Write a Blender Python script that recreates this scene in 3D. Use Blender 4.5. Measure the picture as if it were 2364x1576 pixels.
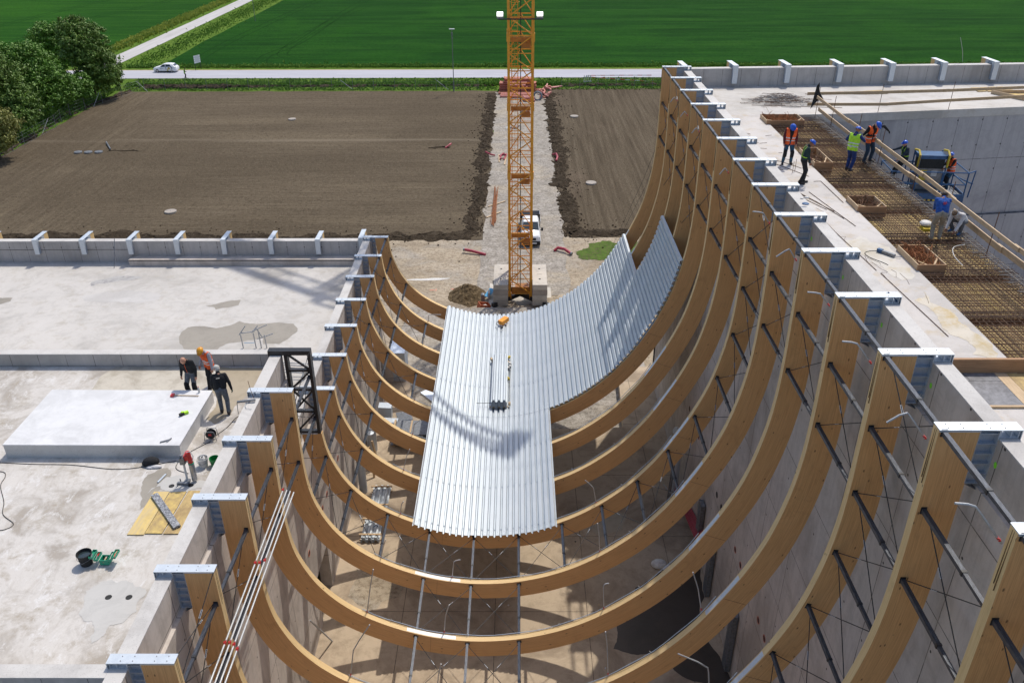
import bpy, bmesh, math, random
from mathutils import Vector, Matrix, noise as mnoise
from math import sin, cos, pi, radians, sqrt, atan2
random.seed(7)
sc = bpy.context.scene
C = sc.collection
for o in list(bpy.data.objects): bpy.data.objects.remove(o)

# ------------------------------------------------------------------ camera
cd = bpy.data.cameras.new('camera'); cam = bpy.data.objects.new('camera', cd); C.objects.link(cam)
sc.camera = cam
cd.sensor_width = 36.0; cd.lens = 36.0*1946.27/2364.0; cd.clip_start = 0.5; cd.clip_end = 3000
TH, YA, RO = 0.50520, -0.0061, 0.0037
Fv = Vector((sin(YA)*cos(TH), cos(YA)*cos(TH), -sin(TH))); Xv = Vector((cos(YA), -sin(YA), 0)); Dv = Fv.cross(Xv)
X2 = Xv*cos(RO)+Dv*sin(RO); D2 = -Xv*sin(RO)+Dv*cos(RO)
cam.matrix_world = Matrix(((X2.x, -D2.x, -Fv.x, 0), (X2.y, -D2.y, -Fv.y, 0), (X2.z, -D2.z, -Fv.z, 32.0), (0, 0, 0, 1)))

# ------------------------------------------------------------------ sky and sun
SUN = Vector((0.28, 0.517, 1.0)).normalized()
el = math.asin(SUN.z); az = atan2(SUN.x, SUN.y)
w = bpy.data.worlds.new('World'); sc.world = w; w.use_nodes = True
nt = w.node_tree; bg = nt.nodes['Background']
sky = nt.nodes.new('ShaderNodeTexSky'); sky.sky_type = 'NISHITA'; sky.sun_disc = False
sky.sun_elevation = el; sky.sun_rotation = az; sky.air_density = 1.0; sky.dust_density = 2.0; sky.ozone_density = 1.0
nt.links.new(sky.outputs[0], bg.inputs[0]); bg.inputs[1].default_value = 0.15
sl = bpy.data.lights.new('sun', 'SUN'); sl.energy = 3.0; sl.angle = radians(0.55); sl.color = (1.0, 0.94, 0.84)
so = bpy.data.objects.new('sun', sl); C.objects.link(so); so.rotation_euler = SUN.to_track_quat('Z', 'Y').to_euler(); so.location = (0, 0, 90)
sc.view_settings.view_transform = 'Standard'; sc.view_settings.look = 'None'; sc.view_settings.gamma = 1.0
sc.view_settings.exposure = 0.13
sc.render.engine = 'CYCLES'

# ------------------------------------------------------------------ materials
def s2l(c): return tuple(((x/255.0)/12.92 if x/255.0 <= 0.04045 else ((x/255.0+0.055)/1.055)**2.4) for x in c[:3])
class NT:
    def __init__(s, name):
        s.m = bpy.data.materials.new(name); s.m.use_nodes = True; s.t = s.m.node_tree; s.b = s.t.nodes['Principled BSDF']
        s.co = s.t.nodes.new('ShaderNodeTexCoord')
    def n(s, ty, **kw):
        x = s.t.nodes.new(ty)
        for k, v in kw.items(): setattr(x, k, v)
        return x
    def l(s, a, b): s.t.links.new(a, b)
    def coord(s, which='Object', scale=(1, 1, 1), rot=(0, 0, 0), loc=(0, 0, 0)):
        mp = s.n('ShaderNodeMapping'); s.l(s.co.outputs[which], mp.inputs[0])
        mp.inputs['Scale'].default_value = scale; mp.inputs['Rotation'].default_value = rot; mp.inputs['Location'].default_value = loc
        return mp.outputs[0]
    def noise(s, vec, scale=5, detail=6, rough=0.6, dist=0.0):
        x = s.n('ShaderNodeTexNoise'); x.inputs['Scale'].default_value = scale; x.inputs['Detail'].default_value = detail
        x.inputs['Roughness'].default_value = rough; x.inputs['Distortion'].default_value = dist
        s.l(vec, x.inputs['Vector']); return x.outputs['Fac']
    def ramp(s, fac, stops):
        r = s.n('ShaderNodeValToRGB'); e = r.color_ramp.elements
        while len(e) < len(stops): e.new(0.5)
        for i, (p, c) in enumerate(stops):
            e[i].position = p; e[i].color = (c, c, c, 1) if isinstance(c, (int, float)) else (*c, 1)
        s.l(fac, r.inputs[0]); return r.outputs[0]
    def mix(s, fac, a, b, mode='MIX'):
        x = s.n('ShaderNodeMix', data_type='RGBA', blend_type=mode)
        if isinstance(fac, (int, float)): x.inputs[0].default_value = fac
        else: s.l(fac, x.inputs[0])
        for v, i in ((a, 6), (b, 7)):
            if isinstance(v, tuple): x.inputs[i].default_value = (*v, 1)
            else: s.l(v, x.inputs[i])
        return x.outputs[2]
    def math(s, op, a, b=None, c=None, clamp=False):
        x = s.n('ShaderNodeMath', operation=op); x.use_clamp = clamp
        for i, v in enumerate((a, b, c)):
            if v is None: continue
            if isinstance(v, (int, float)): x.inputs[i].default_value = v
            else: s.l(v, x.inputs[i])
        return x.outputs[0]
    def sep(s, vec):
        x = s.n('ShaderNodeSeparateXYZ'); s.l(vec, x.inputs[0]); return x.outputs
    def line(s, v, period, width, off=0.0):
        # 1 on a line repeated every period
        a = s.math('ADD', v, off); m = s.math('FLOORED_MODULO', a, period)
        return s.math('LESS_THAN', m, width)
    def bump(s, h, strength=0.3, dist=0.02):
        x = s.n('ShaderNodeBump'); x.inputs['Strength'].default_value = strength; x.inputs['Distance'].default_value = dist
        s.l(h, x.inputs['Height']); s.l(x.outputs[0], s.b.inputs['Normal'])
    def out(s, col=None, rough=0.8, metal=0.0, spec=None):
        if col is not None:
            if isinstance(col, tuple): s.b.inputs['Base Color'].default_value = (*col, 1)
            else: s.l(col, s.b.inputs['Base Color'])
        if isinstance(rough, (int, float)): s.b.inputs['Roughness'].default_value = rough
        else: s.l(rough, s.b.inputs['Roughness'])
        s.b.inputs['Metallic'].default_value = metal
        if spec is not None: s.b.inputs['Specular IOR Level'].default_value = spec
        return s.m
def simple(name, c1, c2=None, scale=6, rough=0.7, metal=0.0, bump=0.0, stretch=(1, 1, 1), spec=None, detail=5, lo=0.35, hi=0.65):
    t = NT(name)
    if c2 is None: c2 = tuple(x*0.8 for x in c1)
    v = t.coord(scale=stretch); f = t.noise(v, scale, detail)
    col = t.ramp(f, [(lo, c2), (hi, c1)])
    if bump: t.bump(f, bump, 0.02)
    return t.out(col, rough, metal, spec)

def concrete(name, light, dark, stain, jx=None, jy=None, jz=None, lime=False, speck=0.15, rough=0.85, wave=0.5, big=0.25, seed=0, streak=None, holes=None):
    t = NT(name); v = t.coord(loc=(seed*3.1, seed*1.7, seed)); 
    a = t.noise(v, big, 7, 0.65, 0.6); b = t.noise(v, 1.7, 6, 0.7); f = t.noise(v, 34, 4, 0.8)
    col = t.ramp(a, [(0.36, dark), (0.5, light), (0.72, tuple(min(1, x*1.08) for x in light))])
    b2 = t.ramp(b, [(0.52, 0.0), (0.72, wave)])
    col = t.mix(b2, col, stain)
    g0 = t.noise(t.coord(loc=(seed, 4, 2), scale=(1, 1, 1)), .9, 8, .8, 1.2); col = t.mix(t.ramp(g0, [(.50, 0.0), (.62, .35), (.64, .05), (.8, .3)]), col, tuple(x*.8 for x in dark))
    if lime:
        l1 = t.noise(t.coord(loc=(7, seed, 2), scale=(1.6, .9, 1)), 1.3, 8, .85, .5); col = t.mix(t.ramp(l1, [(.54, 0.0), (.60, .75)]), col, (.63, .615, .60))
        l2 = t.noise(t.coord(loc=(1, seed, 9), scale=(2.4, .7, 1)), .8, 7, .75, 1.0); col = t.mix(t.ramp(l2, [(.53, 0.0), (.68, .5)]), col, (.35, .305, .25))
    if streak:
        sv = t.coord(scale=streak, loc=(seed, 2, 1)); st = t.noise(sv, 2.0, 6, 0.75)
        col = t.mix(t.ramp(st, [(0.45, 0.0), (0.75, 0.55)]), col, tuple(x*0.75 for x in dark))
    col = t.mix(t.ramp(f, [(0.30, speck), (0.42, 0.0)]), col, tuple(x*0.35 for x in dark))
    p = t.sep(t.coord()); m = None
    wob = t.noise(t.coord(), 3, 3)
    for ax, j in ((0, jx), (1, jy), (2, jz)):
        if j:
            per, wd, off = j
            q = t.line(p[ax], per, wd, off); m = q if m is None else t.math('MAXIMUM', m, q)
    if m is not None:
        m2 = t.math('MULTIPLY', m, t.math('MULTIPLY_ADD', wob, 1.9, -0.1), clamp=True)
        col = t.mix(m2, col, tuple(x*0.35 for x in dark))
    if holes:   # rows of tie holes: (axis a period, offset, axis b period, offset, radius)
        (ax, pa, oa, bx, pb, ob, r) = holes
        da = t.math('ABSOLUTE', t.math('SUBTRACT', t.math('FLOORED_MODULO', t.math('ADD', p[ax], oa), pa), pa/2))
        db = t.math('ABSOLUTE', t.math('SUBTRACT', t.math('FLOORED_MODULO', t.math('ADD', p[bx], ob), pb), pb/2))
        h = t.math('LESS_THAN', t.math('SQRT', t.math('ADD', t.math('MULTIPLY', da, da), t.math('MULTIPLY', db, db))), r)
        col = t.mix(h, col, tuple(x*0.15 for x in dark))
    hgt = t.math('MULTIPLY_ADD', f, 0.5, b)
    t.bump(hgt, 0.25, 0.02)
    return t.out(col, rough)

M = {}
M['slab'] = concrete('pale_slab_concrete', (.52, .495, .465), (.40, .378, .35), (.42, .38, .325), wave=.8, seed=1, speck=.25)
M['slab_near'] = concrete('stained_slab_concrete', (.535, .505, .47), (.345, .31, .27), (.33, .285, .225), wave=1.0, big=.6, seed=4, speck=.45, lime=True)
M['slab_right'] = concrete('right_slab_concrete', (.53, .50, .475), (.42, .395, .37), (.45, .35, .21), wave=.7, seed=7, speck=.22, jx=None)
M['wall'] = concrete('wall_concrete', (.54, .485, .44), (.38, .335, .295), (.42, .37, .315), jy=(2.7, .03, .6), jz=(2.7, .03, .9), wave=.5, seed=2, streak=(1.6, 1.6, .12), holes=(1, 1.35, 0, 2, 2.7, .35, .035))
M['wall_x'] = concrete('cross_wall_concrete', (.45, .425, .405), (.35, .33, .31), (.39, .365, .34), jx=(1.05, .022, .2), jz=(2.63, .022, .0), wave=.4, seed=3, streak=(1.6, 1.6, .12), holes=(0, 1.05, .72, 2, 1.5, .35, .035))
M['walltop'] = concrete('wall_top_concrete', (.55, .53, .505), (.43, .41, .39), (.45, .42, .39), wave=.5, seed=5, speck=.8)
M['block2'] = concrete('dark_ballast_concrete', (.36, .32, .28), (.25, .22, .19), (.22, .2, .17), wave=.8, seed=26)
M['block'] = concrete('ballast_concrete', (.52, .48, .42), (.34, .31, .27), (.30, .27, .24), wave=.6, seed=6)
M['plinth'] = concrete('white_plinth_skin', (.645, .645, .65), (.575, .575, .58), (.52, .515, .51), wave=.35, big=.9, seed=21, speck=.12)
M['floor'] = concrete('hall_floor_concrete', (.44, .35, .25), (.28, .215, .15), (.26, .20, .135), wave=.7, seed=9, big=.35, jx=(4.2, .03, 1.0), jy=(5.0, .03, 2.3), speck=.3)
M['wet'] = concrete('wet_concrete', (.30, .27, .225), (.24, .215, .175), (.22, .195, .155), wave=.3, seed=8, rough=.55)
M['wetgrey'] = concrete('wet_grey_slurry', (.475, .46, .435), (.43, .42, .395), (.44, .42, .39), wave=.3, seed=8, rough=.6)
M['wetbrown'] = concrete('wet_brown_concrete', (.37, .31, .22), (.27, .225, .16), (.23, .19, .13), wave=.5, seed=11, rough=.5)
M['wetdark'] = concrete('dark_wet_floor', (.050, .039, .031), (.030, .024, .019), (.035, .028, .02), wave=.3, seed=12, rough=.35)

def wood_uv(name, light, mid, dark, knots=True, gs=1.0):
    t = NT(name); v = t.coord('UV', scale=(.55*gs, 30*gs, 1)); g = t.noise(v, 1.6, 6, .65, .4)
    v2 = t.coord('UV', scale=(1, 1, 1)); big = t.noise(v2, .7, 4)
    col = t.ramp(g, [(.3, dark), (.5, mid), (.68, light)])
    col = t.mix(t.ramp(big, [(.4, 0.0), (.7, .35)]), col, mid)
    # lamella lines
    p = t.sep(t.coord('UV')); ln = t.line(p[1], .04, .0035)
    col = t.mix(t.math('MULTIPLY', ln, .28), col, dark)
    oi = t.n('ShaderNodeObjectInfo'); col = t.mix(t.math('MULTIPLY', oi.outputs['Random'], .42), col, tuple(x*.82 for x in mid))
    st = t.noise(t.coord('UV', scale=(.8, 1.4, 1)), 1.1, 7, .75, 1.2); col = t.mix(t.ramp(st, [(.55, 0.0), (.72, .4)]), col, tuple(x*.72 for x in dark))
    if knots:
        vo = t.n('ShaderNodeTexVoronoi'); vo.inputs['Scale'].default_value = 1.0; vo.inputs['Randomness'].default_value = 1.0
        t.l(t.coord('UV', scale=(2.9, 6.0, 1)), vo.inputs['Vector'])
        k = t.ramp(vo.outputs['Distance'], [(.08, 1.0), (.15, 0.0)])
        # only some cells carry a knot
        sel = t.math('GREATER_THAN', t.sep(vo.outputs['Color'])[0], .55)
        col = t.mix(t.math('MULTIPLY', k, t.math('MULTIPLY', sel, .8)), col, tuple(x*.20 for x in dark))
    t.bump(g, .12, .01)
    return t.out(col, .55, 0, .35)
M['glulam'] = wood_uv('glulam_spruce_side', (.78, .475, .22), (.65, .375, .16), (.47, .255, .10))
M['glulam_in'] = wood_uv('glulam_spruce_edge', (.76, .56, .30), (.68, .48, .235), (.54, .35, .155))
def plank(name, light, dark, sx=(2, 30, 30), rough=.75):
    t = NT(name); g = t.noise(t.coord(scale=sx), 1.3, 6, .7); n2 = t.noise(t.coord(), 2.5, 5, .7)
    col = t.ramp(g, [(.3, dark), (.65, light)])
    col = t.mix(t.ramp(n2, [(.5, 0.0), (.8, .5)]), col, tuple(x*.55 for x in dark)); t.bump(g, .15, .01)
    return t.out(col, rough)
M['plank_x'] = plank('plank_wood_x', (.58, .42, .25), (.38, .26, .15), (1.5, 30, 30))
M['plank_y'] = plank('plank_wood_y', (.60, .45, .28), (.40, .28, .17), (30, 1.5, 30))
M['board_y'] = plank('formwork_yellow', (.66, .48, .16), (.50, .40, .24), (8, 1.5, 8))
M['ply'] = plank('formwork_ply_floor', (.56, .41, .17), (.25, .165, .085), (3, 1.2, 8))
M['plyyellow'] = simple('yellow_formwork_skin', (.62, .45, .14), (.36, .25, .11), 4, .65)
M['darkspeck'] = simple('speckled_dark_plank', (.40, .41, .43), (.10, .105, .12), 22, .6, lo=.42, hi=.62)
M['darkpanel'] = simple('film_faced_panel', (.20, .20, .215), (.10, .10, .11), 9, .45, bump=.1)
M['redboard'] = plank('reddish_board', (.42, .24, .12), (.28, .15, .075), (1.5, 30, 30))

def galv(name, a, b, rough=.42, metal=.75, sc_=6):
    t = NT(name); v = t.coord(); n = t.noise(v, sc_, 5, .7); vo = t.n('ShaderNodeTexVoronoi'); vo.inputs['Scale'].default_value = 40
    t.l(v, vo.inputs['Vector']); m = t.math('MULTIPLY_ADD', vo.outputs['Distance'], .5, n)
    col = t.ramp(m, [(.45, b), (.85, a)]); t.bump(n, .05, .01)
    return t.out(col, t.ramp(n, [(.3, rough*.8), (.7, min(1, rough*1.3))]), metal)
M['galv'] = galv('galvanised_steel', (.58, .63, .68), (.50, .55, .605), .48, .45, 2.5)
M['galv_d'] = galv('galvanised_bracket', (.50, .55, .61), (.36, .41, .48), .55, .5)
M['deck'] = galv('zinc_deck_sheet', (.52, .565, .60), (.45, .495, .53), .50, .35, 1.2)
M['tube'] = galv('scaffold_tube', (.46, .47, .48), (.34, .35, .36), .6, .45)
M['plate'] = galv('inlay_plate', (.60, .66, .74), (.46, .52, .60), .5, .5)
M['whiteplate'] = simple('white_inlay_plate', (.82, .82, .80), (.74, .75, .74), 5, .5)
M['black'] = simple('black_painted_steel', (.035, .036, .04), (.016, .017, .02), 12, .42, .2)
def strutmat():
    t = NT('scuffed_dark_strut'); v = t.coord(scale=(8, 1, 8)); n = t.noise(v, 6, 6, .8)
    col = t.ramp(n, [(.45, (.038, .043, .055)), (.72, (.12, .135, .165))])
    return t.out(col, .42, .35)
M['strut'] = strutmat()
M['cable'] = simple('dark_wire_rope', (.035, .035, .036), (.02, .02, .02), 30, .6, .3)
M['pitch'] = simple('safety_rope_blue', (.50, .57, .65), (.36, .42, .50), 20, .5, .3)
M['red'] = simple('red_clamp_paint', (.60, .03, .03), (.42, .02, .02), 12, .4)
M['redpipe'] = simple('maroon_conduit', (.42, .045, .075), (.30, .03, .05), 12, .5)
M['terracotta'] = simple('terracotta_pipe', (.58, .20, .125), (.40, .115, .075), 3, .6, stretch=(1, 5, 5))
M['pinkpipe'] = simple('faded_pink_pipe', (.62, .27, .22), (.50, .18, .15), 3, .6)
M['crane'] = simple('crane_orange_paint', (.82, .38, .035), (.66, .27, .025), 3, .45, bump=.03)
M['crane_d'] = simple('crane_dark_orange', (.55, .23, .03), (.36, .13, .02), 3, .5)
M['white'] = simple('white_paint', (.80, .81, .82), (.74, .75, .77), 5, .28)
M['offwhite'] = simple('dusty_white', (.66, .65, .62), (.50, .48, .45), 7, .6)
M['rubber'] = simple('black_rubber', (.025, .025, .025), (.015, .015, .015), 12, .8)
M['glass'] = simple('dark_window_glass', (.03, .045, .05), (.02, .03, .035), 2, .08, spec=.8)
M['chrome'] = simple('alloy_grey', (.45, .45, .46), (.32, .32, .33), 8, .35, .6)
M['blue'] = simple('lift_blue_paint', (.014, .095, .24), (.008, .055, .15), 5, .4)
M['bluehelm'] = simple('blue_helmet', (.015, .10, .55), (.012, .08, .45), 5, .25)
M['orangehelm'] = simple('orange_yellow_helmet', (.80, .36, .02), (.65, .28, .02), 5, .3)
M['hivis_o'] = simple('hi_vis_orange', (.95, .14, .02), (.78, .10, .02), 9, .75, bump=.3)
M['hivis_y'] = simple('hi_vis_lime', (.48, .82, .04), (.36, .64, .03), 9, .75, bump=.3)
M['reflect'] = simple('reflective_tape', (.66, .68, .70), (.52, .54, .56), 9, .4)
def fab(n, c, k=.6): return simple(n, c, tuple(x*k for x in c), 14, .9, bump=.35)
M['f_black'] = fab('black_fleece', (.013, .013, .016)); M['f_navy'] = fab('navy_jacket', (.02, .035, .06)); M['f_darkgreen'] = fab('dark_teal_jacket', (.015, .04, .045))
M['f_maroon'] = fab('maroon_sleeves', (.12, .015, .02)); M['f_jean'] = fab('blue_jeans', (.03, .10, .17)); M['f_djean'] = fab('dark_jeans', (.02, .045, .085))
M['f_workblue'] = fab('royal_blue_overalls', (.02, .05, .20)); M['f_grey'] = fab('grey_work_trousers', (.13, .14, .16)); M['f_beige'] = fab('dusty_beige_trousers', (.30, .27, .22))
M['f_lgrey'] = fab('light_grey_hoodie', (.42, .41, .46), .8); M['f_royal'] = fab('royal_blue_sweater', (.015, .085, .36)); M['f_white'] = fab('white_shirt', (.62, .60, .60), .85)
M['f_blacktr'] = fab('black_trousers', (.016, .017, .02)); M['boot'] = fab('work_boot', (.06, .05, .045)); M['glove'] = fab('green_black_glove', (.03, .09, .07))
M['skin'] = simple('skin', (.52, .27, .18), (.45, .22, .14), 12, .55); M['skin_d'] = simple('tanned_skin', (.30, .13, .08), (.24, .10, .06), 12, .55)
M['hair'] = simple('dark_brown_hair', (.05, .03, .02), (.02, .012, .01), 40, .7, bump=.4); M['eye'] = simple('eye_dark', (.03, .02, .02), None, 5, .3)
M['capgrey'] = simple('pale_grey_cap', (.48, .47, .44), (.36, .35, .33), 10, .8); M['tan'] = simple('brown_headband_cap', (.20, .13, .08), (.12, .08, .05), 10, .9)
M['green'] = simple('green_painted_metal', (.02, .33, .19), (.015, .24, .14), 9, .4); M['gbucket'] = simple('green_bucket_plastic', (.01, .26, .06), (.01, .18, .04), 9, .45)
M['rust'] = simple('rusty_rebar', (.20, .10, .05), (.085, .045, .03), 14, .85); M['rust2'] = simple('orange_rusty_rebar', (.36, .135, .045), (.18, .06, .02), 14, .85)
M['rebar'] = simple('dark_rebar', (.19, .115, .07), (.08, .05, .035), 9, .8, .1); M['rebarlight'] = simple('grey_rebar_mesh', (.40, .38, .35), (.22, .2, .18), 14, .65, .3)
M['yellow'] = simple('yellow_paint', (.62, .46, .03), (.46, .33, .02), 6, .45); M['orangeplastic'] = simple('orange_case', (.90, .36, .02), (.75, .28, .02), 6, .4)
M['greysteel'] = simple('grey_steel', (.24, .25, .27), (.15, .16, .17), 8, .45, .5); M['textgrey'] = simple('grey_print', (.35, .36, .38), None, 5, .6)
M['limespray'] = simple('lime_spray_paint', (.30, .95, .05), None, 5, .6); M['redspray'] = simple('red_spray_marks', (.75, .16, .10), (.55, .22, .15), 30, .8)
M['signal_w'] = simple('tape_white', (.8, .8, .8), None, 5, .5); M['signal_r'] = simple('tape_red', (.7, .05, .03), None, 5, .5)
M['lightblue'] = simple('light_blue_sheet', (.10, .42, .70), None, 5, .5)
def emis(name, c, e):
    t = NT(name); t.b.inputs['Emission Color'].default_value = (*c, 1); t.b.inputs['Emission Strength'].default_value = e
    return t.out((.9, .9, .88), .4)
M['lamp'] = emis('lit_floodlight_panel', (1, 1, .93), 3.0)

# ------------------------------------------------------------------ mesh helpers
class MB:
    def __init__(s): s.v = []; s.f = []; s.mi = []; s.uv = {}; s.mats = []; s.cur = 0
    def use(s, m):
        m = M[m] if isinstance(m, str) else m
        if m not in s.mats: s.mats.append(m)
        s.cur = s.mats.index(m); return s
    def add(s, vs, fs):
        b = len(s.v); s.v += [tuple(p) for p in vs]
        for f in fs: s.f.append(tuple(b+i for i in f)); s.mi.append(s.cur)
        return s
    def box(s, a, b):
        x0, y0, z0 = a; x1, y1, z1 = b
        if x0 > x1: x0, x1 = x1, x0
        if y0 > y1: y0, y1 = y1, y0
        if z0 > z1: z0, z1 = z1, z0
        return s.add([(x0,y0,z0),(x1,y0,z0),(x1,y1,z0),(x0,y1,z0),(x0,y0,z1),(x1,y0,z1),(x1,y1,z1),(x0,y1,z1)],
              [(0,3,2,1),(4,5,6,7),(0,1,5,4),(1,2,6,5),(2,3,7,6),(3,0,4,7)])
    def bar(s, p, q, wd, ht, up=(0, 0, 1)):
        p = Vector(p); q = Vector(q); d = (q-p).normalized(); u = Vector(up)
        if abs(d.dot(u)) > .98: u = Vector((0, 1, 0))
        x = d.cross(u).normalized(); z = x.cross(d).normalized()
        vs = []
        for c in (p, q):
            for a, b in ((-1, -1), (1, -1), (1, 1), (-1, 1)): vs.append(c+x*a*wd/2+z*b*ht/2)
        return s.add(vs, [(0,1,2,3),(7,6,5,4),(0,4,5,1),(1,5,6,2),(2,6,7,3),(3,7,4,0)])
    def tube(s, p, q, r, n=8, r2=None, cap=True):
        return s.path([p, q], r, n, r2=r2, cap=cap)
    def path(s, pts, r, n=8, r2=None, cap=True):
        pts = [Vector(p) for p in pts]; r2 = r if r2 is None else r2
        b = len(s.v); m = len(pts); nx = None
        for i, p in enumerate(pts):
            d = (pts[min(i+1, m-1)]-pts[max(i-1, 0)]).normalized()
            if nx is None:
                u = Vector((0, 0, 1)) if abs(d.z) < .9 else Vector((1, 0, 0)); nx = d.cross(u).normalized()
            else:
                nx = (nx-d*nx.dot(d)).normalized()
            ny = d.cross(nx); rr = r+(r2-r)*i/max(1, m-1)
            for k in range(n):
                a = 2*pi*k/n; s.v.append(tuple(p+nx*cos(a)*rr+ny*sin(a)*rr))
        for i in range(m-1):
            for k in range(n):
                s.f.append((b+i*n+k, b+i*n+(k+1) % n, b+(i+1)*n+(k+1) % n, b+(i+1)*n+k)); s.mi.append(s.cur)
        if cap:
            s.f.append(tuple(b+k for k in range(n))[::-1]); s.mi.append(s.cur)
            s.f.append(tuple(b+(m-1)*n+k for k in range(n))); s.mi.append(s.cur)
        return s
    def prism(s, poly, z0, z1):
        n = len(poly)
        vs = [(x, y, z0) for x, y in poly]+[(x, y, z1) for x, y in poly]
        fs = [tuple(range(n))[::-1], tuple(range(n, 2*n))]+[(i, (i+1) % n, n+(i+1) % n, n+i) for i in range(n)]
        return s.add(vs, fs)
    def sweep(s, poly, p, q, up=(0, 0, 1)):   # poly in (side, up) swept from p to q
        p = Vector(p); q = Vector(q); d = (q-p).normalized(); x = d.cross(Vector(up)).normalized(); z = x.cross(d)
        n = len(poly); vs = [p+x*a+z*b for a, b in poly]+[q+x*a+z*b for a, b in poly]
        return s.add(vs, [tuple(range(n)), tuple(range(n, 2*n))[::-1]]+[(i, n+i, n+(i+1) % n, (i+1) % n) for i in range(n)])
    def lathe(s, c, prof, n=16, axis='z'):
        b = len(s.v); cx, cy, cz = c
        for r, h in prof:
            for k in range(n):
                a = 2*pi*k/n
                if axis == 'z': s.v.append((cx+r*cos(a), cy+r*sin(a), cz+h))
                elif axis == 'x': s.v.append((cx+h, cy+r*cos(a), cz+r*sin(a)))
                else: s.v.append((cx+r*cos(a), cy+h, cz+r*sin(a)))
        m = len(prof)
        for i in range(m-1):
            for k in range(n):
                s.f.append((b+i*n+k, b+i*n+(k+1) % n, b+(i+1)*n+(k+1) % n, b+(i+1)*n+k)); s.mi.append(s.cur)
        s.f.append(tuple(b+k for k in range(n))[::-1]); s.mi.append(s.cur)
        s.f.append(tuple(b+(m-1)*n+k for k in range(n))); s.mi.append(s.cur)
        return s
    def ell(s, c, r, n=10, m=7, rot=None):
        b = len(s.v); c = Vector(c)
        for i in range(m+1):
            th = pi*i/m
            for k in range(n):
                a = 2*pi*k/n; q = Vector((r[0]*sin(th)*cos(a), r[1]*sin(th)*sin(a), r[2]*cos(th)))
                if rot is not None: q = rot @ q
                s.v.append(tuple(c+q))
        for i in range(m):
            for k in range(n):
                s.f.append((b+i*n+k, b+(i+1)*n+k, b+(i+1)*n+(k+1) % n, b+i*n+(k+1) % n)); s.mi.append(s.cur)
        return s
    def build(s, name, mat=None, parent=None, origin=None, smooth=False, label=None):
        if mat is not None:
            mm = M[mat] if isinstance(mat, str) else mat
            if not s.mats: s.mats = [mm]
        if origin is None:
            xs = [p[0] for p in s.v]; ys = [p[1] for p in s.v]; zs = [p[2] for p in s.v]
            origin = ((min(xs)+max(xs))/2, (min(ys)+max(ys))/2, min(zs))
        if parent is not None: origin = parent_loc(parent)
        ox, oy, oz = origin
        me = bpy.data.meshes.new(name); me.from_pydata([(x-ox, y-oy, z-oz) for x, y, z in s.v], [], s.f)
        for m_ in s.mats: me.materials.append(m_)
        if len(s.mats) > 1: me.polygons.foreach_set('material_index', s.mi)
        if s.uv:
            ul = me.uv_layers.new(name='UVMap')
            for pi_, p in enumerate(me.polygons):
                if pi_ in s.uv:
                    for li, uv in zip(p.loop_indices, s.uv[pi_]): ul.data[li].uv = uv
        if smooth:
            me.polygons.foreach_set('use_smooth', [True]*len(me.polygons))
            if smooth != 'all':
                try: me.set_sharp_from_angle(angle=radians(40))
                except Exception: pass
        me.update()
        o = bpy.data.objects.new(name, me); C.objects.link(o)
        if parent is not None: o.parent = parent
        else: o.location = origin
        if label: o['label'] = label
        return o
ORIG = {}
def parent_loc(p):
    l = Vector(p.location); q = p.parent
    while q is not None: l = l+Vector(q.location); q = q.parent
    return tuple(l)
def tag(o, label, cat, group=None, kind=None):
    o['label'] = label; o['category'] = cat
    if group: o['group'] = group
    if kind: o['kind'] = kind
    return o
def thing(name, loc, label, cat, group=None):
    o = bpy.data.objects.new(name, None); C.objects.link(o); o.location = loc; o.empty_display_size = .3
    return tag(o, label, cat, group)
def structure(o, label=None):
    o['kind'] = 'structure'
    if label: o['label'] = label
    o['category'] = o.name.split('.')[0].replace('_', ' ')
    return o
ORD = ['farthest', 'second', 'third', 'fourth', 'fifth', 'sixth', 'seventh', 'eighth', 'ninth', 'tenth', 'eleventh', 'twelfth', 'thirteenth', 'fourteenth', 'fifteenth', 'sixteenth', 'seventeenth', 'eighteenth', 'nineteenth', 'twentieth', 'twenty-first', 'twenty-second', 'twenty-third', 'twenty-fourth']
def nth(i): return 'first' if i == 0 else ORD[i]

def ragged(poly, amp=.25, it=4, seed=1, clampfn=None):
    rnd = random.Random(seed); pts = [Vector((p[0], p[1], 0)) for p in poly]
    for k in range(it):
        out = []
        for i in range(len(pts)):
            a = pts[i]; b = pts[(i+1) % len(pts)]; d = b-a; L = d.length
            out.append(a); m = (a+b)/2+Vector((-d.y, d.x, 0)).normalized()*rnd.uniform(-1, 1)*L*amp*(.8**k)*.5 if L > 1e-4 else (a+b)/2
            out.append(m)
        pts = out
    return [(p.x, p.y) for p in pts]
def patch(name, poly, z, mat, amp=.25, it=4, seed=1, label=None):
    pts = ragged(poly, amp, it, seed) if amp else poly
    bm = bmesh.new(); vs = [bm.verts.new((x, y, z)) for x, y in pts]
    es = [bm.edges.new((vs[i], vs[(i+1) % len(vs)])) for i in range(len(vs))]
    bmesh.ops.triangle_fill(bm, use_beauty=True, edges=es)
    bmesh.ops.recalc_face_normals(bm, faces=bm.faces)
    for f in bm.faces:
        if f.normal.z < 0: f.normal_flip()
    me = bpy.data.meshes.new(name); bm.to_mesh(me); bm.free(); me.materials.append(M[mat] if isinstance(mat, str) else mat)
    o = bpy.data.objects.new(name, me); C.objects.link(o); return structure(o, label)

GZ = 1.0      # level of the open ground
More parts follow.
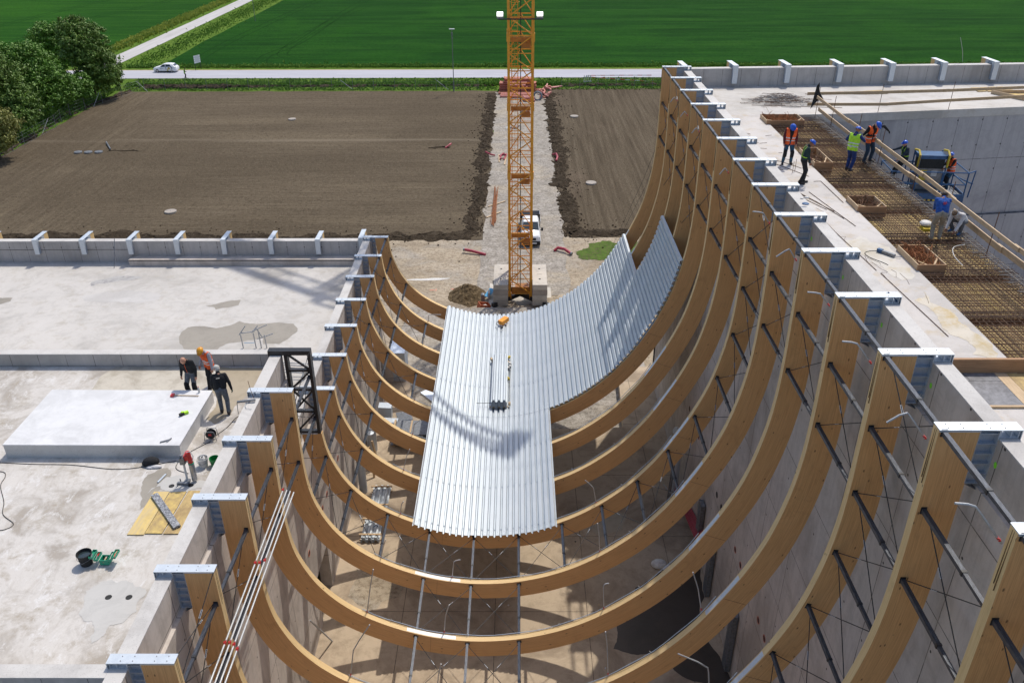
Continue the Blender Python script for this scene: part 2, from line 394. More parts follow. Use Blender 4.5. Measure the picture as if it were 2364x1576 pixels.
# ------------------------------------------------------------------ ground materials
def gmat(name, stops, scale, detail=8, bump=.4, stretch=(1, 1, 1), rot=0, second=None, rough=1.0, bdist=.08, fine=None, dist=.3):
    t = NT(name); v = t.coord(scale=stretch, rot=(0, 0, rot)); n = t.noise(v, scale, detail, .65, dist)
    col = t.ramp(n, stops)
    if second:
        sc2, c2, lo, hi, st2 = second
        n2 = t.noise(t.coord(scale=st2, rot=(0, 0, rot)), sc2, 7, .6, .5); col = t.mix(t.ramp(n2, [(lo, 0.0), (hi, .8)]), col, c2)
    if fine:
        fs, fc, lo, hi = fine
        n3 = t.noise(t.coord(), fs, 5, .8); col = t.mix(t.ramp(n3, [(lo, 0.85), (hi, 0.0)]), col, fc); t.bump(t.math('ADD', n, n3), bump, bdist)
    else: t.bump(n, bump, bdist)
    return t.out(col, rough, 0, .05)
M['grass'] = gmat('verge_grass', [(.30, (.05, .10, .012)), (.5, (.10, .18, .025)), (.75, (.17, .22, .045))], .9, bump=.8, bdist=.2, fine=(6, (.02, .045, .008), .3, .5))
M['crop'] = gmat('young_cereal_crop', [(.3, (.005, .034, .003)), (.5, (.010, .057, .005)), (.72, (.024, .088, .008))], .35, bump=.5, bdist=.2, stretch=(.10, 1.0, 1), second=(.03, (.022, .10, .006), .5, .75, (1, 1, 1)), fine=(2.2, (.004, .030, .002), .34, .54))
M['crop_l'] = gmat('young_cereal_crop_left', [(.3, (.008, .046, .004)), (.5, (.016, .072, .006)), (.72, (.034, .105, .010))], .35, bump=.5, bdist=.2, stretch=(.12, 1.0, 1), rot=.35, second=(.02, (.035, .125, .008), .5, .75, (1, 1, 1)), fine=(2.2, (.008, .042, .003), .34, .54))
def soilmat():
    t = NT('harrowed_soil'); P = t.sep(t.coord()); nb = t.noise(t.coord(), .10, 5, .6)
    def lay(rot, st, seed):
        a = t.noise(t.coord(scale=st, rot=(0, 0, rot), loc=(seed, 0, 0)), 1.9, 8, .68, .25); b = t.noise(t.coord(scale=(st[0]*2, st[1]*.6, 1), rot=(0, 0, rot), loc=(0, seed, 0)), .16, 7, .62, .6)
        c = t.ramp(a, [(.26, (.072, .056, .038)), (.5, (.122, .096, .066)), (.78, (.180, .146, .103))]); return t.mix(t.ramp(b, [(.5, 0.0), (.75, .7)]), c, (.20, .160, .108)), a
    c1, a1 = lay(0, (.05, 1.9, 1), 3); c2, a2 = lay(-.30, (1.7, .08, 1), 8)
    xb = t.math('MULTIPLY_ADD', t.math('SUBTRACT', P[1], 80), .28, P[0])           # x + .28 (y - 80)
    mk = t.ramp(t.math('MULTIPLY_ADD', t.math('ADD', xb, 42), .06, t.math('MULTIPLY', nb, .9)), [(.25, 1.0), (.75, 0.0)])
    col = t.mix(mk, c1, c2)
    big = t.noise(t.coord(scale=(.6, 1, 1)), .045, 5, .55, .4); col = t.mix(t.ramp(big, [(.42, .55), (.6, 0.0)]), col, (.080, .062, .042))
    f = t.noise(t.coord(), 2.6, 6, .85); col = t.mix(t.ramp(f, [(.36, .75), (.5, 0.0)]), col, (.045, .034, .023)); f2 = t.noise(t.coord(loc=(5, 5, 5)), 3.6, 5, .9); col = t.mix(t.ramp(f2, [(.54, 0.0), (.66, .5)]), col, (.235, .195, .14))
    band = t.ramp(t.math('ABSOLUTE', t.math('SUBTRACT', P[1], 111.5)), [(.0, .5), (1.0, 0.0)]); bn = t.noise(t.coord(scale=(.06, 1, 1)), .8, 4); col = t.mix(t.math('MULTIPLY', t.math('MULTIPLY', band, 1.0), t.ramp(bn, [(.35, 0.0), (.6, 1.0)])), col, (.24, .20, .15))
    t.bump(t.math('ADD', t.math('ADD', a1, f), f2), .8, .08); return t.out(col, 1.0, 0, .05)
M['soil'] = soilmat()
M['soil_y'] = gmat('harrowed_soil_lengthwise', [(.28, (.064, .050, .034)), (.5, (.110, .087, .060)), (.78, (.160, .130, .092))], 1.2, bump=.7, bdist=.08, stretch=(1.6, .05, 1), second=(.10, (.17, .13, .096), .55, .75, (1, .6, 1)), fine=(5, (.035, .024, .017), .34, .52))
M['clods'] = gmat('dark_soil_clods', [(.3, (.045, .034, .023)), (.55, (.098, .075, .052)), (.75, (.17, .135, .097))], 2.2, bump=1.0, bdist=.3, fine=(7, (.02, .015, .012), .34, .5))
M['gravel'] = gmat('grey_gravel', [(.3, (.23, .205, .175)), (.5, (.35, .32, .28)), (.75, (.48, .44, .395))], 1.2, bump=.7, bdist=.06, second=(.25, (.46, .39, .29), .5, .7, (.5, 1, 1)), fine=(4.5, (.15, .13, .11), .36, .55))
M['yard'] = gmat('sandy_yard_gravel', [(.3, (.25, .205, .15)), (.5, (.40, .335, .25)), (.75, (.52, .45, .36))], .45, bump=.7, bdist=.06, stretch=(.35, 1, 1), second=(.3, (.33, .31, .28), .5, .68, (.6, 1, 1)), fine=(4.5, (.17, .13, .09), .36, .54))
M['road'] = gmat('pale_asphalt', [(.3, (.39, .39, .43)), (.6, (.44, .44, .48))], .5, bump=.1, stretch=(.2, 1, 1), fine=(12, (.30, .30, .33), .28, .4))
M['road2'] = gmat('pale_concrete_lane', [(.3, (.40, .385, .375)), (.6, (.50, .485, .475))], .5, bump=.1, stretch=(1.4, .12, 1), fine=(12, (.30, .29, .28), .28, .4))
M['sandedge'] = gmat('sandy_road_edge', [(.3, (.28, .22, .12)), (.6, (.42, .34, .20))], 2, bump=.2)
M['leaf_a'] = simple('leaf_olive', (.15, .25, .03), (.068, .13, .014), .35, .6, lo=.3, hi=.7)
M['leaf_b'] = simple('leaf_bright', (.13, .265, .018), (.06, .145, .009), 1.2, .6, lo=.3, hi=.7)
M['leaf_c'] = simple('leaf_yellowish', (.25, .25, .05), (.13, .14, .025), 1.2, .6, lo=.3, hi=.7)
M['bark'] = simple('bark', (.10, .075, .05), (.05, .038, .027), 6, .9, bump=.5, stretch=(3, 3, .6))
M['weed'] = simple('weed_blades', (.20, .34, .04), (.09, .19, .02), .5, .8, lo=.3, hi=.7)
M['weed_y'] = simple('yellow_flowering_weeds', (.42, .43, .06), (.15, .25, .03), .8, .8, lo=.35, hi=.65)
M['weed_s'] = simple('silvery_weeds', (.36, .44, .27), (.14, .24, .09), .8, .8, lo=.35, hi=.65)

def sheet(name, x0, x1, y0, y1, z, mat, nx=1, ny=1, wob=0, seed=0, label=None):
    m = MB(); vs = []
    for j in range(ny+1):
        for i in range(nx+1):
            x = x0+(x1-x0)*i/nx; y = y0+(y1-y0)*j/ny
            if wob:
                if j in (0, ny): y += wob*mnoise.noise((x*.35, seed, j))*1.6
                if i in (0, nx): x += wob*mnoise.noise((y*.35, seed+9, i))*1.6+wob*.5*mnoise.noise((y*1.6, seed, i))
            vs.append((x, y, z))
    fs = [(j*(nx+1)+i, j*(nx+1)+i+1, (j+1)*(nx+1)+i+1, (j+1)*(nx+1)+i) for j in range(ny) for i in range(nx)]
    m.add(vs, fs); o = m.build(name, mat, origin=(0, 0, 0)); return structure(o, label)
sheet('ground', -900, 900, -60, 1500, GZ, 'grass', label='green grass ground reaching the horizon')
sheet('yard', -64, 60, -40, 77.5, GZ+.02, 'yard', label='sandy gravel yard beyond the open hall end')
sheet('soil_field', -65.2, -3.0, 76.4, 140.8, GZ+.04, 'soil', 60, 60, .35, 1, label='harrowed brown soil left of the gravel track')
sheet('soil_field', 4.3, 60, 77.0, 142.2, GZ+.04, 'soil_y', 50, 60, .35, 2, label='harrowed brown soil right of the gravel track')
sheet('gravel_track', -3.3, 4.6, 64, 139.5, GZ+.06, 'gravel', 16, 80, .30, 3, label='grey gravel track running from the crane to the road')
sheet('road', -900, 900, 151.0, 157.9, GZ+.05, 'road', label='pale asphalt road crossing behind the fields')
sheet('road_edge', -900, 900, 157.9, 158.5, GZ+.045, 'sandedge', 200, 1, .2, 8, label='sandy edge of the asphalt road')
sheet('side_road', -79.0, -74.9, 157.5, 600, GZ+.04, 'road2', 1, 60, .12, 4, label='pale concrete farm lane running away between green fields')
sheet('crop_field', -66.5, 900, 163.5, 900, GZ+.03, 'crop', 120, 60, .9, 5, label='dark green young crop beyond the road')
sheet('crop_field', -900, -84.5, 150.0, 900, GZ+.035, 'crop_l', 60, 100, .6, 6, label='green crop left of the farm lane')
M['tram'] = gmat('wheel_mark_in_crop', [(.3, (.004, .030, .002)), (.6, (.008, .045, .004))], 1.5)
def track(label, pts, w=.45, gap=1.9, z=GZ+.045):
    m = MB(); P = []
    Q = [Vector((*p, 0)) for p in pts]
    for i in range(len(Q)-1):
        p0, p1, p2, p3 = Q[max(i-1, 0)], Q[i], Q[i+1], Q[min(i+2, len(Q)-1)]
        for k in range(12): u = k/12; P.append(.5*((2*p1)+(-p0+p2)*u+(2*p0-5*p1+4*p2-p3)*u*u+(-p0+3*p1-3*p2+p3)*u**3))
    P.append(Q[-1])
    for off in (-gap/2, gap/2):
        b = len(m.v)
        for i, p in enumerate(P):
            d = (P[min(i+1, len(P)-1)]-P[max(i-1, 0)]).normalized(); n = Vector((-d.y, d.x, 0)); ww = w*(.6+.7*abs(mnoise.noise((p.x*.3, p.y*.3, off))))
            for e in (-.5, .5): q = p+n*(off+e*ww); m.v.append((q.x, q.y, z))
            if i: m.f.append((b+2*i-2, b+2*i-1, b+2*i+1, b+2*i)); m.mi.append(0)
    o = m.build('wheel_track', 'tram', origin=(0, 0, 0)); structure(o, label)
track('dark wheel tracks in the crop beside the farm lane', [(-61, 164), (-61.5, 180), (-60.5, 200), (-57, 245), (-50, 330)])
track('second dark wheel tracks in the crop beside the farm lane', [(-48, 164), (-49, 172), (-46, 190), (-44, 240), (-36, 330)])
track('wheel tracks curving towards the road in the crop', [(-20, 168), (-32, 168), (-44, 170), (-47, 180), (-45.7, 209), (-40, 248)], .3)
track('wheel tracks in the crop left of the farm lane', [(-109, 160), (-106, 221), (-99, 253), (-90, 330)])
track('second wheel tracks in the crop left of the farm lane', [(-124, 190), (-120.6, 232), (-117, 259), (-110, 330)])
for i_, yy_ in enumerate((176, 199, 222, 246)): track('faint cross track in the dark crop, %s from the road' % nth(i_).replace('farthest', 'first'), [(-25, yy_), (60, yy_+1.5), (150, yy_-1)], .22)
m_ = MB()
for x0 in range(-200, 200, 7): m_.box((x0, 154.38, GZ+.052), (x0+3.4, 154.50, GZ+.056))
structure(m_.build('road_marking', simple('faded_white_line', (.62, .62, .64), (.5, .5, .53), 8, .7), origin=(0, 0, 0)), 'faded white centre dashes on the asphalt road')

def mound_strip(name, pts, wd, h, mat, label, seed=0, res=.28, rough=.5):
    # a lumpy bank of clods following pts
    pts = [Vector((p[0], p[1], 0)) for p in pts]; L = [0]
    for a, b in zip(pts, pts[1:]): L.append(L[-1]+(b-a).length)
    n = int(L[-1]/res)+2; k = max(5, int(wd/res)); vs = []
    for i in range(n):
        s = L[-1]*i/(n-1); j = 0
        while j < len(L)-2 and s > L[j+1]: j += 1
        d = (pts[j+1]-pts[j]); p = pts[j]+d*((s-L[j])/(L[j+1]-L[j])); d.normalize(); side = Vector((-d.y, d.x, 0))
        ww = wd*(.72+.9*mnoise.noise((s*.30, seed, 3)))
        for q in range(k+1):
            u = q/k*2-1; P = p+side*u*ww/2
            P.x += .7*mnoise.noise((P.x*.9, P.y*.9, seed))+.3*mnoise.noise((P.x*3, P.y*3, seed)); P.y += .7*mnoise.noise((P.x*.9, P.y*.9, seed+5))+.3*mnoise.noise((P.x*3, P.y*3, seed+5))
            e = max(0, 1-u*u)**.6; z = h*e*(.55+.9*abs(mnoise.noise((P.x*.7, P.y*.7, seed+1))))+e*rough*h*mnoise.noise((P.x*2.6, P.y*2.6, seed+2))+e*.35*rough*h*mnoise.noise((P.x*7, P.y*7, seed+2))
            vs.append((P.x, P.y, GZ+.0+max(-.1, z)-(.1 if q in (0, k) else 0)))
    fs = [(i*(k+1)+q, i*(k+1)+q+1, (i+1)*(k+1)+q+1, (i+1)*(k+1)+q) for i in range(n-1) for q in range(k)]
    m = MB(); m.add(vs, fs); o = m.build(name, mat, origin=(0, 0, 0)); return structure(o, label)
mound_strip('soil_bank', [(-4.0, 139), (-3.9, 120), (-4.3, 104), (-3.9, 92), (-4.6, 82), (-4.4, 77.5)], 2.3, .20, 'clods', 'dark clods heaped along the left side of the gravel track', 1, .2, .9)
mound_strip('soil_bank', [(5.1, 139), (5.2, 118), (5.6, 104), (5.0, 94), (5.6, 84), (5.8, 78)], 2.6, .20, 'clods', 'dark clods heaped along the right side of the gravel track', 2, .2, .9)
mound_strip('soil_bank', [(-64, 77), (-40, 77.2), (-20, 76.6), (-4.6, 77.4)], 3.0, .24, 'clods', 'dark clods heaped along the near edge of the left field', 3, .26, .9)
mound_strip('soil_bank', [(5.3, 78), (12, 78.4), (24, 78.6), (34, 78)], 3.2, .24, 'clods', 'dark clods heaped along the near edge of the right field', 4, .24, .9)
mound_strip('ditch_bank', [(-62, 143.6), (-55, 144.0), (-48, 143.6)], 3.2, .6, 'clods', 'dark earth heap in the ditch by the trees', 5)
mound_strip('ditch_bank', [(-48, 144.2), (-24, 144.6), (-4, 144.4)], 1.5, .35, 'clods', 'dark earth showing in the ditch left of the pipes', 6)
mound_strip('ditch_bank', [(7, 144.6), (24, 144.9), (40, 145)], 1.6, .4, 'clods', 'dark earth showing in the ditch right of the pipes', 7)
mound_strip('soil_bank', [(-66.2, 101), (-66.0, 112), (-67, 124), (-66, 132), (-63.5, 141)], 2.0, .3, 'clods', 'dark soil edge under the trees', 8)

def blades(name, label, area, n, h, mat, seed=1, cl=7, y_bias=None, leafw=.05):
    rnd = random.Random(seed); m = MB(); m.use(mat)
    for i in range(n):
        x, y = area(rnd); hh = h*rnd.uniform(.5, 1.25); r = hh*.55
        for k in range(cl):
            a = rnd.uniform(0, 2*pi); dx, dy = cos(a)*r*rnd.uniform(.2, 1), sin(a)*r*rnd.uniform(.2, 1); w_ = leafw*rnd.uniform(.6, 1.6)
            px, py = -dy, dx; L_ = sqrt(px*px+py*py)+1e-6; px *= w_/L_; py *= w_/L_
            z0 = GZ-.02; bx, by = x+dx*.3, y+dy*.3
            m.add([(bx-px, by-py, z0), (bx+px, by+py, z0), (bx+dx*.6+px*.7, by+dy*.6+py*.7, z0+hh*.7), (x+dx*1.3, y+dy*1.3, z0+hh*rnd.uniform(.7, 1.1))], [(0, 1, 2, 3)])
    o = m.build(name, mat, origin=(0, 0, 0)); o['kind'] = 'stuff'; o['category'] = name.split('.')[0].replace('_', ' '); o['label'] = label; return o
blades('verge_weeds', 'tall green weeds along the far side of the road', lambda r: (r.uniform(-72, 110), 160.3+abs(r.gauss(0, 1.3))), 7000, .38, 'weed', 2, 6, leafw=.10)
blades('verge_grass', 'rough grass between road and soil field', lambda r: (r.uniform(-66, 80), r.uniform(141.3, 150.6)), 11000, .26, 'weed', 3, 5, leafw=.06)
blades('ditch_weeds', 'weeds along the ditch behind the soil fields', lambda r: (r.uniform(-66, 80), r.gauss(145.6, .7)), 5000, .5, 'weed', 4, 6, leafw=.09)
blades('flowering_weeds', 'yellowish flowering weeds beside the farm lane', lambda r: (-82.5+r.gauss(0, .8), r.uniform(163, 270)), 5000, .6, 'weed_y', 5, 6, leafw=.10)
blades('verge_weeds', 'tall weeds between farm lane and dark crop', lambda r: (-70.5+r.gauss(0, 1.6), r.uniform(160, 275)), 2600, .26, 'weed', 6, 6, leafw=.09)
blades('verge_weeds', 'grass and weeds under the trees by the fence', lambda r: (r.uniform(-78, -65.8), r.uniform(95, 142)), 5000, .4, 'weed', 7, 6, leafw=.08)
o_ = patch('grass_patch', [(5.7, 72.0), (7.6, 71.3), (9.9, 71.6), (12.5, 72.4), (13.4, 74.6), (11.5, 75.9), (9.6, 75.4), (7.0, 75.4), (5.9, 73.6)], GZ+.05, gmat('fresh_grass', [(.3, (.04, .085, .015)), (.6, (.10, .17, .03))], 2, fine=(5, (.10, .085, .05), .40, .55)), .55, 4, 3, 'fresh green grass patch right of the red hose')
patch('spilled_lime', [(-3.6, 57.2), (-2.7, 58.2), (-2.2, 59.4), (-3.1, 60.0), (-3.9, 58.8), (-5.6, 57.9), (-7.2, 58.6), (-7.0, 57.6), (-5.0, 56.7)], GZ+.03, gmat('white_dust', [(.35, (.42, .36, .28)), (.6, (.62, .58, .52))], 2.5), .4, 5, 9, 'white dust spilled on the yard beside the crane base')

# loose clods thrown around the field edges
m_ = MB(); rc = random.Random(44)
for i in range(2300):
    q = rc.random()
    if q < .38: x, y = -3.5-abs(rc.gauss(0, 1.3))+rc.uniform(0, .5), rc.uniform(77, 139)
    elif q < .76: x, y = 4.7+abs(rc.gauss(0, 1.4))-rc.uniform(0, .5), rc.uniform(77, 139)
    elif q < .88: x, y = rc.uniform(-60, -4), 77.0+rc.gauss(0, 1.5)
    else: x, y = rc.uniform(5, 34), 78.2+rc.gauss(0, 1.7)
    r = rc.uniform(.04, .12); R = Matrix.Rotation(rc.uniform(0, 3), 3, 'Z'); m_.ell((x, y, GZ+.05+r*.3), (r, r*rc.uniform(.6, 1), r*.6), 5, 3, R)
o_ = m_.build('loose_clods', 'clods', origin=(0, 0, 0)); o_['kind'] = 'stuff'; o_['category'] = 'clods'; o_['label'] = 'loose dark clods scattered along the field edges'

# ------------------------------------------------------------------ trees
def tree(label, x, y, h, blobs, leaf, seed, nclump=420, per=34, ls=.2, trunks=((0, 0),)):
    rnd = random.Random(seed); t = thing('tree', (x, y, GZ), label, 'tree', 'broadleaved trees along the soil field')
    m = MB(); m.use('bark')
    for (tx, ty) in trunks:
        top = Vector((x+tx*.5, y+ty*.5, GZ+h*.72)); b0 = Vector((x+tx, y+ty, GZ-.1))
        pts = [b0.lerp(top, i/5)+Vector((rnd.uniform(-.15, .15), rnd.uniform(-.15, .15), 0)) for i in range(6)]
        m.path(pts, .034*h*.62, 8, r2=.05)
        for k in range(10):
            p = b0.lerp(top, rnd.uniform(.22, .9)); bl = rnd.choice(blobs)
            q = Vector((x+bl[0]+rnd.uniform(-.5, .5)*bl[3], y+bl[1]+rnd.uniform(-.5, .5)*bl[3], GZ+bl[2]+rnd.uniform(-.3, .5)*bl[4]))
            m.path([p, p.lerp(q, .5)+Vector((0, 0, .3)), q], .10, 6, r2=.02)
    m.build('trunk', None, t, smooth=True)
    m = MB(); m.use(leaf)
    vol = [b[3]*b[3]*b[4] for b in blobs]; tot = sum(vol); vs = []; fs = []
    for b, v_ in zip(blobs, vol):
        bx, by, bz, br, bh = b
        for i in range(int(nclump*v_/tot)):
            d = Vector((rnd.gauss(0, 1), rnd.gauss(0, 1), rnd.gauss(0, 1))).normalized(); rr = rnd.uniform(.62, 1.03) if rnd.random() < .8 else rnd.uniform(.2, .7)
            rr *= 1+.22*mnoise.noise((d.x*2.2+seed, d.y*2.2, d.z*2.2))
            c = Vector((x+bx+d.x*br*rr, y+by+d.y*br*rr, GZ+bz+d.z*bh*rr)); cr = rnd.uniform(.30, .75)*(.5+.06*br*2)
            if c.z < GZ+.8: continue
            for k in range(per):
                e = Vector((rnd.gauss(0, .5), rnd.gauss(0, .5), rnd.gauss(0, .33)))*cr; p = c+e; s_ = ls*rnd.uniform(.55, 1.2)
                nrm = (e.normalized()*.7+Vector((rnd.uniform(-1, 1), rnd.uniform(-1, 1), rnd.uniform(-.2, 1.1)))).normalized(); u = nrm.orthogonal().normalized()
                u.rotate(Matrix.Rotation(rnd.uniform(0, 6.28), 3, nrm)); v = nrm.cross(u); n0 = len(vs)
                vs += [p-u*s_, p-v*s_*.55, p+u*s_, p+v*s_*.55]; fs.append((n0, n0+1, n0+2, n0+3))
    m.add(vs, fs); m.build('crown', None, t)
    return t
tree('tall olive green tree with rounded crown at the road corner', -67.5, 137, 12.5, [(0, 0, 8.3, 3.6, 3.6), (1.9, -.8, 5.2, 3.6, 2.9), (-1.5, 0, 10.2, 2.3, 2.2), (2.9, -1.5, 3.0, 2.6, 1.8)], 'leaf_a', 11, 1000, 42, .18)
tree('bright green tree with a small knobbly top behind the others', -78.5, 148, 10.5, [(0, 0, 7.2, 3.2, 2.6), (1.6, 0, 5.0, 3.4, 2.6), (1.2, -1, 8.0, 1.8, 1.8)], 'leaf_b', 12, 600, 40, .18)
tree('bright green wide tree in the middle of the tree line', -70.3, 125.5, 10.5, [(-1, 1, 7.0, 4.0, 3.3), (2.2, -1, 4.8, 3.3, 3.0), (3.8, 0, 3.6, 2.4, 2.1), (-4.0, 0, 7.6, 3.4, 2.7), (2.9, -3.2, 2.8, 2.2, 1.7)], 'leaf_b', 13, 1350, 42, .17)
tree('olive green tree left of the bright one with open lower branches', -70.6, 115.5, 11.5, [(0, 0, 7.4, 4.2, 3.4), (-4.6, 1, 7.8, 3.6, 3.4), (3.3, -.5, 4.6, 2.7, 2.4), (4.0, -2.4, 2.9, 2.3, 1.6), (.3, -1.5, 10.0, 2.4, 1.3)], 'leaf_a', 14, 1450, 42, .17, trunks=((0, 0), (1.4, .6)))
tree('yellowish green low tree cut by the left edge of the view', -64.8, 103.5, 6.6, [(0, 0, 4.2, 3.1, 2.3), (-3, 0, 4.6, 2.8, 2.2), (1.2, -1.2, 2.8, 2.0, 1.5)], 'leaf_c', 15, 520, 40, .16)
tree('dark green bushy tree low behind the fence', -69.8, 132.0, 6.2, [(0, 0, 3.2, 2.6, 2.2), (3.2, -1.5, 3.0, 2.4, 2.0)], 'leaf_b', 16, 380, 40, .16)
# building glimpsed behind the trees: pale paved yard
sheet('paved_yard', -110, -71, 104, 133, GZ+.03, 'road2', label='pale paving glimpsed behind the trees')

# ------------------------------------------------------------------ fences, posts
def fence(label, pts, hp, braces=()):
    f = thing('wire_fence', (*pts[0], GZ), label, 'fence')
    for i, (x, y) in enumerate(pts):
        MB().use('greysteel').tube((x, y, GZ-.1), (x, y, GZ+hp), .035, 6).build('fence_post', None, f)
    for (a, b) in braces: MB().use('tube').tube(a, b, .035, 6).build('brace', None, f)
    m = MB().use('greysteel')
    for a, b in zip(pts, pts[1:]):
        for z in (.08, .45, .85, 1.25, 1.6):
            m.tube((*a, GZ+z*hp/1.7), (*b, GZ+z*hp/1.7), .007, 4)
        k = int((Vector(b)-Vector(a)).length/.35)
        for j in range(k):
            u = j/k; m.tube((a[0]+(b[0]-a[0])*u, a[1]+(b[1]-a[1])*u, GZ+.05), (a[0]+(b[0]-a[0])*u, a[1]+(b[1]-a[1])*u, GZ+hp*.94), .004, 3, cap=False)
    m.build('wire_mesh', None, f)
    return f
fence('grey wire fence running under the tree line', [(-64.9, 101+i*2.9) for i in range(7)]+[(-65.6, 121.5), (-65.9, 125), (-65.5, 129), (-64.6, 133), (-63.2, 137), (-62, 141.4)], 1.8,
      [((-65.0, 117.0, GZ+1.6), (-65.3, 115.2, GZ)), ((-64.7, 132.8, GZ+1.7), (-65.0, 130.6, GZ)), ((-62.3, 141.3, GZ+1.6), (-60.6, 140.9, GZ))])
fence('grey wire fence along the ditch between soil and road', [(-61.5+i*3.45, 142.0) for i in range(17)], 1.7, [((-29, 142, GZ+1.6), (-26.9, 141.8, GZ)), ((-13.4, 142.1, GZ+1.7), (-11.2, 141.8, GZ))])
fence('grey wire fence right of the pipe stack', [(7.5+i*3.0, 142.6) for i in range(9)], 1.7)
def lamp_post(label, x, y, h, white=True):
    t = thing('street_lamp', (x, y, GZ), label, 'street lamp')
    MB().use('greysteel').tube((x, y, GZ), (x, y, GZ+1.6), .10, 8).tube((x, y, GZ+1.6), (x, y, GZ+h), .065, 8, r2=.045).build('pole', None, t)
    MB().use('white').box((x-.42, y-.14, GZ+h-.03), (x+.42, y+.14, GZ+h+.06)).build('lamp_head', None, t)
    MB().use('greysteel').box((x-.1, y-.16, GZ+h-1.0), (x+.12, y+.1, GZ+h-.55)).tube((x+.02, y, GZ+h-1.5), (x+.02, y, GZ+h-1.2), .11, 8).build('sensor_box', None, t)
lamp_post('tall grey street lamp standing at the far edge of the soil', -10.2, 140.4, 9.7)
def thinpole(label, x, y, h):
    m = MB().use('greysteel').tube((x, y, GZ), (x, y, GZ+h), .07, 6, r2=.04).tube((x-.5, y, GZ+h-.3), (x+.5, y, GZ+h-.3), .05, 6); tag(m.build('utility_pole', None), label, 'pole')
thinpole('thin utility pole beside the farm lane cut by the top edge', -63.5, 217, 7.0)
# sign board
t = thing('sign_board', (-58.0, 158.9, GZ), 'white sign board on two dark posts beside the road', 'sign')
a = Vector((-58.35, 157.95, GZ)); b = Vector((-57.75, 159.15, GZ)); d = b-a
for p in (a, b): MB().use('black').tube((p.x, p.y, GZ), (p.x, p.y, GZ+2.55), .05, 6).build('post', None, t)
nn = Vector((d.y, -d.x, 0)).normalized()
def slab_(m, p, q, z0, z1, off, th):
    vs = [(P_.x+nn.x*o, P_.y+nn.y*o, z) for o in (off, off+th) for (P_, z) in ((p, z0), (q, z0), (q, z1), (p, z1))]
    m.add(vs, [(0, 3, 2, 1), (4, 5, 6, 7), (0, 1, 5, 4), (1, 2, 6, 5), (2, 3, 7, 6), (3, 0, 4, 7)])
for k in range(4):
    m = MB().use('white'); slab_(m, a-d*.05, b+d*.05, GZ+1.25+k*.34, GZ+1.55+k*.34, .05, .03); o_ = m.build('panel', None, t)
    m = MB().use('textgrey'); slab_(m, a+d*.1, b-d*.2, GZ+1.43+k*.34, GZ+1.48+k*.34, .081, .002); slab_(m, a+d*.1, b-d*.05, GZ+1.33+k*.34, GZ+1.37+k*.34, .081, .002); m.build('lettering', None, o_)
# manholes
for (x, y, r, lab, mt) in [(-32.5, 122.4, .55, 'concrete manhole cover far out in the left soil', 'block2'), (-36.4, 84.1, .62, 'concrete manhole cover near the front of the left soil', 'block2'), (-56.1, 105.9, .5, 'dark manhole lid leftmost of a row of three', 'greysteel'), (-54.8, 105.9, .5, 'dark manhole lid in the middle of a row of three', 'greysteel'), (-53.5, 106.0, .5, 'dark manhole lid rightmost of a row of three', 'greysteel'), (8.46, 123.7, .6, 'pale manhole cover far out in the right soil', 'block2'), (8.55, 93.3, .62, 'pale manhole cover nearer in the right soil', 'block2')]:
    m = MB().use(mt).lathe((x, y, GZ+.04), [(r, 0), (r, .14), (r-.03, .17)], 24); m.use('greysteel').tube((x-.05, y, GZ+.2), (x+.05, y, GZ+.2), .03, 6)
    tag(m.build('manhole_cover', None), lab, 'manhole cover', 'manhole covers in the soil')
mound_strip('trench_spoil', [(-52.6, 106.8), (-48.5, 106.6)], .7, .2, 'clods', 'short dark trench right of the three manhole lids', 9)
mound_strip('trench_spoil', [(-11.3, 108.0), (-8.7, 108.1)], .8, .2, 'clods', 'small dark pit with a red pipe in the left soil', 10)
tag(MB().use('greysteel').tube((-52.4, 107.0, GZ+.2), (-54.3, 110.2, GZ+.25), .09, 8).build('steel_pole', None), 'loose grey pole lying beside the short trench', 'pole')
tag(MB().use('redpipe').path([(-9.2, 107.6, GZ+.1), (-8.7, 108.1, GZ+.35), (-8.5, 108.5, GZ+.4)], .12, 8).build('conduit', None), 'short red pipe end sticking out of a pit in the soil', 'pipe')

# ------------------------------------------------------------------ pipes at the far end of the track
def pipe(x0, x1, y, z, r, mat, label, grp='terracotta drain pipes stacked at the end of the track', sk=0):
    m = MB().use(mat); m.tube((x0, y, z), (x1, y+sk, z), r, 10, cap=True); m.tube((x0, y, z), (x0+.22, y, z), r*1.22, 10); m.tube((x1-.01, y+sk, z), (x1+.01, y+sk, z), r*.8, 10)
    tag(m.build('drain_pipe', None, smooth=True), label, 'pipe', grp)
r_ = .17; rnd = random.Random(3)
for lay in range(6):
    for j in range(4):
        wd_ = 0.0 if lay < 4 else .75
        pipe(-2.75+wd_+rnd.uniform(-.08, .08), 3.2-wd_*.6+rnd.uniform(-.08, .08), 140.2+j*.40-lay*.0, GZ+.2+lay*.36, r_, 'terracotta', 'terracotta pipe of the tall stack, layer %d from the ground, row %d from the front' % (lay+1, j+1))
for j, (x0, x1, y, z) in enumerate([(-1.5, 1.7, 139.5, 1.55), (-1.3, 1.5, 139.2, 1.25), (-1.5, 1.8, 139.35, .9), (-1.4, 1.6, 139.3, .5)]):
    pipe(x0, x1, y, GZ+z, .17, 'pinkpipe' if j < 2 else 'terracotta', 'shorter pipe %s from the top in front of the tall stack' % nth(j), 'shorter pipes in front of the stack')
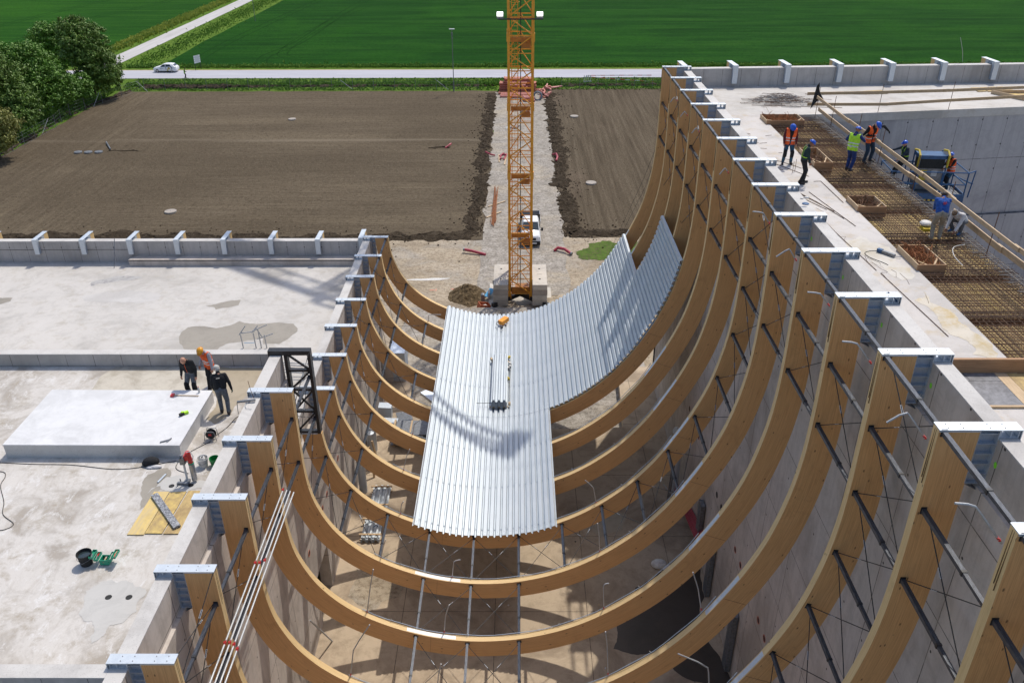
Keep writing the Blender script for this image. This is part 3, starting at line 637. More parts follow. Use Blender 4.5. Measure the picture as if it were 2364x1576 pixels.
for j, (x0, x1, y, mt) in enumerate([(-2.9, 2.9, 138.0, 'terracotta'), (-2.4, 2.5, 137.3, 'pinkpipe'), (-2.5, 2.6, 136.6, 'terracotta'), (-2.6, -.6, 135.9, 'pinkpipe'), (-.9, 2.2, 135.4, 'terracotta')]):
    pipe(x0, x1, y, GZ+.28, .17, mt, 'pipe lying loose on the track, %s row from the stack' % nth(j), 'loose pipes on the track')
for j in range(5): pipe(1.0+.06*j, 2.7+.05*j, 134.6-j*.38, GZ+.25+.3*(j % 2), .19, 'pinkpipe', 'short pink pipe %s in the small pile by the hose coil' % nth(j), 'short pink pipes')
for j in range(16):
    a = rnd.uniform(0, pi); x = 4.6+rnd.uniform(-.9, 1.0); y = 136.8+rnd.uniform(-3.2, 4.5); L_ = rnd.uniform(.3, .7)
    m = MB().use(rnd.choice(['terracotta', 'pinkpipe'])); z = GZ+.25+rnd.uniform(0, .45)
    m.path([(x-cos(a)*L_, y-sin(a)*L_, z), (x, y, z+.1), (x+cos(a+.6)*L_, y+sin(a+.6)*L_, z+rnd.uniform(-.1, .3))], .15, 8)
    tag(m.build('pipe_fitting', None, smooth=True), 'terracotta pipe fitting in the jumbled heap right of the stack', 'pipe fitting', 'jumbled pipe fittings right of the stack')
for j in range(3): pipe(4.4+j*.8, 6.6+j*.5, 141.3+.4*j, GZ+.3, .14, 'pinkpipe', 'pink pipe %s of those lying on the grass right of the stack' % nth(j), 'pipes on the grass', sk=.7)
m = MB().use('greysteel')
m.path([(3.35+.62*cos(a*pi/9), 134.2+.2*sin(a*pi/9), GZ+.65+.6*sin(a*pi/9)) for a in range(19)], .16, 8)
tag(m.build('hose_coil', None, smooth=True), 'dark green coil standing beside the pink pipes', 'coil')
# warning tape cross
t = thing('barrier_tape', (16, 146, GZ), 'red and white barrier tape crossing between posts left of the far roof corner', 'tape')
for (p, q) in (((11.8, 146, GZ+1.4), (23, 147.5, GZ+1.1)), ((11.8, 147.5, GZ+.9), (23.4, 146, GZ+.3))):
    m = MB()
    for k in range(14):
        m.use('signal_r' if k % 2 else 'signal_w'); a = Vector(p).lerp(Vector(q), k/14); b = Vector(p).lerp(Vector(q), (k+1)/14); m.bar(a, b, .02, .11)
    m.build('tape_strip', None, t)
m = MB().use('offwhite')
for k in range(4): m.box((11.4+k*.35, 145.8, GZ), (11.5+k*.35, 145.86, GZ+1.5))
m.box((11.3, 145.78, GZ+.4), (12.7, 145.84, GZ+.5)).box((11.3, 145.78, GZ+1.1), (12.7, 145.84, GZ+1.2)); tag(m.build('barrier_gate', None), 'small pale slatted barrier beside the tape', 'barrier')
# bamboo-like bars and timbers on the track
m = MB().use('rust2')
for k in range(26):
    a = rnd.uniform(-.25, .25); m.tube((-2.32+rnd.gauss(0, .16), 79.6+rnd.uniform(0, 1.5), GZ+.1+rnd.uniform(0, .2)), (-2.25+a, 90.0+rnd.uniform(-1.5, 2.3), GZ+.12+rnd.uniform(0, .25)), .02, 4)
tag(m.build('rebar_bundle', None), 'bundle of long rusty bars lying along the track', 'rebar')
for (a, b, l) in (((-3.0, 85.5), (-1.2, 87.2), 'pale plank crossing the bar bundle, farther one'), ((-3.1, 82.2), (-1.6, 83.9), 'pale plank crossing the bar bundle, nearer one'), ((-2.2, 104.6), (-2.1, 101.4), 'pale stake lying left of the pink hose loop'), ((-1.25, 104.3), (-1.45, 100.3), 'pale stake lying right of the pink hose loop')):
    tag(MB().use('plank_y').bar((*a, GZ+.12), (*b, GZ+.12), .16, .07).build('plank', None), l, 'plank')
m = MB().use('redpipe')
m.path([(-2.1, 103.6, GZ+.2), (-1.6, 104.6, GZ+.3), (-1.25, 104.0, GZ+.3), (-1.5, 102.4, GZ+.2), (-2.0, 102.2, GZ+.25), (-1.9, 103.4, GZ+.4), (-1.3, 103.4, GZ+.45)], .10, 8); tag(m.build('conduit', None, smooth=True), 'pink hose tangled in a loop on the track', 'hose')
tag(MB().use('redpipe').path([(-3.9, 104.5, GZ+.5), (-3.3, 103.9, GZ+.35), (-2.7, 104, GZ+.2)], .11, 8).build('conduit', None), 'short pink hose end at the left edge of the track', 'hose')
tag(MB().use('redpipe').path([(4.6, 104.3, GZ+.2), (5.0, 103.9, GZ+.4), (5.1, 102.5, GZ+.45), (4.9, 101.4, GZ+.3)], .12, 8).build('conduit', None), 'pink hose arching out of the right soil bank', 'hose')
m = MB().use('redpipe').path([(-4.9, 73.2, GZ+.35), (-4.2, 73.0, GZ+.3), (-2.85, 72.5, GZ+.12)], .13, 10); m.use('greysteel').tube((-5.0, 73.2, GZ+.36), (-4.85, 73.2, GZ+.35), .15, 10); tag(m.build('conduit', None, smooth=True), 'maroon conduit lying left of the track near the crane', 'conduit')
m = MB().use('redpipe').path([(3.55, 73.4, GZ+.12), (3.9, 73.6, GZ+.35), (4.5, 73.2, GZ+.38), (5.05, 72.6, GZ+.2)], .14, 10); m.use('greysteel').tube((5.05, 72.6, GZ+.2), (5.15, 72.5, GZ+.18), .16, 10); tag(m.build('conduit', None, smooth=True), 'maroon conduit curving right of the track near the crane', 'conduit')
tag(MB().use('redpipe').path([(9.6, 74.0, GZ+.2), (10.0, 73.7, GZ+.3), (10.3, 73.6, GZ+.28)], .17, 10).build('conduit', None), 'short maroon conduit on the green grass patch', 'conduit')
mound_strip('gravel_heap', [(-1.3, 117.6), (0.4, 117.6)], 1.6, .35, 'greysteel', 'low dark heap on the track', 12)

# ------------------------------------------------------------------ hall shell
HF = 2.6                       # hall floor level
Y0, SP = 47.557, 2.85
def yk(k): return Y0-SP*k
TL1, TL2, TR = 12.99, 16.49, 22.86      # cap levels: low left, high left, right
floor_poly = [(-9.2, -8), (9.4, -8), (9.4, 49.5), (6.9, 49.8), (6.5, 42.4), (1.0, 42.1), (-3.5, 41.7), (-5.5, 42.8), (-6.6, 45.2), (-7.6, 50.2), (-9.2, 50.2)]
o_ = structure(MB().use('floor').prism(floor_poly, 0.2, HF).build('hall_floor', None, origin=(0, 0, 0)), 'sandy concrete hall floor below the hanging ribs')
sheet('hall_gravel', -8.6, 9.0, 40.5, 60, GZ+.9, 'gravel', 30, 30, .3, 21, label='grey gravel inside the open end of the hall')
mound_strip('gravel_ramp', [(-8, 59.5), (9, 59.8)], 6, .5, 'yard', 'low gravel ramp in front of the hall', 31)
o_ = bpy.data.objects['gravel_ramp']; o_.location.z = .35
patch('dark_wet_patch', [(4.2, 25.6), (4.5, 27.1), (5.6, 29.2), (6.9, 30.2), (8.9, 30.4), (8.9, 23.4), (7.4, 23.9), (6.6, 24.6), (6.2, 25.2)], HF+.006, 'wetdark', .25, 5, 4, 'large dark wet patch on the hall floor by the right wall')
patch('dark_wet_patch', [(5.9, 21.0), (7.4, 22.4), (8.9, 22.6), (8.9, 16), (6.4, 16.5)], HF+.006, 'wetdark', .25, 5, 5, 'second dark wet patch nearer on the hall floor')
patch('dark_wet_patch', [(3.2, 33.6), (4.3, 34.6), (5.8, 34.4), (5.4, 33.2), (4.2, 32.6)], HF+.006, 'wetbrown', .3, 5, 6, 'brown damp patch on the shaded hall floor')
patch('mud_patch', [(-7.6, 31.2), (-6.4, 31.6), (-5.2, 30.0), (-5.4, 28.6), (-6.7, 27.6), (-7.9, 28.6)], HF+.006, M['yard'], .4, 5, 7, 'sandy mud on the hall floor by the left wall')

def wallthing(name, mb, label): return tag(mb.build(name, None, origin=(0, 0, 0)), label, 'wall')
lw = MB().use('wall')
def lwbox(x0, x1, y0, y1, z0, z1): lw.box((x0, y0, z0), (x1, y1, z1))
# lower left wall with two openings, then the thinner upper wall
for (y0, y1, z0, z1) in [(4, 27.1, 0.2, 15.2), (27.1, 27.45, 5.2, 15.2), (27.45, 29.3, 5.2, 11.7), (29.3, 45.5, .2, 11.7), (45.5, 47.45, 6.7, 11.7), (47.45, 48.1, .2, 11.7)]: lwbox(-9.23, -8.70, y0, y1, z0, z1)
lwbox(-9.23, -8.81, 4, 27.45, 15.2, 16.27); lwbox(-9.23, -8.81, 27.45, 48.1, 11.7, 12.78)
lw.use('walltop').box((-9.233, 4, 16.27), (-8.807, 27.453, 16.3)).box((-9.233, 27.453, 12.78), (-8.807, 48.1, 12.8))
lw.use('wall').box((-8.70, 47.5, .3), (-8.15, 48.4, 4.0)).box((-8.70, 45.1, .3), (-8.5, 45.5, 6.7))
wallthing('hall_wall', lw, 'long left concrete hall wall carrying the lower ends of the timber ribs')
rw = MB().use('wall').box((9.0, 4, .2), (9.49, 48.2, 21.5)).box((9.11, 4, 21.5), (9.49, 48.2, 22.63))
rw.use('walltop').box((9.107, 4, 22.63), (9.493, 47.6, 22.66))
wallthing('hall_wall', rw, 'tall right concrete hall wall carrying the upper ends of the timber ribs')
# round sleeves through the walls
def sleeve(label, x, y, z, sx, mt='terracotta'):
    m = MB().use(mt); m.lathe((x, y, z), [(.15, 0), (.15, -sx*.012), (.125, -sx*.012), (.12, .0)], 16, 'x'); m.use('rubber').lathe((x, y, z), [(.12, -sx*.004), (.02, -sx*.005)], 16, 'x')
    tag(m.build('wall_sleeve', None), label, 'sleeve', 'round sleeves in the hall walls')
for i, (y, z, mt) in enumerate([(38.6, 7.7, 'rust'), (36.7, 7.7, 'rust'), (34.2, 7.7, 'terracotta'), (32.3, 7.7, 'rubber'), (29.85, 7.62, 'rubber'), (28.94, 7.66, 'rubber'), (26.27, 7.68, 'terracotta'), (25.36, 7.7, 'terracotta'), (22.5, 7.7, 'terracotta'), (21.64, 7.7, 'terracotta')]):
    sleeve('round sleeve in the right hall wall, %s counted from the far end' % nth(i), 9.0, y, z, 1, mt)
for i, (y, z) in enumerate([(33.1, 7.22), (30.4, 7.2), (29.4, 7.2), (26.6, 7.16)]): sleeve('round reddish sleeve in the left hall wall, %s counted from the far end' % nth(i), -8.7, y, z, -1)

# ---- left roofs
z1 = ZL = 11.45; z2 = 15.75
structure(MB().use('slab').box((-70, 27.75, z1-.3), (-9.23, 47.25, z1)).build('roof_slab', None, origin=(0, 0, 0)), 'pale lower left roof slab with wet patches')
structure(MB().use('slab_near').box((-70, 13.1, z2-.3), (-9.23, 27.43, z2)).build('roof_slab', None, origin=(0, 0, 0)), 'stained upper left roof slab in the foreground')
structure(MB().use('slab').box((-70, -6, z1-.3), (-9.23, 12.85, z1)).build('roof_slab', None, origin=(0, 0, 0)), 'shaded lower slab beyond the foreground cross wall')
wm = MB().use('wall_x').box((-70, 47.2, .2), (-8.7, 47.62, 12.77)); wm.use('walltop').box((-70, 47.197, 12.77), (-9.24, 47.623, 12.8))
wallthing('parapet_wall', wm, 'parapet wall along the far edge of the left roof')
wm = MB().use('wall_x').box((-70, 27.43, z1), (-9.235, 27.77, 16.27)); wm.use('walltop').box((-70, 27.427, 16.27), (-9.235, 27.773, 16.3))
wallthing('parapet_wall', wm, 'low parapet between the near and the far left roofs behind the three people')
wm = MB().use('wall_x').box((-70, 12.85, .2), (-9.235, 13.17, 16.27)); wm.use('walltop').box((-70, 12.847, 16.27), (-9.235, 13.22, 16.3))
wallthing('cross_wall', wm, 'cross wall top at the lower left corner of the view')
tag(MB().use('wall').prism([(-23.3, 46.55), (-9.24, 46.55), (-9.24, 47.2), (-23.3, 47.2)], z1, z1+.42).build('kerb', None, origin=(0, 0, 0)), 'low concrete kerb at the foot of the far left parapet', 'kerb')
m = MB().use('walltop'); m.prism([(-16.3, 21.75), (-10.68, 21.72), (-10.66, 24.95), (-16.3, 25.0)], z2, 16.22); m.use('plinth').prism([(-16.31, 21.74), (-10.67, 21.71), (-10.65, 24.96), (-16.31, 25.01)], 16.22, 16.25)
tag(m.build('concrete_plinth', None), 'large white topped concrete plinth on the near left roof', 'plinth')
# wet patches
patch('wet_patch', [(-17.0, 37.1), (-17.1, 38.7), (-15.6, 38.6), (-14.6, 39.4), (-13.3, 39.1), (-11.7, 39.1), (-11.3, 38.3), (-11.9, 36.9), (-12.7, 36.9), (-12.9, 37.5), (-13.6, 37.3), (-14.6, 36.9), (-14.9, 36.2), (-16.5, 36.4)], z1+.004, 'wet', .25, 5, 2, 'large wet patch on the far left roof around the metal stand')
patch('wet_patch', [(-17.0, 41.2), (-16.4, 41.5), (-15.9, 41.8), (-15.3, 41.95), (-15.2, 41.3), (-15.7, 41.0), (-16.3, 40.75), (-16.6, 41.1)], z1+.004, 'wet', .25, 5, 3, 'small wet patch in the middle of the far left roof')
patch('wet_patch', [(-29.2, 42.3), (-28.1, 42.2), (-28.0, 41.8), (-28.6, 41.1), (-29.4, 41.0)], z1+.004, 'wet', .25, 4, 4, 'wet patch cut by the left edge of the view')
patch('wet_patch', [(-24.3, 42.6), (-22.5, 43.0), (-20.2, 42.8), (-19.8, 42.0), (-22, 41.7), (-24.0, 41.9)], z1+.004, concrete('faint_damp', (.52, .50, .48), (.46, .44, .42), (.5, .48, .45), wave=.4, seed=3), .35, 5, 5, 'faint damp patch on the far left roof')
patch('wet_patch', [(-24.6, 44.3), (-22.6, 45.1), (-21.9, 44.9), (-22.3, 44.6), (-23.6, 44.1), (-24.4, 43.7)], z1+.004, concrete('dark_scuff', (.40, .39, .38), (.24, .23, .23), (.5, .48, .46), wave=.8, big=1.5, seed=5), .5, 5, 6, 'dark scuff mark on the far left roof')
patch('puddle', [(-11.3, 27.42), (-9.24, 27.42), (-9.24, 26.4), (-9.7, 25.2), (-9.9, 24.2), (-10.2, 23.6), (-10.62, 23.9), (-10.65, 25.2), (-11.15, 25.9), (-11.25, 26.8)], z2+.004, 'wetbrown', .18, 5, 7, 'brown damp strip beside the three people')
patch('wet_patch', [(-15.2, 27.42), (-11.35, 27.42), (-11.3, 25.9), (-13.2, 25.2), (-15.4, 25.4)], z2+.004, concrete('damp_tan', (.50, .46, .39), (.36, .32, .26), (.33, .29, .22), wave=.8, big=.8, seed=13), .25, 5, 17, 'tan stained area behind the white plinth')
patch('wet_patch', [(-10.95, 21.2), (-11.2, 21.15), (-11.45, 20.85), (-11.4, 20.2), (-11.05, 19.2), (-10.95, 19.9), (-10.6, 20.6), (-10.75, 20.95)], z2+.004, 'wet', .25, 5, 8, 'dark wet streak left of the core drill')
patch('slurry_patch', [(-11.15, 19.9), (-10.8, 20.75), (-10.45, 20.85), (-9.6, 20.55), (-9.4, 20.15), (-9.9, 20.02), (-10.5, 20.05), (-10.85, 20.3)], z2+.007, 'wetgrey', .5, 6, 9, 'grey drilling slurry around the core drill')
patch('slurry_patch', [(-11.2, 16.0), (-10.9, 16.35), (-10.1, 16.3), (-9.6, 15.95), (-9.6, 15.3), (-10.1, 14.85), (-10.3, 14.3), (-10.45, 14.8), (-10.85, 15.05)], z2+.007, 'wetgrey', .55, 6, 10, 'grey drilling slurry around the two holes in the foreground')
for i, (x, y, l) in enumerate([(-10.51, 20.3, 'left hole of the two beside the core drill'), (-9.93, 20.33, 'right hole of the two beside the core drill'), (-10.52, 15.78, 'left hole of the two in the foreground slurry'), (-9.99, 15.78, 'right hole of the two in the foreground slurry')]):
    structure(MB().use('rubber').lathe((x, y, z2+.008), [(.085, 0), (.085, .004), (.01, .005)], 20).build('drill_hole', None), 'round drilled hole, '+l)

# ---- right roof
zr = 21.67
structure(MB().use('slab_right').box((9.49, 17.3, zr-.4), (11.95, 41.75, zr)).box((9.49, 4, zr-.4), (11.0, 15.6, zr)).box((11.0, 4, zr-.4), (40, 15.6, zr)).build('roof_slab', None, origin=(0, 0, 0)), 'pale concrete strip of the right roof beside the timber ribs')
far_poly = [(9.49, 41.75), (14.0, 41.6), (16.9, 41.85), (21.7, 42.55), (50, 46.7), (50, 51.2), (9.49, 48.0)]
structure(MB().use('slab').prism(far_poly, zr-.4, zr-.002).build('roof_slab', None, origin=(0, 0, 0)), 'pale far part of the right roof in front of the parapet')
px = lambda x: 47.72+.059*(x-9.5)
wm = MB().use('wall_x').prism([(9.0, px(9)), (60, px(60)), (60, px(60)+.42), (9.0, px(9)+.42)], .2, 22.63); wm.use('walltop').prism([(9.1, px(9.1)-.003), (60, px(60)-.003), (60, px(60)+.423), (9.1, px(9.1)+.423)], 22.63, 22.66)
wallthing('parapet_wall', wm, 'parapet wall along the far edge of the right roof')
M['wall_pit'] = concrete('pit_wall_concrete', (.42, .405, .41), (.32, .31, .32), (.38, .36, .365), jx=(1.34, .022, .51), jz=(3.04, .03, 2.24), wave=.55, seed=14, streak=(1.6, 1.6, .10), holes=(0, 1.34, -.15, 2, 1.3, .35, .04), speck=.25)
pm = MB().use('wall_pit').prism([(11.95, 41.78), (14.0, 41.63), (16.9, 41.88), (21.7, 42.58), (50, 46.73), (50, 47.5), (11.95, 42.3)], 16.0, zr-.41)
pm.prism([(11.95, 41.6), (14.0, 41.45), (16.9, 41.70), (21.7, 42.40), (50, 46.55), (50, 47.5), (11.95, 42.3)], .2, 16.0)
wallthing('pit_wall', pm, 'tall grey concrete wall of the deep opening behind the scissor lift')
structure(MB().use('wall_x').box((15.4, 15.2, 9.5), (60, 50, 10)).build('pit_floor', None, origin=(0, 0, 0)), 'floor of the deep opening')
o_ = tag(MB().use('wall').box((9.49, 15.5, .2), (9.9, 42, 21.2)).box((9.49, 15.0, .2), (60, 15.5, 21.2)).build('inner_wall', None, origin=(0, 0, 0)), 'concrete wall under the right roof edge', 'wall')

# formwork floor with beams (troughs) for the rebar zone
fm = MB(); ys = [17.45, 20.2, 23.0, 25.9, 28.7, 31.6, 34.4, 37.2, 39.6, 41.6]
fw_x0, fw_x1 = 11.95, 14.85
for i in range(len(ys)-1):
    fm.use('ply'); a, b = ys[i]+.22, ys[i+1]-.22
    n = int((fw_x1-fw_x0)/.52)
    for j in range(5):
        x0 = fw_x0+j*.58+.003; fm.use('ply' if (i+j) % 3 else 'plyyellow'); fm.box((x0, a, 21.36), (x0+.575, b, 21.40))
    fm.use('redboard').box((fw_x0, a-.02, 21.0), (fw_x1, a, 21.395)).box((fw_x0, b, 21.0), (fw_x1, b+.02, 21.395))
fm.use('darkpanel').box((fw_x0, 17.4, 20.95), (fw_x1, 41.7, 20.99))
tag(fm.build('formwork_deck', None, origin=(0, 0, 0)), 'yellow plywood formwork deck under the rebar on the right roof', 'formwork')
boxes = [((11.78, 39.76, 1.78, 1.2), 'formwork box at the far end of the rebar, filled with rusty bars'), ((11.98, 33.15, .75, 2.1), 'formwork box in the rebar beside the two standing workers'), ((11.9, 28.0, 1.0, 1.15), 'formwork box in the middle of the rebar with little debris'), ((11.9, 23.0, .85, 1.55), 'formwork box nearest the angle grinder with tangled orange bars')]
def inbox(x, y, pad=.03): return any(b[0][0]-pad < x < b[0][0]+b[0][2]+pad and b[0][1]-pad < y < b[0][1]+b[0][3]+pad for b in boxes)
rnd = random.Random(5)
for seg in range(len(ys)-1):
    a, b = ys[seg]-.2, ys[seg+1]-.2; m = MB()
    for lay, z in enumerate((21.47, 21.60)):
        m.use('rebar' if lay else 'rust'); x = fw_x0+.08
        while x < fw_x1-.1:
            xx = x+rnd.uniform(-.02, .02); r = .012
            # cut out the boxes
            cuts = [(bb[0][1]-.03, bb[0][1]+bb[0][3]+.03) for bb in boxes if bb[0][0]-.02 < xx < bb[0][0]+bb[0][2]+.02]
            segs = [(a, b)]
            for c0, c1 in cuts:
                ns = []
                for s0, s1 in segs:
                    if c1 <= s0 or c0 >= s1: ns.append((s0, s1))
                    else:
                        if c0 > s0: ns.append((s0, c0))
                        if c1 < s1: ns.append((c1, s1))
                segs = ns
            for s0, s1 in segs: m.tube((xx, s0, z), (xx+rnd.uniform(-.02, .02), s1, z+rnd.uniform(-.01, .01)), r, 4, cap=False)
            x += .19 if lay else .17
        y = a+.04
        while y < b:
            yy = y+rnd.uniform(-.02, .02); segs = [(fw_x0-.02, fw_x1)]
            for bb in boxes:
                if bb[0][1]-.02 < yy < bb[0][1]+bb[0][3]+.02:
                    ns = []
                    for s0, s1 in segs:
                        c0, c1 = bb[0][0]-.03, bb[0][0]+bb[0][2]+.03
                        if c1 <= s0 or c0 >= s1: ns.append((s0, s1))
                        else:
                            if c0 > s0: ns.append((s0, c0))
                            if c1 < s1: ns.append((c1, s1))
                    segs = ns
            for s0, s1 in segs: m.tube((s0, yy, z+.012), (s1, yy+rnd.uniform(-.02, .02), z+.02), .011, 4, cap=False)
            y += .17
    # beam cage crossing at the trough
    m.use('rebar'); yb = ys[seg]
    if seg > 0:
        for dy in (-.17, -.08, .08, .17):
            for z in (21.1, 21.64): m.tube((fw_x0, yb+dy, z), (fw_x1, yb+dy, z), .013, 5, cap=False)
        x = fw_x0+.1
        while x < fw_x1: m.path([(x, yb-.18, 21.64), (x, yb-.18, 21.08), (x, yb+.18, 21.08), (x, yb+.18, 21.64), (x, yb-.18, 21.64)], .006, 4); x += .17
    # curled starter bars and stirrups spilling along the pit side
    m.use('rebarlight')
    y = a
    while y < b:
        x = fw_x1-.55+rnd.uniform(-.12, .1); z = 21.62+rnd.uniform(0, .05)
        m.path([(x, y, z), (x+.42, y+.02, z+.02), (x+.50, y+.03, z-.06), (x+.45, y+.04, z-.14), (x+.05, y+.04, z-.12)], .008, 4); y += .12
    m.tube((fw_x1-.12, a, 21.66), (fw_x1-.12, b, 21.66), .009, 4); m.tube((fw_x1-.3, a, 21.67), (fw_x1-.3, b, 21.67), .009, 4)
    o = tag(m.build('rebar_mat', None, origin=(fw_x0, (a+b)/2, 21.45)), 'woven rebar mat on the formwork, %s bay counted from the near board' % nth(seg), 'rebar mat', 'rebar mats in the formwork on the right roof')
for (bx, l) in boxes:
    x, y, dx, dy = bx; t = thing('formwork_box', (x, y, 21.5), l, 'box', 'wooden boxes set in the rebar')
    m = MB().use('redboard').box((x, y, 21.45), (x+dx, y+.03, 21.86)).box((x, y+dy-.03, 21.45), (x+dx, y+dy, 21.86)); m.use('plank_y').box((x, y+.031, 21.45), (x+.03, y+dy-.031, 21.86)).box((x+dx-.03, y+.031, 21.45), (x+dx, y+dy-.031, 21.86))
    m.build('box_side', None, t)
    MB().use('ply').box((x+.031, y+.031, 21.47), (x+dx-.031, y+dy-.031, 21.50)).build('box_floor', None, t)
    m = MB().use('plank_x')
    m.bar((x+.1, y+dy*.3, 21.80), (x+.3, y+.05, 21.82), .05, .04).bar((x+dx-.35, y+.05, 21.80), (x+dx-.05, y+dy*.35, 21.82), .05, .04); m.build('corner_brace', None, t)
    m = MB().use('rust2' if 'orange' in l or 'far end' in l else 'rust')
    nb = 110 if 'orange' in l else (80 if 'far end' in l else 45)
    for k in range(nb):
        p = Vector((x+rnd.uniform(.08, dx-.08), y+rnd.uniform(.08, dy-.08), 21.5+rnd.uniform(.02, .30))); a_ = rnd.uniform(0, pi); L_ = rnd.uniform(.15, .55)
        q = p+Vector((cos(a_)*L_, sin(a_)*L_, rnd.uniform(-.05, .30))); q.x = min(max(q.x, x+.05), x+dx-.05); q.y = min(max(q.y, y+.05), y+dy-.05)
        md = (p+q)/2+Vector((rnd.uniform(-.08, .08), rnd.uniform(-.08, .08), .07)); m.path([p, md, q], .011, 4)
    o_ = tag(m.build('scrap_rebar', None), 'scrap bars inside the '+l.split(',')[0].split(' with')[0], 'scrap rebar')
patch('rust_stain', [(11.0, 21.0), (11.5, 21.6), (11.75, 20.2), (11.9, 18.6), (11.6, 17.6), (11.2, 18.0), (11.05, 19.4)], zr+.004, concrete('ochre_stained', (.55, .50, .42), (.46, .38, .24), (.45, .32, .12), wave=1.0, big=.8, seed=15), .45, 5, 31, 'ochre rust stain on the near part of the right roof strip')
patch('rust_stain', [(10.6, 25.4), (11.2, 25.8), (11.8, 24.8), (11.7, 22.6), (11.2, 22.3), (10.8, 23.6)], zr+.004, concrete('faint_ochre', (.55, .52, .47), (.49, .44, .35), (.48, .40, .27), wave=.8, big=.8, seed=16), .45, 5, 32, 'faint ochre stain around the angle grinder')
# near board and panels
tag(MB().use('redboard').box((9.9, 17.22, 21.62), (16.5, 17.30, 21.98)).build('edge_plank', None), 'reddish edge board across the near end of the rebar', 'board')
structure(MB().use('slab_right').box((9.49, 15.6, 21.1), (9.95, 17.2, zr)).build('roof_slab', None, origin=(0, 0, 0)), 'narrow concrete strip beside the dark panels')
for (x0, y0, x1, y1, mt, l) in [(9.96, 16.85, 10.6, 17.2, 'darkpanel', 'small dark panel by the reddish board, left'), (10.61, 16.85, 11.33, 17.2, 'darkpanel', 'small dark panel by the reddish board, right'), (9.96, 15.68, 10.12, 16.84, 'darkpanel', 'narrow dark panel strip on the near right roof'), (10.13, 15.68, 11.33, 16.84, 'darkpanel', 'large mottled dark panel on the near right roof'), (11.34, 15.68, 11.62, 17.2, 'plank_y', 'narrow plywood strip right of the dark panels'), (11.63, 15.68, 13.4, 17.2, 'ply', 'yellow plywood panel at the right edge of the view')]:
    tag(MB().use(mt).box((x0, y0, 21.56), (x1, y1, 21.62)).build('plywood_sheet', None), l, 'panel', 'panels on the near right roof')
tag(MB().use('plank_x').box((9.96, 15.6, 21.6), (13.4, 15.67, 21.72)).build('edge_plank', None), 'thin pale board in front of the dark panels', 'board')

# ---- caps on the far parapets (bracket, drop plate, timber stub)
def parapet_bracket(label, x, yf, top, ang=0.0, drop=.95, side=1):
    t = thing('parapet_bracket', (x, yf, top), label, 'bracket', 'steel brackets on the %s' % ('far left parapet' if x < 0 else 'far right parapet'))
    R_ = Matrix.Rotation(ang, 3, 'Z')
    def B(name, mt, parts, parent=t):
        m = MB().use(mt)
        for a, b in parts: m.box(a, b)
        o = m.build(name, None, None, origin=(0, 0, 0)); o.parent = parent; o.rotation_euler = (0, 0, ang); return o
    B('cap_plate', 'galv', [((-.14, -.25, -.02), (.14, 1.18, 0)), ((-.14, -.252, -.05), (.14, -.25, 0))])
    B('drop_plate', 'galv', [((-.14, -.25, -drop), (.14, -.225, -.021))])
    s = -side
    B('side_webs', 'galv_d', [((-.135, -.224, -drop), (-.12, -.02, -.021)), ((.12, -.224, -drop), (.135, -.02, -.021))]+[((-.119, -.2, -.2-.17*k), (.119, -.02, -.19-.17*k)) for k in range(int(drop/.17)-1)]+[((-.13, .0, -.17), (.13, .42, -.16)), ((-.13, .42, -.6), (.13, .7, -.03))])
    B('timber_stub', 'glulam_in', [((-.12, .71, -.95), (.12, 1.15, -.022))])
for i in range(-1, 7):
    parapet_bracket('steel bracket on the far left parapet, %s counted from the left edge' % nth(i+1), -31.87+2.83*(i+1)+.14, 47.2, TL1)
parapet_bracket('wider steel bracket at the corner of the far left parapet', -9.35, 47.4, TL1+.02)
for i in range(9):
    xx = 12.0+2.93*i; parapet_bracket('steel bracket on the far right parapet, %s counted from the corner' % nth(i), xx, px(xx)-.02, TR, .059, .98)
parapet_bracket('steel bracket at the corner of the far right parapet', 9.2, px(9.2)-.02, TR+.02, .059)
m = MB().use('cable').tube((-35, 47.19, 12.25), (-23.5, 47.19, 12.26), .012, 4); tag(m.build('wire', None), 'thin wire strung along the far left parapet face', 'wire')
tag(MB().use('greysteel').tube((-24.1, 46.2, z1), (-24.1, 47.1, 13.0), .022, 6).build('pole', None), 'thin upright rod leaning on the far left parapet', 'rod')
M['slotbrown'] = simple('dark_sawn_slot', (.22, .13, .06), (.10, .06, .03), 20, .9)

# ------------------------------------------------------------------ timber ribs
CP = [(-7.74, 16.47), (-7.74, 14.8), (-7.73, 13.2), (-7.62, 12.05), (-7.38, 11.2), (-6.95, 10.30), (-6.28, 9.45), (-5.37, 8.72), (-4.1, 8.07), (-2.75, 7.66), (-1.34, 7.52), (0.17, 7.66), (1.71, 8.13), (3.1, 8.90), (4.38, 9.95), (5.37, 11.1), (6.05, 12.15), (6.78, 13.5), (7.35, 14.9), (7.72, 16.4), (7.91, 17.8), (7.97, 19.2), (7.97, 21.0), (7.95, 22.84)]
def catmull(P, n=24):
    out = []
    for i in range(len(P)-1):
        p0 = P[max(0, i-1)]; p1 = P[i]; p2 = P[i+1]; p3 = P[min(len(P)-1, i+2)]
        for j in range(n):
            t = j/n; out.append(tuple(.5*((2*p1[a])+(-p0[a]+p2[a])*t+(2*p0[a]-5*p1[a]+4*p2[a]-p3[a])*t*t+(-p0[a]+3*p1[a]-3*p2[a]+p3[a])*t**3) for a in (0, 1)))
    out.append(P[-1]); return out
RAW = catmull(CP); ARC = [0]
for a, b in zip(RAW, RAW[1:]): ARC.append(ARC[-1]+math.hypot(b[0]-a[0], b[1]-a[1]))
LT = ARC[-1]
import bisect
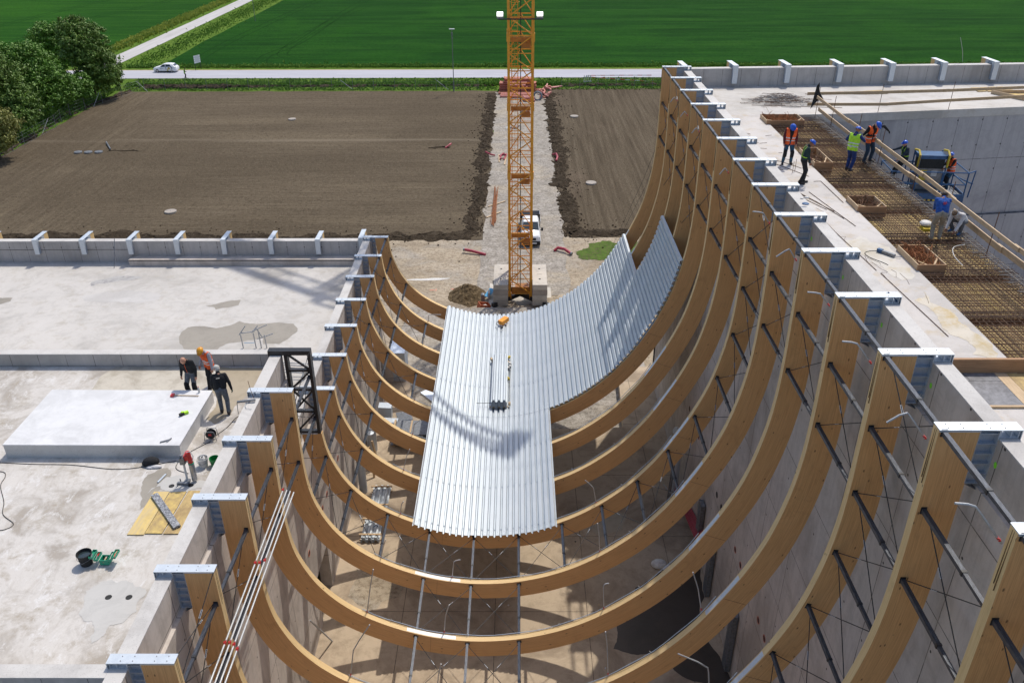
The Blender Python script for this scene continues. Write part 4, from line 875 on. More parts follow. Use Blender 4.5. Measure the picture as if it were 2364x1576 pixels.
def cpt(s):     # point on the inner curve at arc s from the left end
    s = min(max(s, 0), LT); i = min(max(bisect.bisect_right(ARC, s)-1, 0), len(RAW)-2); t = (s-ARC[i])/(ARC[i+1]-ARC[i])
    return Vector((RAW[i][0]+(RAW[i+1][0]-RAW[i][0])*t, RAW[i][1]+(RAW[i+1][1]-RAW[i][1])*t))
def cnr(s):     # normal pointing out of the trough (down / towards the walls)
    a = cpt(s-.25); b = cpt(s+.25); d = (b-a).normalized(); return Vector((d.y, -d.x))
def s_at(x=None, z=None, side=None):
    best = min(range(len(RAW)), key=lambda i: (abs(RAW[i][0]-x) if x is not None else 0)+(abs(RAW[i][1]-z) if z is not None else 0)+(1000 if side == 'R' and RAW[i][0] < 0 else 0)+(1000 if side == 'L' and RAW[i][0] > 0 else 0))
    return ARC[best]
def P3(s, y, off=0.0):  # off > 0 into the beam
    p = cpt(s); n = cnr(s); return Vector((p.x+n.x*off, y, p.y+n.y*off))
DEP = .78; TH_ = .23
def beam_mesh(k, s0, s1, t):
    yf = yk(k)-.255; yb = yf+TH_; n = int((s1-s0)/.22); m = MB(); m.use('glulam'); m.use('glulam_in'); m.use('glulam')
    uo = k*3.7
    for i in range(n+1):
        s = s0+(s1-s0)*i/n; a = P3(s, yf); b = P3(s, yf, DEP)
        m.v += [(a.x, yf, a.z), (b.x, yf, b.z), (b.x, yb, b.z), (a.x, yb, a.z)]
    def face(f, uv, mi): m.uv[len(m.f)] = uv; m.f.append(f); m.mi.append(mi)
    for i in range(n):
        q = i*4; r = q+4; u0 = uo+(s1-s0)*i/n; u1 = uo+(s1-s0)*(i+1)/n
        face((q, r, r+1, q+1), [(u0, 0), (u1, 0), (u1, DEP), (u0, DEP)], 0)
        face((q+1, r+1, r+2, q+2), [(u0, 2), (u1, 2), (u1, 2.2), (u0, 2.2)], 0)
        face((q+2, r+2, r+3, q+3), [(u0, 3+DEP), (u1, 3+DEP), (u1, 3), (u0, 3)], 0)
        face((q+3, r+3, r, q), [(u0, 5.2), (u1, 5.2), (u1, 5), (u0, 5)], 1)
    face((0, 1, 2, 3), [(0, 0), (0, .8), (.2, .8), (.2, 0)], 0); e = n*4; face((e+3, e+2, e+1, e), [(0, 0), (0, .8), (.2, .8), (.2, 0)], 0)
    return m.build('glulam_beam', None, t)
def wall_fit(t, side, top, y1):
    # cap plate over the rib tip and wall, ladder-like bracket between rib end and wall
    sg = -1 if side == 'L' else 1; tipx = -7.72 if side == 'L' else 7.95; endx = -9.27 if side == 'L' else 9.52; wx = -8.81 if side == 'L' else 9.11
    bx = tipx+sg*DEP; y0 = y1-.28
    m = MB().use('galv').box((tipx, y0, top-.02), (endx, y1, top)); m.box((tipx, y0, top-.05), (bx, y0+.006, top-.021)); m.build('cap_plate', None, t)
    m = MB().use('galv_d'); zb = top-1.27
    m.box((bx+sg*.002, y0+.02, zb), (bx+sg*.017, y1-.02, top-.021)).box((wx-sg*.017, y0+.005, zb-.02), (wx-sg*.002, y1-.005, top-.021))
    n = 6
    for i in range(n): z = zb+(top-.1-zb)*i/(n-1)-.02; m.box((bx+sg*.018, y0+.03, z), (wx-sg*.018, y1-.03, z+.014))
    m.box((bx+sg*.018, y0+.13, zb), (wx-sg*.018, y0+.15, top-.03))
    m.use('greysteel').add([(bx, y0+.03, zb), (bx, y1-.03, zb), (wx-sg*.01, y1-.03, zb-.20), (wx-sg*.01, y0+.03, zb-.20), (bx, y0+.03, zb-.02), (bx, y1-.03, zb-.02), (wx-sg*.01, y1-.03, zb-.22), (wx-sg*.01, y0+.03, zb-.22)], [(0,1,2,3),(7,6,5,4),(0,4,5,1),(3,2,6,7),(0,3,7,4),(1,5,6,2)])
    # seat over the wall
    zz = top-.19; m.use('galv_d').box((wx+sg*.0, y0+.01, zz), (endx-sg*.05, y1-.01, zz+.015))
    for f in (0.02, .5, .86): xx = wx+(endx-wx)*f; m.box((xx, y0+.015, zz+.016), (xx+sg*.012, y1-.015, top-.021))
    m.use('galv').box((endx-sg*.012, y0, top-.27), (endx, y1, top-.021))
    m.use('greysteel')
    for f in (.12, .3, .62, .8):
        xx = tipx+(endx-tipx)*f
        for dy in (.07, .2): m.lathe((xx, y0+dy, top), [(.012, 0), (.012, .012), (.002, .014)], 6)
    m.build('wall_bracket', None, t)
NR = 15; RIBS = []
RIBS = []
s_low = s_at(z=TL1-.03, side='L'); 
for k in range(NR):
    t = thing('timber_rib', (0, yk(k)-.14, 7.5), 'U shaped glued timber rib across the hall, %s counted from the far end' % nth(k), 'timber rib', 'timber ribs hanging between the hall walls')
    RIBS.append(t); s0 = 0 if k > 7 else (s_low if k < 7 else s_at(z=12.72, side='L'))
    beam_mesh(k, s0, LT, t); wall_fit(t, 'R', TR, yk(k))
    if k < 7: wall_fit(t, 'L', TL1, yk(k))
    if k > 7: wall_fit(t, 'L', TL2, yk(k))
    yf = yk(k)-.255
    # inlay plates in the top edge with the joint line across the side
    for (sa, sb, mt) in ((s_at(x=-3.98), s_at(x=-2.25), 'whiteplate'), (s_at(x=5.88), s_at(x=6.72), 'plate')):
        if k < 3 and sa < 10 and False: continue
        m = MB().use(mt); n = 10
        for i in range(n+1):
            s = sa+(sb-sa)*i/n; p = P3(s, 0, -.004); q = P3(s, 0, .05); b = len(m.v)
            m.v += [(p.x, yf+.035, p.z), (p.x, yf+TH_-.035, p.z), (q.x, yf+TH_-.035, q.z), (q.x, yf+.035, q.z)]
            if i: b0 = b-4; m.f += [(b0, b0+1, b+1, b), (b0+3, b0, b, b+3), (b0+1, b0+2, b+2, b+1)]; m.mi += [0]*3
        m.f += [(0, 1, 2, 3), (n*4+3, n*4+2, n*4+1, n*4)]; m.mi += [0, 0]
        m.build('inlay_plate', None, t)
        sm = (sa+sb)/2; a = P3(sm, yf-.002, .0); b_ = P3(sm+.12, yf-.002, DEP); m = MB().use('rust'); m.bar(a, b_, .006, .008, (0, 1, 0)); m.build('joint_line', None, t)
    # slots near the tips
    for dy in (.085, .14):
        MB().use('slotbrown').box((7.946, yf+dy, TR-1.5+dy*2), (7.975, yf+dy+.007, TR-.06)).build('slot', None, t)
        if k > 7:
            MB().use('slotbrown').box((-7.76, yf+dy, TL2-1.4+dy*2), (-7.736, yf+dy+.007, TL2-.06)).build('slot', None, t)
    if k >= 3:
        m = MB().use('pitch'); pts = []
        s = s_at(x=-5.6); 
        while s < s_at(x=6.4): p = P3(s, yk(k)-.02, -.05+.02*sin(s*3)); pts.append(p); s += .5
        m.path(pts, .013, 5); m.use('tube')
        for s in (s_at(x=-4.6), s_at(x=-1.8), s_at(x=1.6), s_at(x=4.4)): m.tube(P3(s, yk(k)-.02, .02), P3(s, yk(k)-.02, -.13), .012, 5)
        tag(m.build('safety_rope', None), 'pale safety rope along the back edge of the %s timber rib from the far end' % nth(k), 'rope', 'safety ropes along the timber ribs')

# black lattice truss standing on the eighth rib
t = thing('steel_truss', (-8.2, 27.47, 12.76), 'black lattice steel truss between the left wall and a cut down timber rib', 'truss')
m = MB().use('black')
y0, y1 = 27.30, 27.58
m.box((-7.84, y0, 12.76), (-7.72, y1, 16.30)); m.box((-8.72, y0, 12.76), (-8.60, y1, 16.30)); m.build('chord', None, t)
MB().use('black').box((-9.3, y0, 16.31), (-7.72, y1, 16.49)).box((-9.3, y0+.02, 16.24), (-8.8, y1-.02, 16.305)).build('top_beam', None, t)
m = MB().use('black')
for z in (12.80, 13.75, 14.75, 15.6): m.bar((-8.60, y0+.14, z), (-7.84, y0+.14, z), .16, .09)
m.build('rung', None, t)
m = MB().use('black')
for (a, b) in (((-8.6, 16.28), (-7.84, 15.62)), ((-7.84, 15.55), (-8.6, 14.8)), ((-8.6, 14.7), (-7.84, 13.8)), ((-7.84, 14.7), (-8.6, 13.8)), ((-7.84, 13.7), (-8.6, 12.85))): m.bar((a[0], y0+.12, a[1]), (b[0], y0+.12, b[1]), .06, .07)
m.build('diagonal', None, t)
MB().use('plate').box((-8.58, y0+.03, 12.70), (-7.86, y1-.03, 12.755)).build('foot_plate', None, t)

# ------------------------------------------------------------------ struts and cross braces
SN = [LT-.06-1.873*j for j in range(19)]
NW = ['one', 'two', 'three', 'four', 'five', 'six', 'seven', 'eight', 'nine', 'ten', 'eleven', 'twelve', 'thirteen', 'fourteen', 'fifteen', 'sixteen']
def rowname(j, cell=False):
    if cell: return ('right side cell %s down' % NW[j]) if j <= 8 else {9: 'right of the lowest cells', 10: 'lowest cell on the right', 11: 'lowest cell on the left', 12: 'left of the lowest cells'}.get(j, 'left side cell %s up' % NW[max(0, j-13)])
    if j <= 8: return 'right side row %s down' % NW[j]
    if j in (9, 10, 11, 12, 13): return {9: 'farther right of lowest point', 10: 'right of lowest point', 11: 'at lowest point', 12: 'left of lowest point', 13: 'farther left of lowest point'}[j]
    return 'left side row %s up' % NW[j-14]
FULL = (1, 3, 7, 11)
def strut(k, j):
    s = SN[j]; off = .13 if j not in (0, 18) else .10
    a = P3(s, yk(k)-.256, off); b = P3(s, yk(k+1)-.024, off); n = cnr(s)
    if (j == 18) or (j == 16 and k < 7): a.z = b.z = (TL2 if j == 18 else TL1)-.16
    if k == 6 and j == 16: b.z = 12.66
    m = MB().use('strut'); m.bar(a, a.lerp(b, .66), .092, .092, (n.x, 0, n.y)); m.bar(a.lerp(b, .66), b, .078, .078, (n.x, 0, n.y))
    o = tag(m.build('strut', None, origin=tuple(a)), 'dark strut between ribs %s and %s from the far end, %s' % (NW[k], NW[k+1], rowname(j)), 'strut', 'struts linking the timber ribs')
    m = MB().use('black'); c = a.lerp(b, .66); d = (b-a).normalized(); m.bar(c-d*.03, c+d*.03, .105, .105, (n.x, 0, n.y))
    mm = m.build('sleeve', None, o)
    MB().use('black').bar(a-d*.002, a+d*.012, .17, .12, (n.x, 0, n.y)).build('end_plate', None, o); MB().use('black').bar(b-d*.012, b+d*.002, .15, .11, (n.x, 0, n.y)).build('end_plate', None, o)
def cross(k, j):
    sa, sb = SN[j], SN[j+1]; ya, yb = yk(k)-.262, yk(k+1)-.018
    A, B_, C_, D_ = P3(sa, ya, .2), P3(sb, ya, .2), P3(sa, yb, .2), P3(sb, yb, .2)
    t = thing('cross_brace', tuple((A+D_)/2), 'wire cross between ribs %s and %s from the far end, %s' % (NW[k], NW[k+1], rowname(j, True)), 'cross brace', 'crossed wire braces between the timber ribs')
    for (p, q) in ((A, D_), (C_, B_)):
        MB().use('cable').tube(p, q, .012, 5).build('rod', None, t)
        u = p.lerp(q, .38 if p is A else .62); d = (q-p).normalized(); n = d.cross(Vector((0, 1, 0))).normalized(); x = d.cross(n)
        m = MB().use('galv')
        for sg in (-1, 1): m.bar(u-d*.10+n*.016*sg, u+d*.10+n*.016*sg, .007, .007)
        for e in (-.10, .10): m.bar(u+d*e-n*.019, u+d*e+n*.019, .012, .012)
        m.build('turnbuckle', None, t)
for k in range(NR-1):
    rows = {0, 1, 2, 10, 11, 12}; 
    rows |= ({16, 15, 14} if k < 7 else {18, 17, 16})
    if k in FULL: rows |= set(range(3, 17 if k < 7 else 19))
    for j in sorted(rows):
        if k <= 3 and 3 <= j <= 13: 
            if j < 13: continue          # hidden under the metal deck
        if k < 7 and j in (10, 11, 12): continue
        strut(k, j)
    cells = {1} | ({14} if k < 7 else {16})
    if k >= 7: cells |= {10, 11}
    if k in FULL: cells |= set(range(0, 16 if k < 7 else 18))
    if k < 4: cells -= set(range(3, 13))
    if k < 7: cells -= {9, 10, 11, 12} if k > 3 else set()
    for j in sorted(cells): cross(k, j)

# ------------------------------------------------------------------ corrugated metal deck
PITCH = .272; HH = .105
prof = [(0.0, 0.0), (.022, 0.0), (.060, HH), (.212, HH), (.250, 0.0), (PITCH, 0.0)]
def deck_sheet(s0, nh, ya, yb, label, group, zoff=0.0):
    P = []
    for h in range(nh):
        for (u, v) in (prof if h == nh-1 else prof[:-1]): P.append((s0+h*PITCH+u, v))
    m = MB().use('deck'); T = .006; n = len(P)
    for (s, v) in P:
        for y in (ya, yb):
            a = P3(s, y, -(v+.012+zoff+T)); b = P3(s, y, -(v+.012+zoff)); m.v += [tuple(a), tuple(b)]
    for i in range(n-1):
        q = i*4; r = q+4
        m.f += [(q, q+2, r+2, r), (q+1, r+1, r+3, q+3), (q, r, r+1, q+1), (q+2, q+3, r+3, r+2)]; m.mi += [0]*4
    m.f += [(0, 1, 3, 2), ((n-1)*4, (n-1)*4+2, (n-1)*4+3, (n-1)*4+1)]; m.mi += [0, 0]
    t = tag(m.build('deck_sheet', None), label, 'metal sheet', group)
    m = MB().use('greysteel')
    if nh:
        for h in range(nh):
            for yy in (ya+.22, (ya+yb)/2, yb-.2):
                p = P3(s0+h*PITCH+.136, yy, -(HH+.02+zoff)); m.ell(p, (.012, .012, .012), 5, 3)
        m.build('screws', None, t)
sL = s_at(x=-4.40); 
for (nm, s1, ya, yb, zo) in (('near', s_at(x=1.80), yk(7)-.48, yk(4)+.02, .0), ('middle', s_at(z=16.35, side='R'), yk(4)-.18, yk(2)+.02, .009), ('far', s_at(z=12.95, side='R'), yk(2)-.18, yk(0)+.06, .0)):
    nh = int(round((s1-sL)/PITCH)); i = 0; s = sL
    rr_ = random.Random(hash(nm) % 7 if False else len(nm))
    while i < nh:
        c = min(3, nh-i); e = rr_.uniform(-.02, .02)
        deck_sheet(sL+i*PITCH, c, ya+e, yb+rr_.uniform(-.02, .02), 'corrugated metal deck sheet, %s from the left in the %s row' % (('%dth' % (i//3+1)) if i//3+1 > 3 else ['first', 'second', 'third'][i//3], nm), 'corrugated deck sheets of the %s row' % nm, zo+(.0025 if (i//3) % 2 else 0))
        i += 3
# bundle of spare sheets lying on the deck, orange case, small items
def trough_stack(name, label, x0, x1, ya, yb, z, layers, group, hats=3, mat='deck', tilt=0.0, timbers=True):
    t = thing(name, ((x0+x1)/2, (ya+yb)/2, z), label, 'metal sheets', group)
    pitch = (x1-x0)/hats
    for L_ in range(layers):
        m = MB().use(mat); P = []
        for h in range(hats):
            for (u, v) in ((0, 0), (.18, 0), (.36, .13), (.62, .13), (.82, 0)): P.append((x0+(h+u)*pitch, v))
        P.append((x1, 0)); zz = z+.06+L_*.022; n = len(P)
        for (x, v) in P:
            for y in (ya+L_*.01, yb-L_*.01): m.v += [(x, y, zz+v), (x, y, zz+v-.006)]
        for i in range(n-1):
            q = i*4; r = q+4; m.f += [(q, r, r+2, q+2), (q+1, q+3, r+3, r+1), (q, q+1, r+1, r), (q+2, r+2, r+3, q+3)]; m.mi += [0]*4
        m.build('sheet', None, t)
    if timbers:
        top = z+.06+layers*.022+.13
        for yy in (ya+.25, yb-.25):
            MB().use('plank_x').box((x0-.1, yy-.05, top), (x1+.1, yy+.05, top+.045)).box((x0-.1, yy-.05, z), (x1+.1, yy+.05, z+.05)).build('timber', None, t)
            MB().use('cable').box((x0-.08, yy-.012, z+.0), (x0-.074, yy+.012, top+.05)).box((x1+.074, yy-.012, z), (x1+.08, yy+.012, top+.05)).build('strap', None, t)
    return t
trough_stack('sheet_bundle', 'bundle of spare corrugated sheets lying on the metal deck', -1.33, -.50, 36.7, 41.85, 7.66, 15, None, timbers=False)
m = MB().use('plank_x').box((-1.4, 36.86, 7.66), (-.42, 36.94, 7.73)).box((-1.4, 41.5, 7.66), (-.42, 41.6, 7.73)); tag(m.build('timber_bearers', None), 'timber bearers under the sheet bundle on the deck', 'timber')
tag(MB().use('cable').tube((-2.1, 37.0, 7.85), (-1.35, 37.05, 7.83), .015, 5).build('iron_bar', None), 'thin iron bar sticking out left of the sheet bundle', 'bar')
for i, (x, y, mt, l) in enumerate([(-.43, 41.9, 'yellow', 'small yellow cut-off beside the far end of the sheet bundle'), (-.36, 41.2, 'offwhite', 'crumpled white wrap beside the sheet bundle'), (-.40, 40.8, 'offwhite', 'second crumpled white wrap beside the sheet bundle'), (-1.42, 41.7, 'plank_y', 'small wooden block left of the sheet bundle'), (-.42, 39.6, 'yellow', 'yellow strap end halfway along the sheet bundle'), (-.40, 36.95, 'plank_y', 'wooden block at the near right corner of the sheet bundle')]):
    m = MB().use(mt); rr_ = random.Random(i); 
    for q in range(3): c = Vector((x+rr_.uniform(-.06, .06), y+rr_.uniform(-.12, .12), 7.78)); m.box(c-Vector((.05, .06, .03)), c+Vector((.05, .06, .05+.02*q)))
    tag(m.build('scrap_piece', None), l, 'scrap')
tag(MB().use('cable').path([(-.37, 41.6, 7.78), (-.34, 40.3, 7.8), (-.38, 39.2, 7.8), (-.36, 37.4, 7.8)], .012, 5).build('strap', None), 'loose dark strap along the right side of the sheet bundle', 'strap')
t = thing('tool_case', (-.78, 46.3, 7.72), 'bright orange tool case lying on the far edge of the metal deck', 'case')
m = MB().use('orangeplastic'); m.bar((-1.0, 46.0, 7.86), (-.6, 46.5, 7.92), .34, .26); m.build('case_body', None, t)
MB().use('greysteel').path([(-1.1, 45.8, 7.8), (-1.25, 45.85, 7.85), (-1.2, 46.05, 7.9), (-1.05, 46.05, 7.9)], .025, 6).build('handle', None, t)
tag(MB().use('rubber').lathe((-.88, 45.55, 7.74), [(.06, 0), (.07, .06), (.01, .08)], 8).build('small_cup', None), 'small dark cup beside the orange tool case', 'cup')
for (x0, x1, ya, yb, l) in ((-7.85, -6.92, 32.2, 33.9, 'bundle of corrugated sheets on the hall floor, nearer one'), (-7.80, -6.86, 34.5, 36.5, 'bundle of corrugated sheets on the hall floor, farther one')):
    trough_stack('sheet_bundle', l, x0, x1, ya, yb, HF, 7, 'sheet bundles on the hall floor')

# ------------------------------------------------------------------ hooked safety rods on the ribs
def rod(k, base, mid, tip, label, cs=.62):
    y = yk(k)-.0
    t = thing('safety_rod', (base[0], y, base[1]), label, 'safety rod', 'hooked white safety rods clamped to the timber ribs')
    b = Vector((base[0], y, base[1])); m_ = Vector((mid[0], y, mid[1])); e = Vector((tip[0], y, tip[1])); c = b.lerp(m_, .8); d = m_.lerp(e, .35)
    MB().use('tube').path([b-(m_-b)*.12, b, c, m_.lerp(c, .3)+(d-m_)*.05, d, e], .021, 6).build('bent_rod', None, t, smooth=True)
    m = MB().use('red'); dv = (m_-b).normalized()
    for q in (-.03*cs, .07*cs): m.bar(b+dv*q-Vector((0, .05*cs, 0)), b+dv*q+Vector((0, .05*cs, 0)), .06*cs, .045*cs)
    m.ell(b+Vector((.0, -.02, .02)), (.03*cs, .05*cs, .03*cs), 8, 6); m.build('clamp', None, t)
def lab(k, w_): return 'hooked rod on the %s rib from the far end, %s' % (nth(k), w_)
for k in (2, 3, 4, 6, 8, 9, 10, 11, 12, 13):
    f = .55 if k < 8 else 1.0; hb = {8: .85, 9: .7}.get(k, 1.0)*f; bz = 22.3 if k < 8 else 22.5
    dxy = {10: (.27, .33), 11: (.40, .50), 12: (.48, .60), 13: (.58, .72)}.get(k, (.24, .35))
    rod(k, (7.86, bz), (7.86-dxy[0]*f, bz+dxy[1]*f), (7.86-dxy[0]*f-.32*f, bz+dxy[1]*f-(.26 if k in (2, 3, 4, 6, 9, 12) else -.03)), lab(k, 'near its right tip'))
for (k, a) in [(8, [(-2.56, 7.63), (-2.46, 8.5), (-2.2, 8.55)]), (9, [(-2.66, 7.75), (-2.57, 8.6), (-2.42, 9.1)]), (10, [(-2.7, 7.75), (-2.59, 8.9), (-2.48, 9.4)]), (9, [(-5.4, 8.76), (-5.18, 10.0), (-5.01, 10.8)]), (10, [(-5.49, 8.9), (-5.29, 10.1), (-4.67, 11.2)]), (7, [(-4.9, 8.45), (-4.83, 8.95), (-4.73, 9.1)]), (8, [(-5.31, 8.64), (-5.18, 9.21), (-5.06, 9.58)]), (7, [(3.32, 9.05), (3.17, 9.87), (2.82, 10.21)]), (8, [(3.23, 9.0), (3.17, 9.81), (3.08, 10.4)]), (9, [(3.13, 8.95), (3.06, 10.1), (3.25, 10.15)]), (10, [(3.01, 8.95), (2.91, 10.37), (2.83, 10.9)]), (5, [(-5.0, 8.5), (-4.88, 9.1), (-4.6, 9.3)]), (6, [(-5.1, 8.55), (-4.95, 9.2), (-4.75, 9.7)]), (4, [(-5.2, 8.6), (-5.11, 9.1), (-4.9, 9.2)]), (1, [(-5.27, 8.6), (-5.23, 9.1), (-4.5, 9.1)]), (2, [(-5.33, 8.6), (-5.26, 9.1), (-5.16, 9.2)]), (10, [(5.77, 11.9), (5.58, 12.8), (5.36, 13.45)]), (11, [(5.5, 11.5), (5.34, 12.7), (4.45, 13.2)])]:
    x = a[0][0]; rod(k, *a, lab(k, 'left of the lowest point' if x > -4 and x < 0 else ('on its lower left curve' if x < -4 else ('right of the lowest point' if x < 4 else 'on its lower right curve'))))
# scaffold tubes lashed along the left tips
for i in range(4):
    x = -7.56+.125*i; t = thing('scaffold_tube', (x, 17, 14.7), 'long silver tube along the left ends of the near ribs, %s from the left' % nth(i).replace('farthest', 'first'), 'scaffold tube', 'four silver tubes with red couplers')
    za = 14.62
    MB().use('tube').tube((x, 21.55-.05*i+.0, za-.0*i), (x, 9.0, za), .026, 8).build('tube', None, t, smooth=True)
    m = MB().use('red')
    for y in ([21.5] if i == 0 else [])+([18.2, 15.3] if i in (0, 1) else [18.3, 15.25] if i == 2 else [15.1]):
        m.tube((x, y-.05, za), (x, y+.05, za), .033, 8).bar((x-.03, y, za+.03), (x+.03, y, za+.03), .05, .04).bar((x, y-.02, za+.04), (x+.03, y+.05, za+.07), .02, .02)
    m.build('coupler', None, t)

# ------------------------------------------------------------------ tower crane
t = thing('tower_crane', (.3, 62.5, GZ), 'orange lattice tower crane with concrete ballast and two lit floodlights', 'crane')
cx0, cx1, cy0, cy1 = -.55, 1.17, 61.65, 63.35
zt = 50.0; JZ = [2.2, 7.4, 12.2, 17.3, 22.1, 27.0, 31.9, 36.8, 41.7, 46.6, 49.6]
m = MB().use('crane')
for x in (cx0, cx1):
    for y in (cy0, cy1): m.box((x-.085, y-.085, 2.0), (x+.085, y+.085, zt))
for z in JZ:
    for x in (cx0, cx1):
        for y in (cy0, cy1): m.box((x-.13, y-.13, z-.28), (x+.13, y+.13, z+.28))
m.build('mast_legs', None, t)
m = MB().use('crane')
def lat(z0, z1, pa, pb, flip):
    (xa, ya), (xb, yb) = pa, pb; n = 4; h = (z1-z0)/n
    for i in range(n):
        a = z0+h*i; b = a+h; mx, my = (xa+xb)/2, (ya+yb)/2
        m.tube((xa, ya, a+.12), (xb, yb, a+.12), .038, 5)
        if flip: (p, q) = ((xa, ya), (xb, yb)) if i % 2 else ((xb, yb), (xa, ya)); m.tube((*p, a+.12), (*q, b+.12), .048, 5)
        else: m.tube((xa, ya, a+.12), (mx, my, b+.1), .036, 5); m.tube((xb, yb, a+.12), (mx, my, b+.1), .036, 5); m.tube((xa, ya, b-.2), (xb, yb, b-.2), .026, 5)
for z0, z1 in zip(JZ[:-1], JZ[1:]):
    lat(z0, z1, (cx0, cy0), (cx1, cy0), True); lat(z0, z1, (cx0, cy1), (cx1, cy1), False); lat(z0, z1, (cx0, cy0), (cx0, cy1), True); lat(z0, z1, (cx1, cy0), (cx1, cy1), False)
m.build('lattice', None, t)
m = MB().use('crane'); 
for z0, z1 in zip(JZ[:5], JZ[1:6]):
    lx = -.32; ly = 62.7
    for z in [z0+.3+.28*i for i in range(int((z1-z0-.4)/.28))]: m.tube((lx, ly, z), (lx+.42, ly, z), .012, 4)
    m.tube((lx, ly, z0), (lx, ly, z1), .02, 4).tube((lx+.42, ly, z0), (lx+.42, ly, z1), .02, 4)
    for z in (z0+1.2, z0+2.2, z0+3.2, z0+4.2): m.path([(lx+.21+.34*cos(a), ly-.55*sin(a), z) for a in [pi*i/8 for i in range(9)]], .014, 4)
    for a in (pi/2, pi/4, 3*pi/4): m.tube((lx+.21+.34*cos(a), ly-.55*sin(a), z0+1.0), (lx+.21+.34*cos(a), ly-.55*sin(a), z1-.5), .010, 4)
m.build('ladder', None, t)
for i, z in enumerate(JZ[1:6]):
    MB().use('crane_d').box((cx0+.15, cy0+.35, z-.35), (cx1-.15, cy0+.42, z-.05)).box((cx0+.15, cy0+.42, z-.40), (cx1-.15, cy1-.25, z-.36)).add([(cx0+.9, cy0+.1, z-.75), (cx1-.15, cy0+.1, z-.75), (cx1-.15, cy0+.34, z-.4), (cx0+.9, cy0+.34, z-.4)], [(0, 1, 2, 3)]).build('platform', None, t)
MB().use('cable').tube((.31, 62.3, 2.2), (.31, 62.3, zt), .035, 6).build('power_cable', None, t)
m = MB().use('black').tube((-1.25, 61.45, 23.32), (1.85, 61.45, 23.32), .05, 6); m.build('lamp_bar', None, t)
for sx, x in ((-1, -1.12), (1, 1.62)):
    o = MB().use('offwhite').bar((x-.23, 61.5, 23.62), (x+.23, 61.5, 23.62), .10, .36, (0, .55, .8)).use('greysteel').box((x-.22, 61.42, 23.34), (x+.22, 61.5, 23.42)).build('floodlight', None, t)
    n = Vector((0, -.8, .55)).normalized() if True else None
    up = Vector((0, .55, .8)).normalized(); c = Vector((x, 61.5, 23.62)); nr = Vector((1, 0, 0)).cross(up).normalized()
    if nr.y > 0: nr = -nr
    c = c+nr*.056; a = Vector((1, 0, 0))*.20; b = up*.15
    MB().use('lamp').add([c-a-b, c+a-b, c+a+b, c-a+b, c-a-b+nr*.006, c+a-b+nr*.006, c+a+b+nr*.006, c-a+b+nr*.006], [(0,1,2,3),(7,6,5,4),(0,4,5,1),(1,5,6,2),(2,6,7,3),(3,7,4,0)]).build('lamp_panel', None, o)
# cross base, feet and ballast
m = MB().use('black'); m.bar((-1.9, 60.3, 1.95), (2.5, 64.7, 1.95), .3, .34).bar((2.5, 60.3, 1.95), (-1.9, 64.7, 1.95), .3, .34); m.build('cross_base', None, t)
m = MB().use('greysteel')
for (x, y) in ((-1.7, 60.6), (2.3, 60.6), (-1.7, 64.5), (2.3, 64.5)): m.box((x-.18, y-.18, 1.3), (x+.18, y+.18, 1.78)).box((x-.3, y-.3, 1.22), (x+.3, y+.3, 1.3))
m.build('foot', None, t)
for (x0, x1) in ((-1.83, -.66), (1.29, 2.45)):
    for i in range(4):
        e = rnd.uniform(-.02, .02); MB().use('block2' if i == 2 else 'block').box((x0+e, 60.5+e, 1.80+i*.465), (x1+e, 64.5+e, 1.80+i*.465+.445)).build('ballast_block', None, t)
    m = MB().use('rubber'); xm = (x0+x1)/2
    for y in (61.6, 63.6): m.box((xm-.07, y-.08, 3.656), (xm+.07, y+.08, 3.662))
    m.use('block').box((xm-.2, 62.5, 3.656), (xm+.2, 62.8, 3.664)); m.use('plank_x')
    xe = x1 if x0 < 0 else x0; sg = 1 if x0 < 0 else -1
    for y in (61.7, 63.2): m.box((xe, y-.12, 3.2), (xe+sg*.10, y+.12, 3.6))
    m.build('lifting_pocket', None, t)
MB().use('crane_d').box((-.4, 61.75, 2.3), (1.05, 61.85, 2.85)).box((-.1, 62.2, 2.1), (1.0, 63.1, 2.6)).build('base_frame', None, t)
# jib and counter jib above the view (their shadows fall on the roofs)
jd = Vector((.833, -.553, 0)).normalized(); js = Vector((jd.y, -jd.x, 0)); J0 = Vector((.31, 62.5, 49.6))
m = MB().use('crane')
def truss(a, b, wd, ht, n):
    d = (b-a)/n
    for s_ in (-1, 1): m.bar(a+js*s_*wd/2, b+js*s_*wd/2, .16, .16)
    m.bar(a+Vector((0, 0, ht)), b+Vector((0, 0, ht)), .18, .18)
    for i in range(n):
        p = a+d*i; q = p+d; md = (p+q)/2+Vector((0, 0, ht))
        for s_ in (-1, 1): m.tube(p+js*s_*wd/2, md, .05, 4); m.tube(md, q+js*s_*wd/2, .05, 4)
        m.tube(p-js*wd/2, q+js*wd/2, .04, 4)
truss(J0, J0-jd*46, 1.3, 1.5, 24)
for s_ in (-1, 1): m.bar(J0+js*s_*.6, J0+jd*14+js*s_*.6, .25, .3)
for i in range(8): m.bar(J0+jd*i*1.9-js*.6, J0+jd*i*1.9+js*.6, .12, .12)
m.bar(J0+Vector((-.6, 0, 0)), J0+Vector((0, 0, 2.4)), .2, .2).bar(J0+Vector((.6, 0, 0)), J0+Vector((0, 0, 2.4)), .2, .2)
m.bar(J0+Vector((0, 0, 2.4)), J0+jd*13, .22, .22).bar(J0+Vector((0, 0, 2.4))-js*.9, J0-jd*30+Vector((0, 0, 2.8))-js*1.4, .28, .28)
m.build('jib', None, t)
m = MB().use('block')
for i in range(3): c = J0+jd*(12.9+i*.42); m.bar(c+Vector((0, 0, -1.1)), c+Vector((0, 0, .5)), .36, 1.2, tuple(js))
m.build('counterweight', None, t)
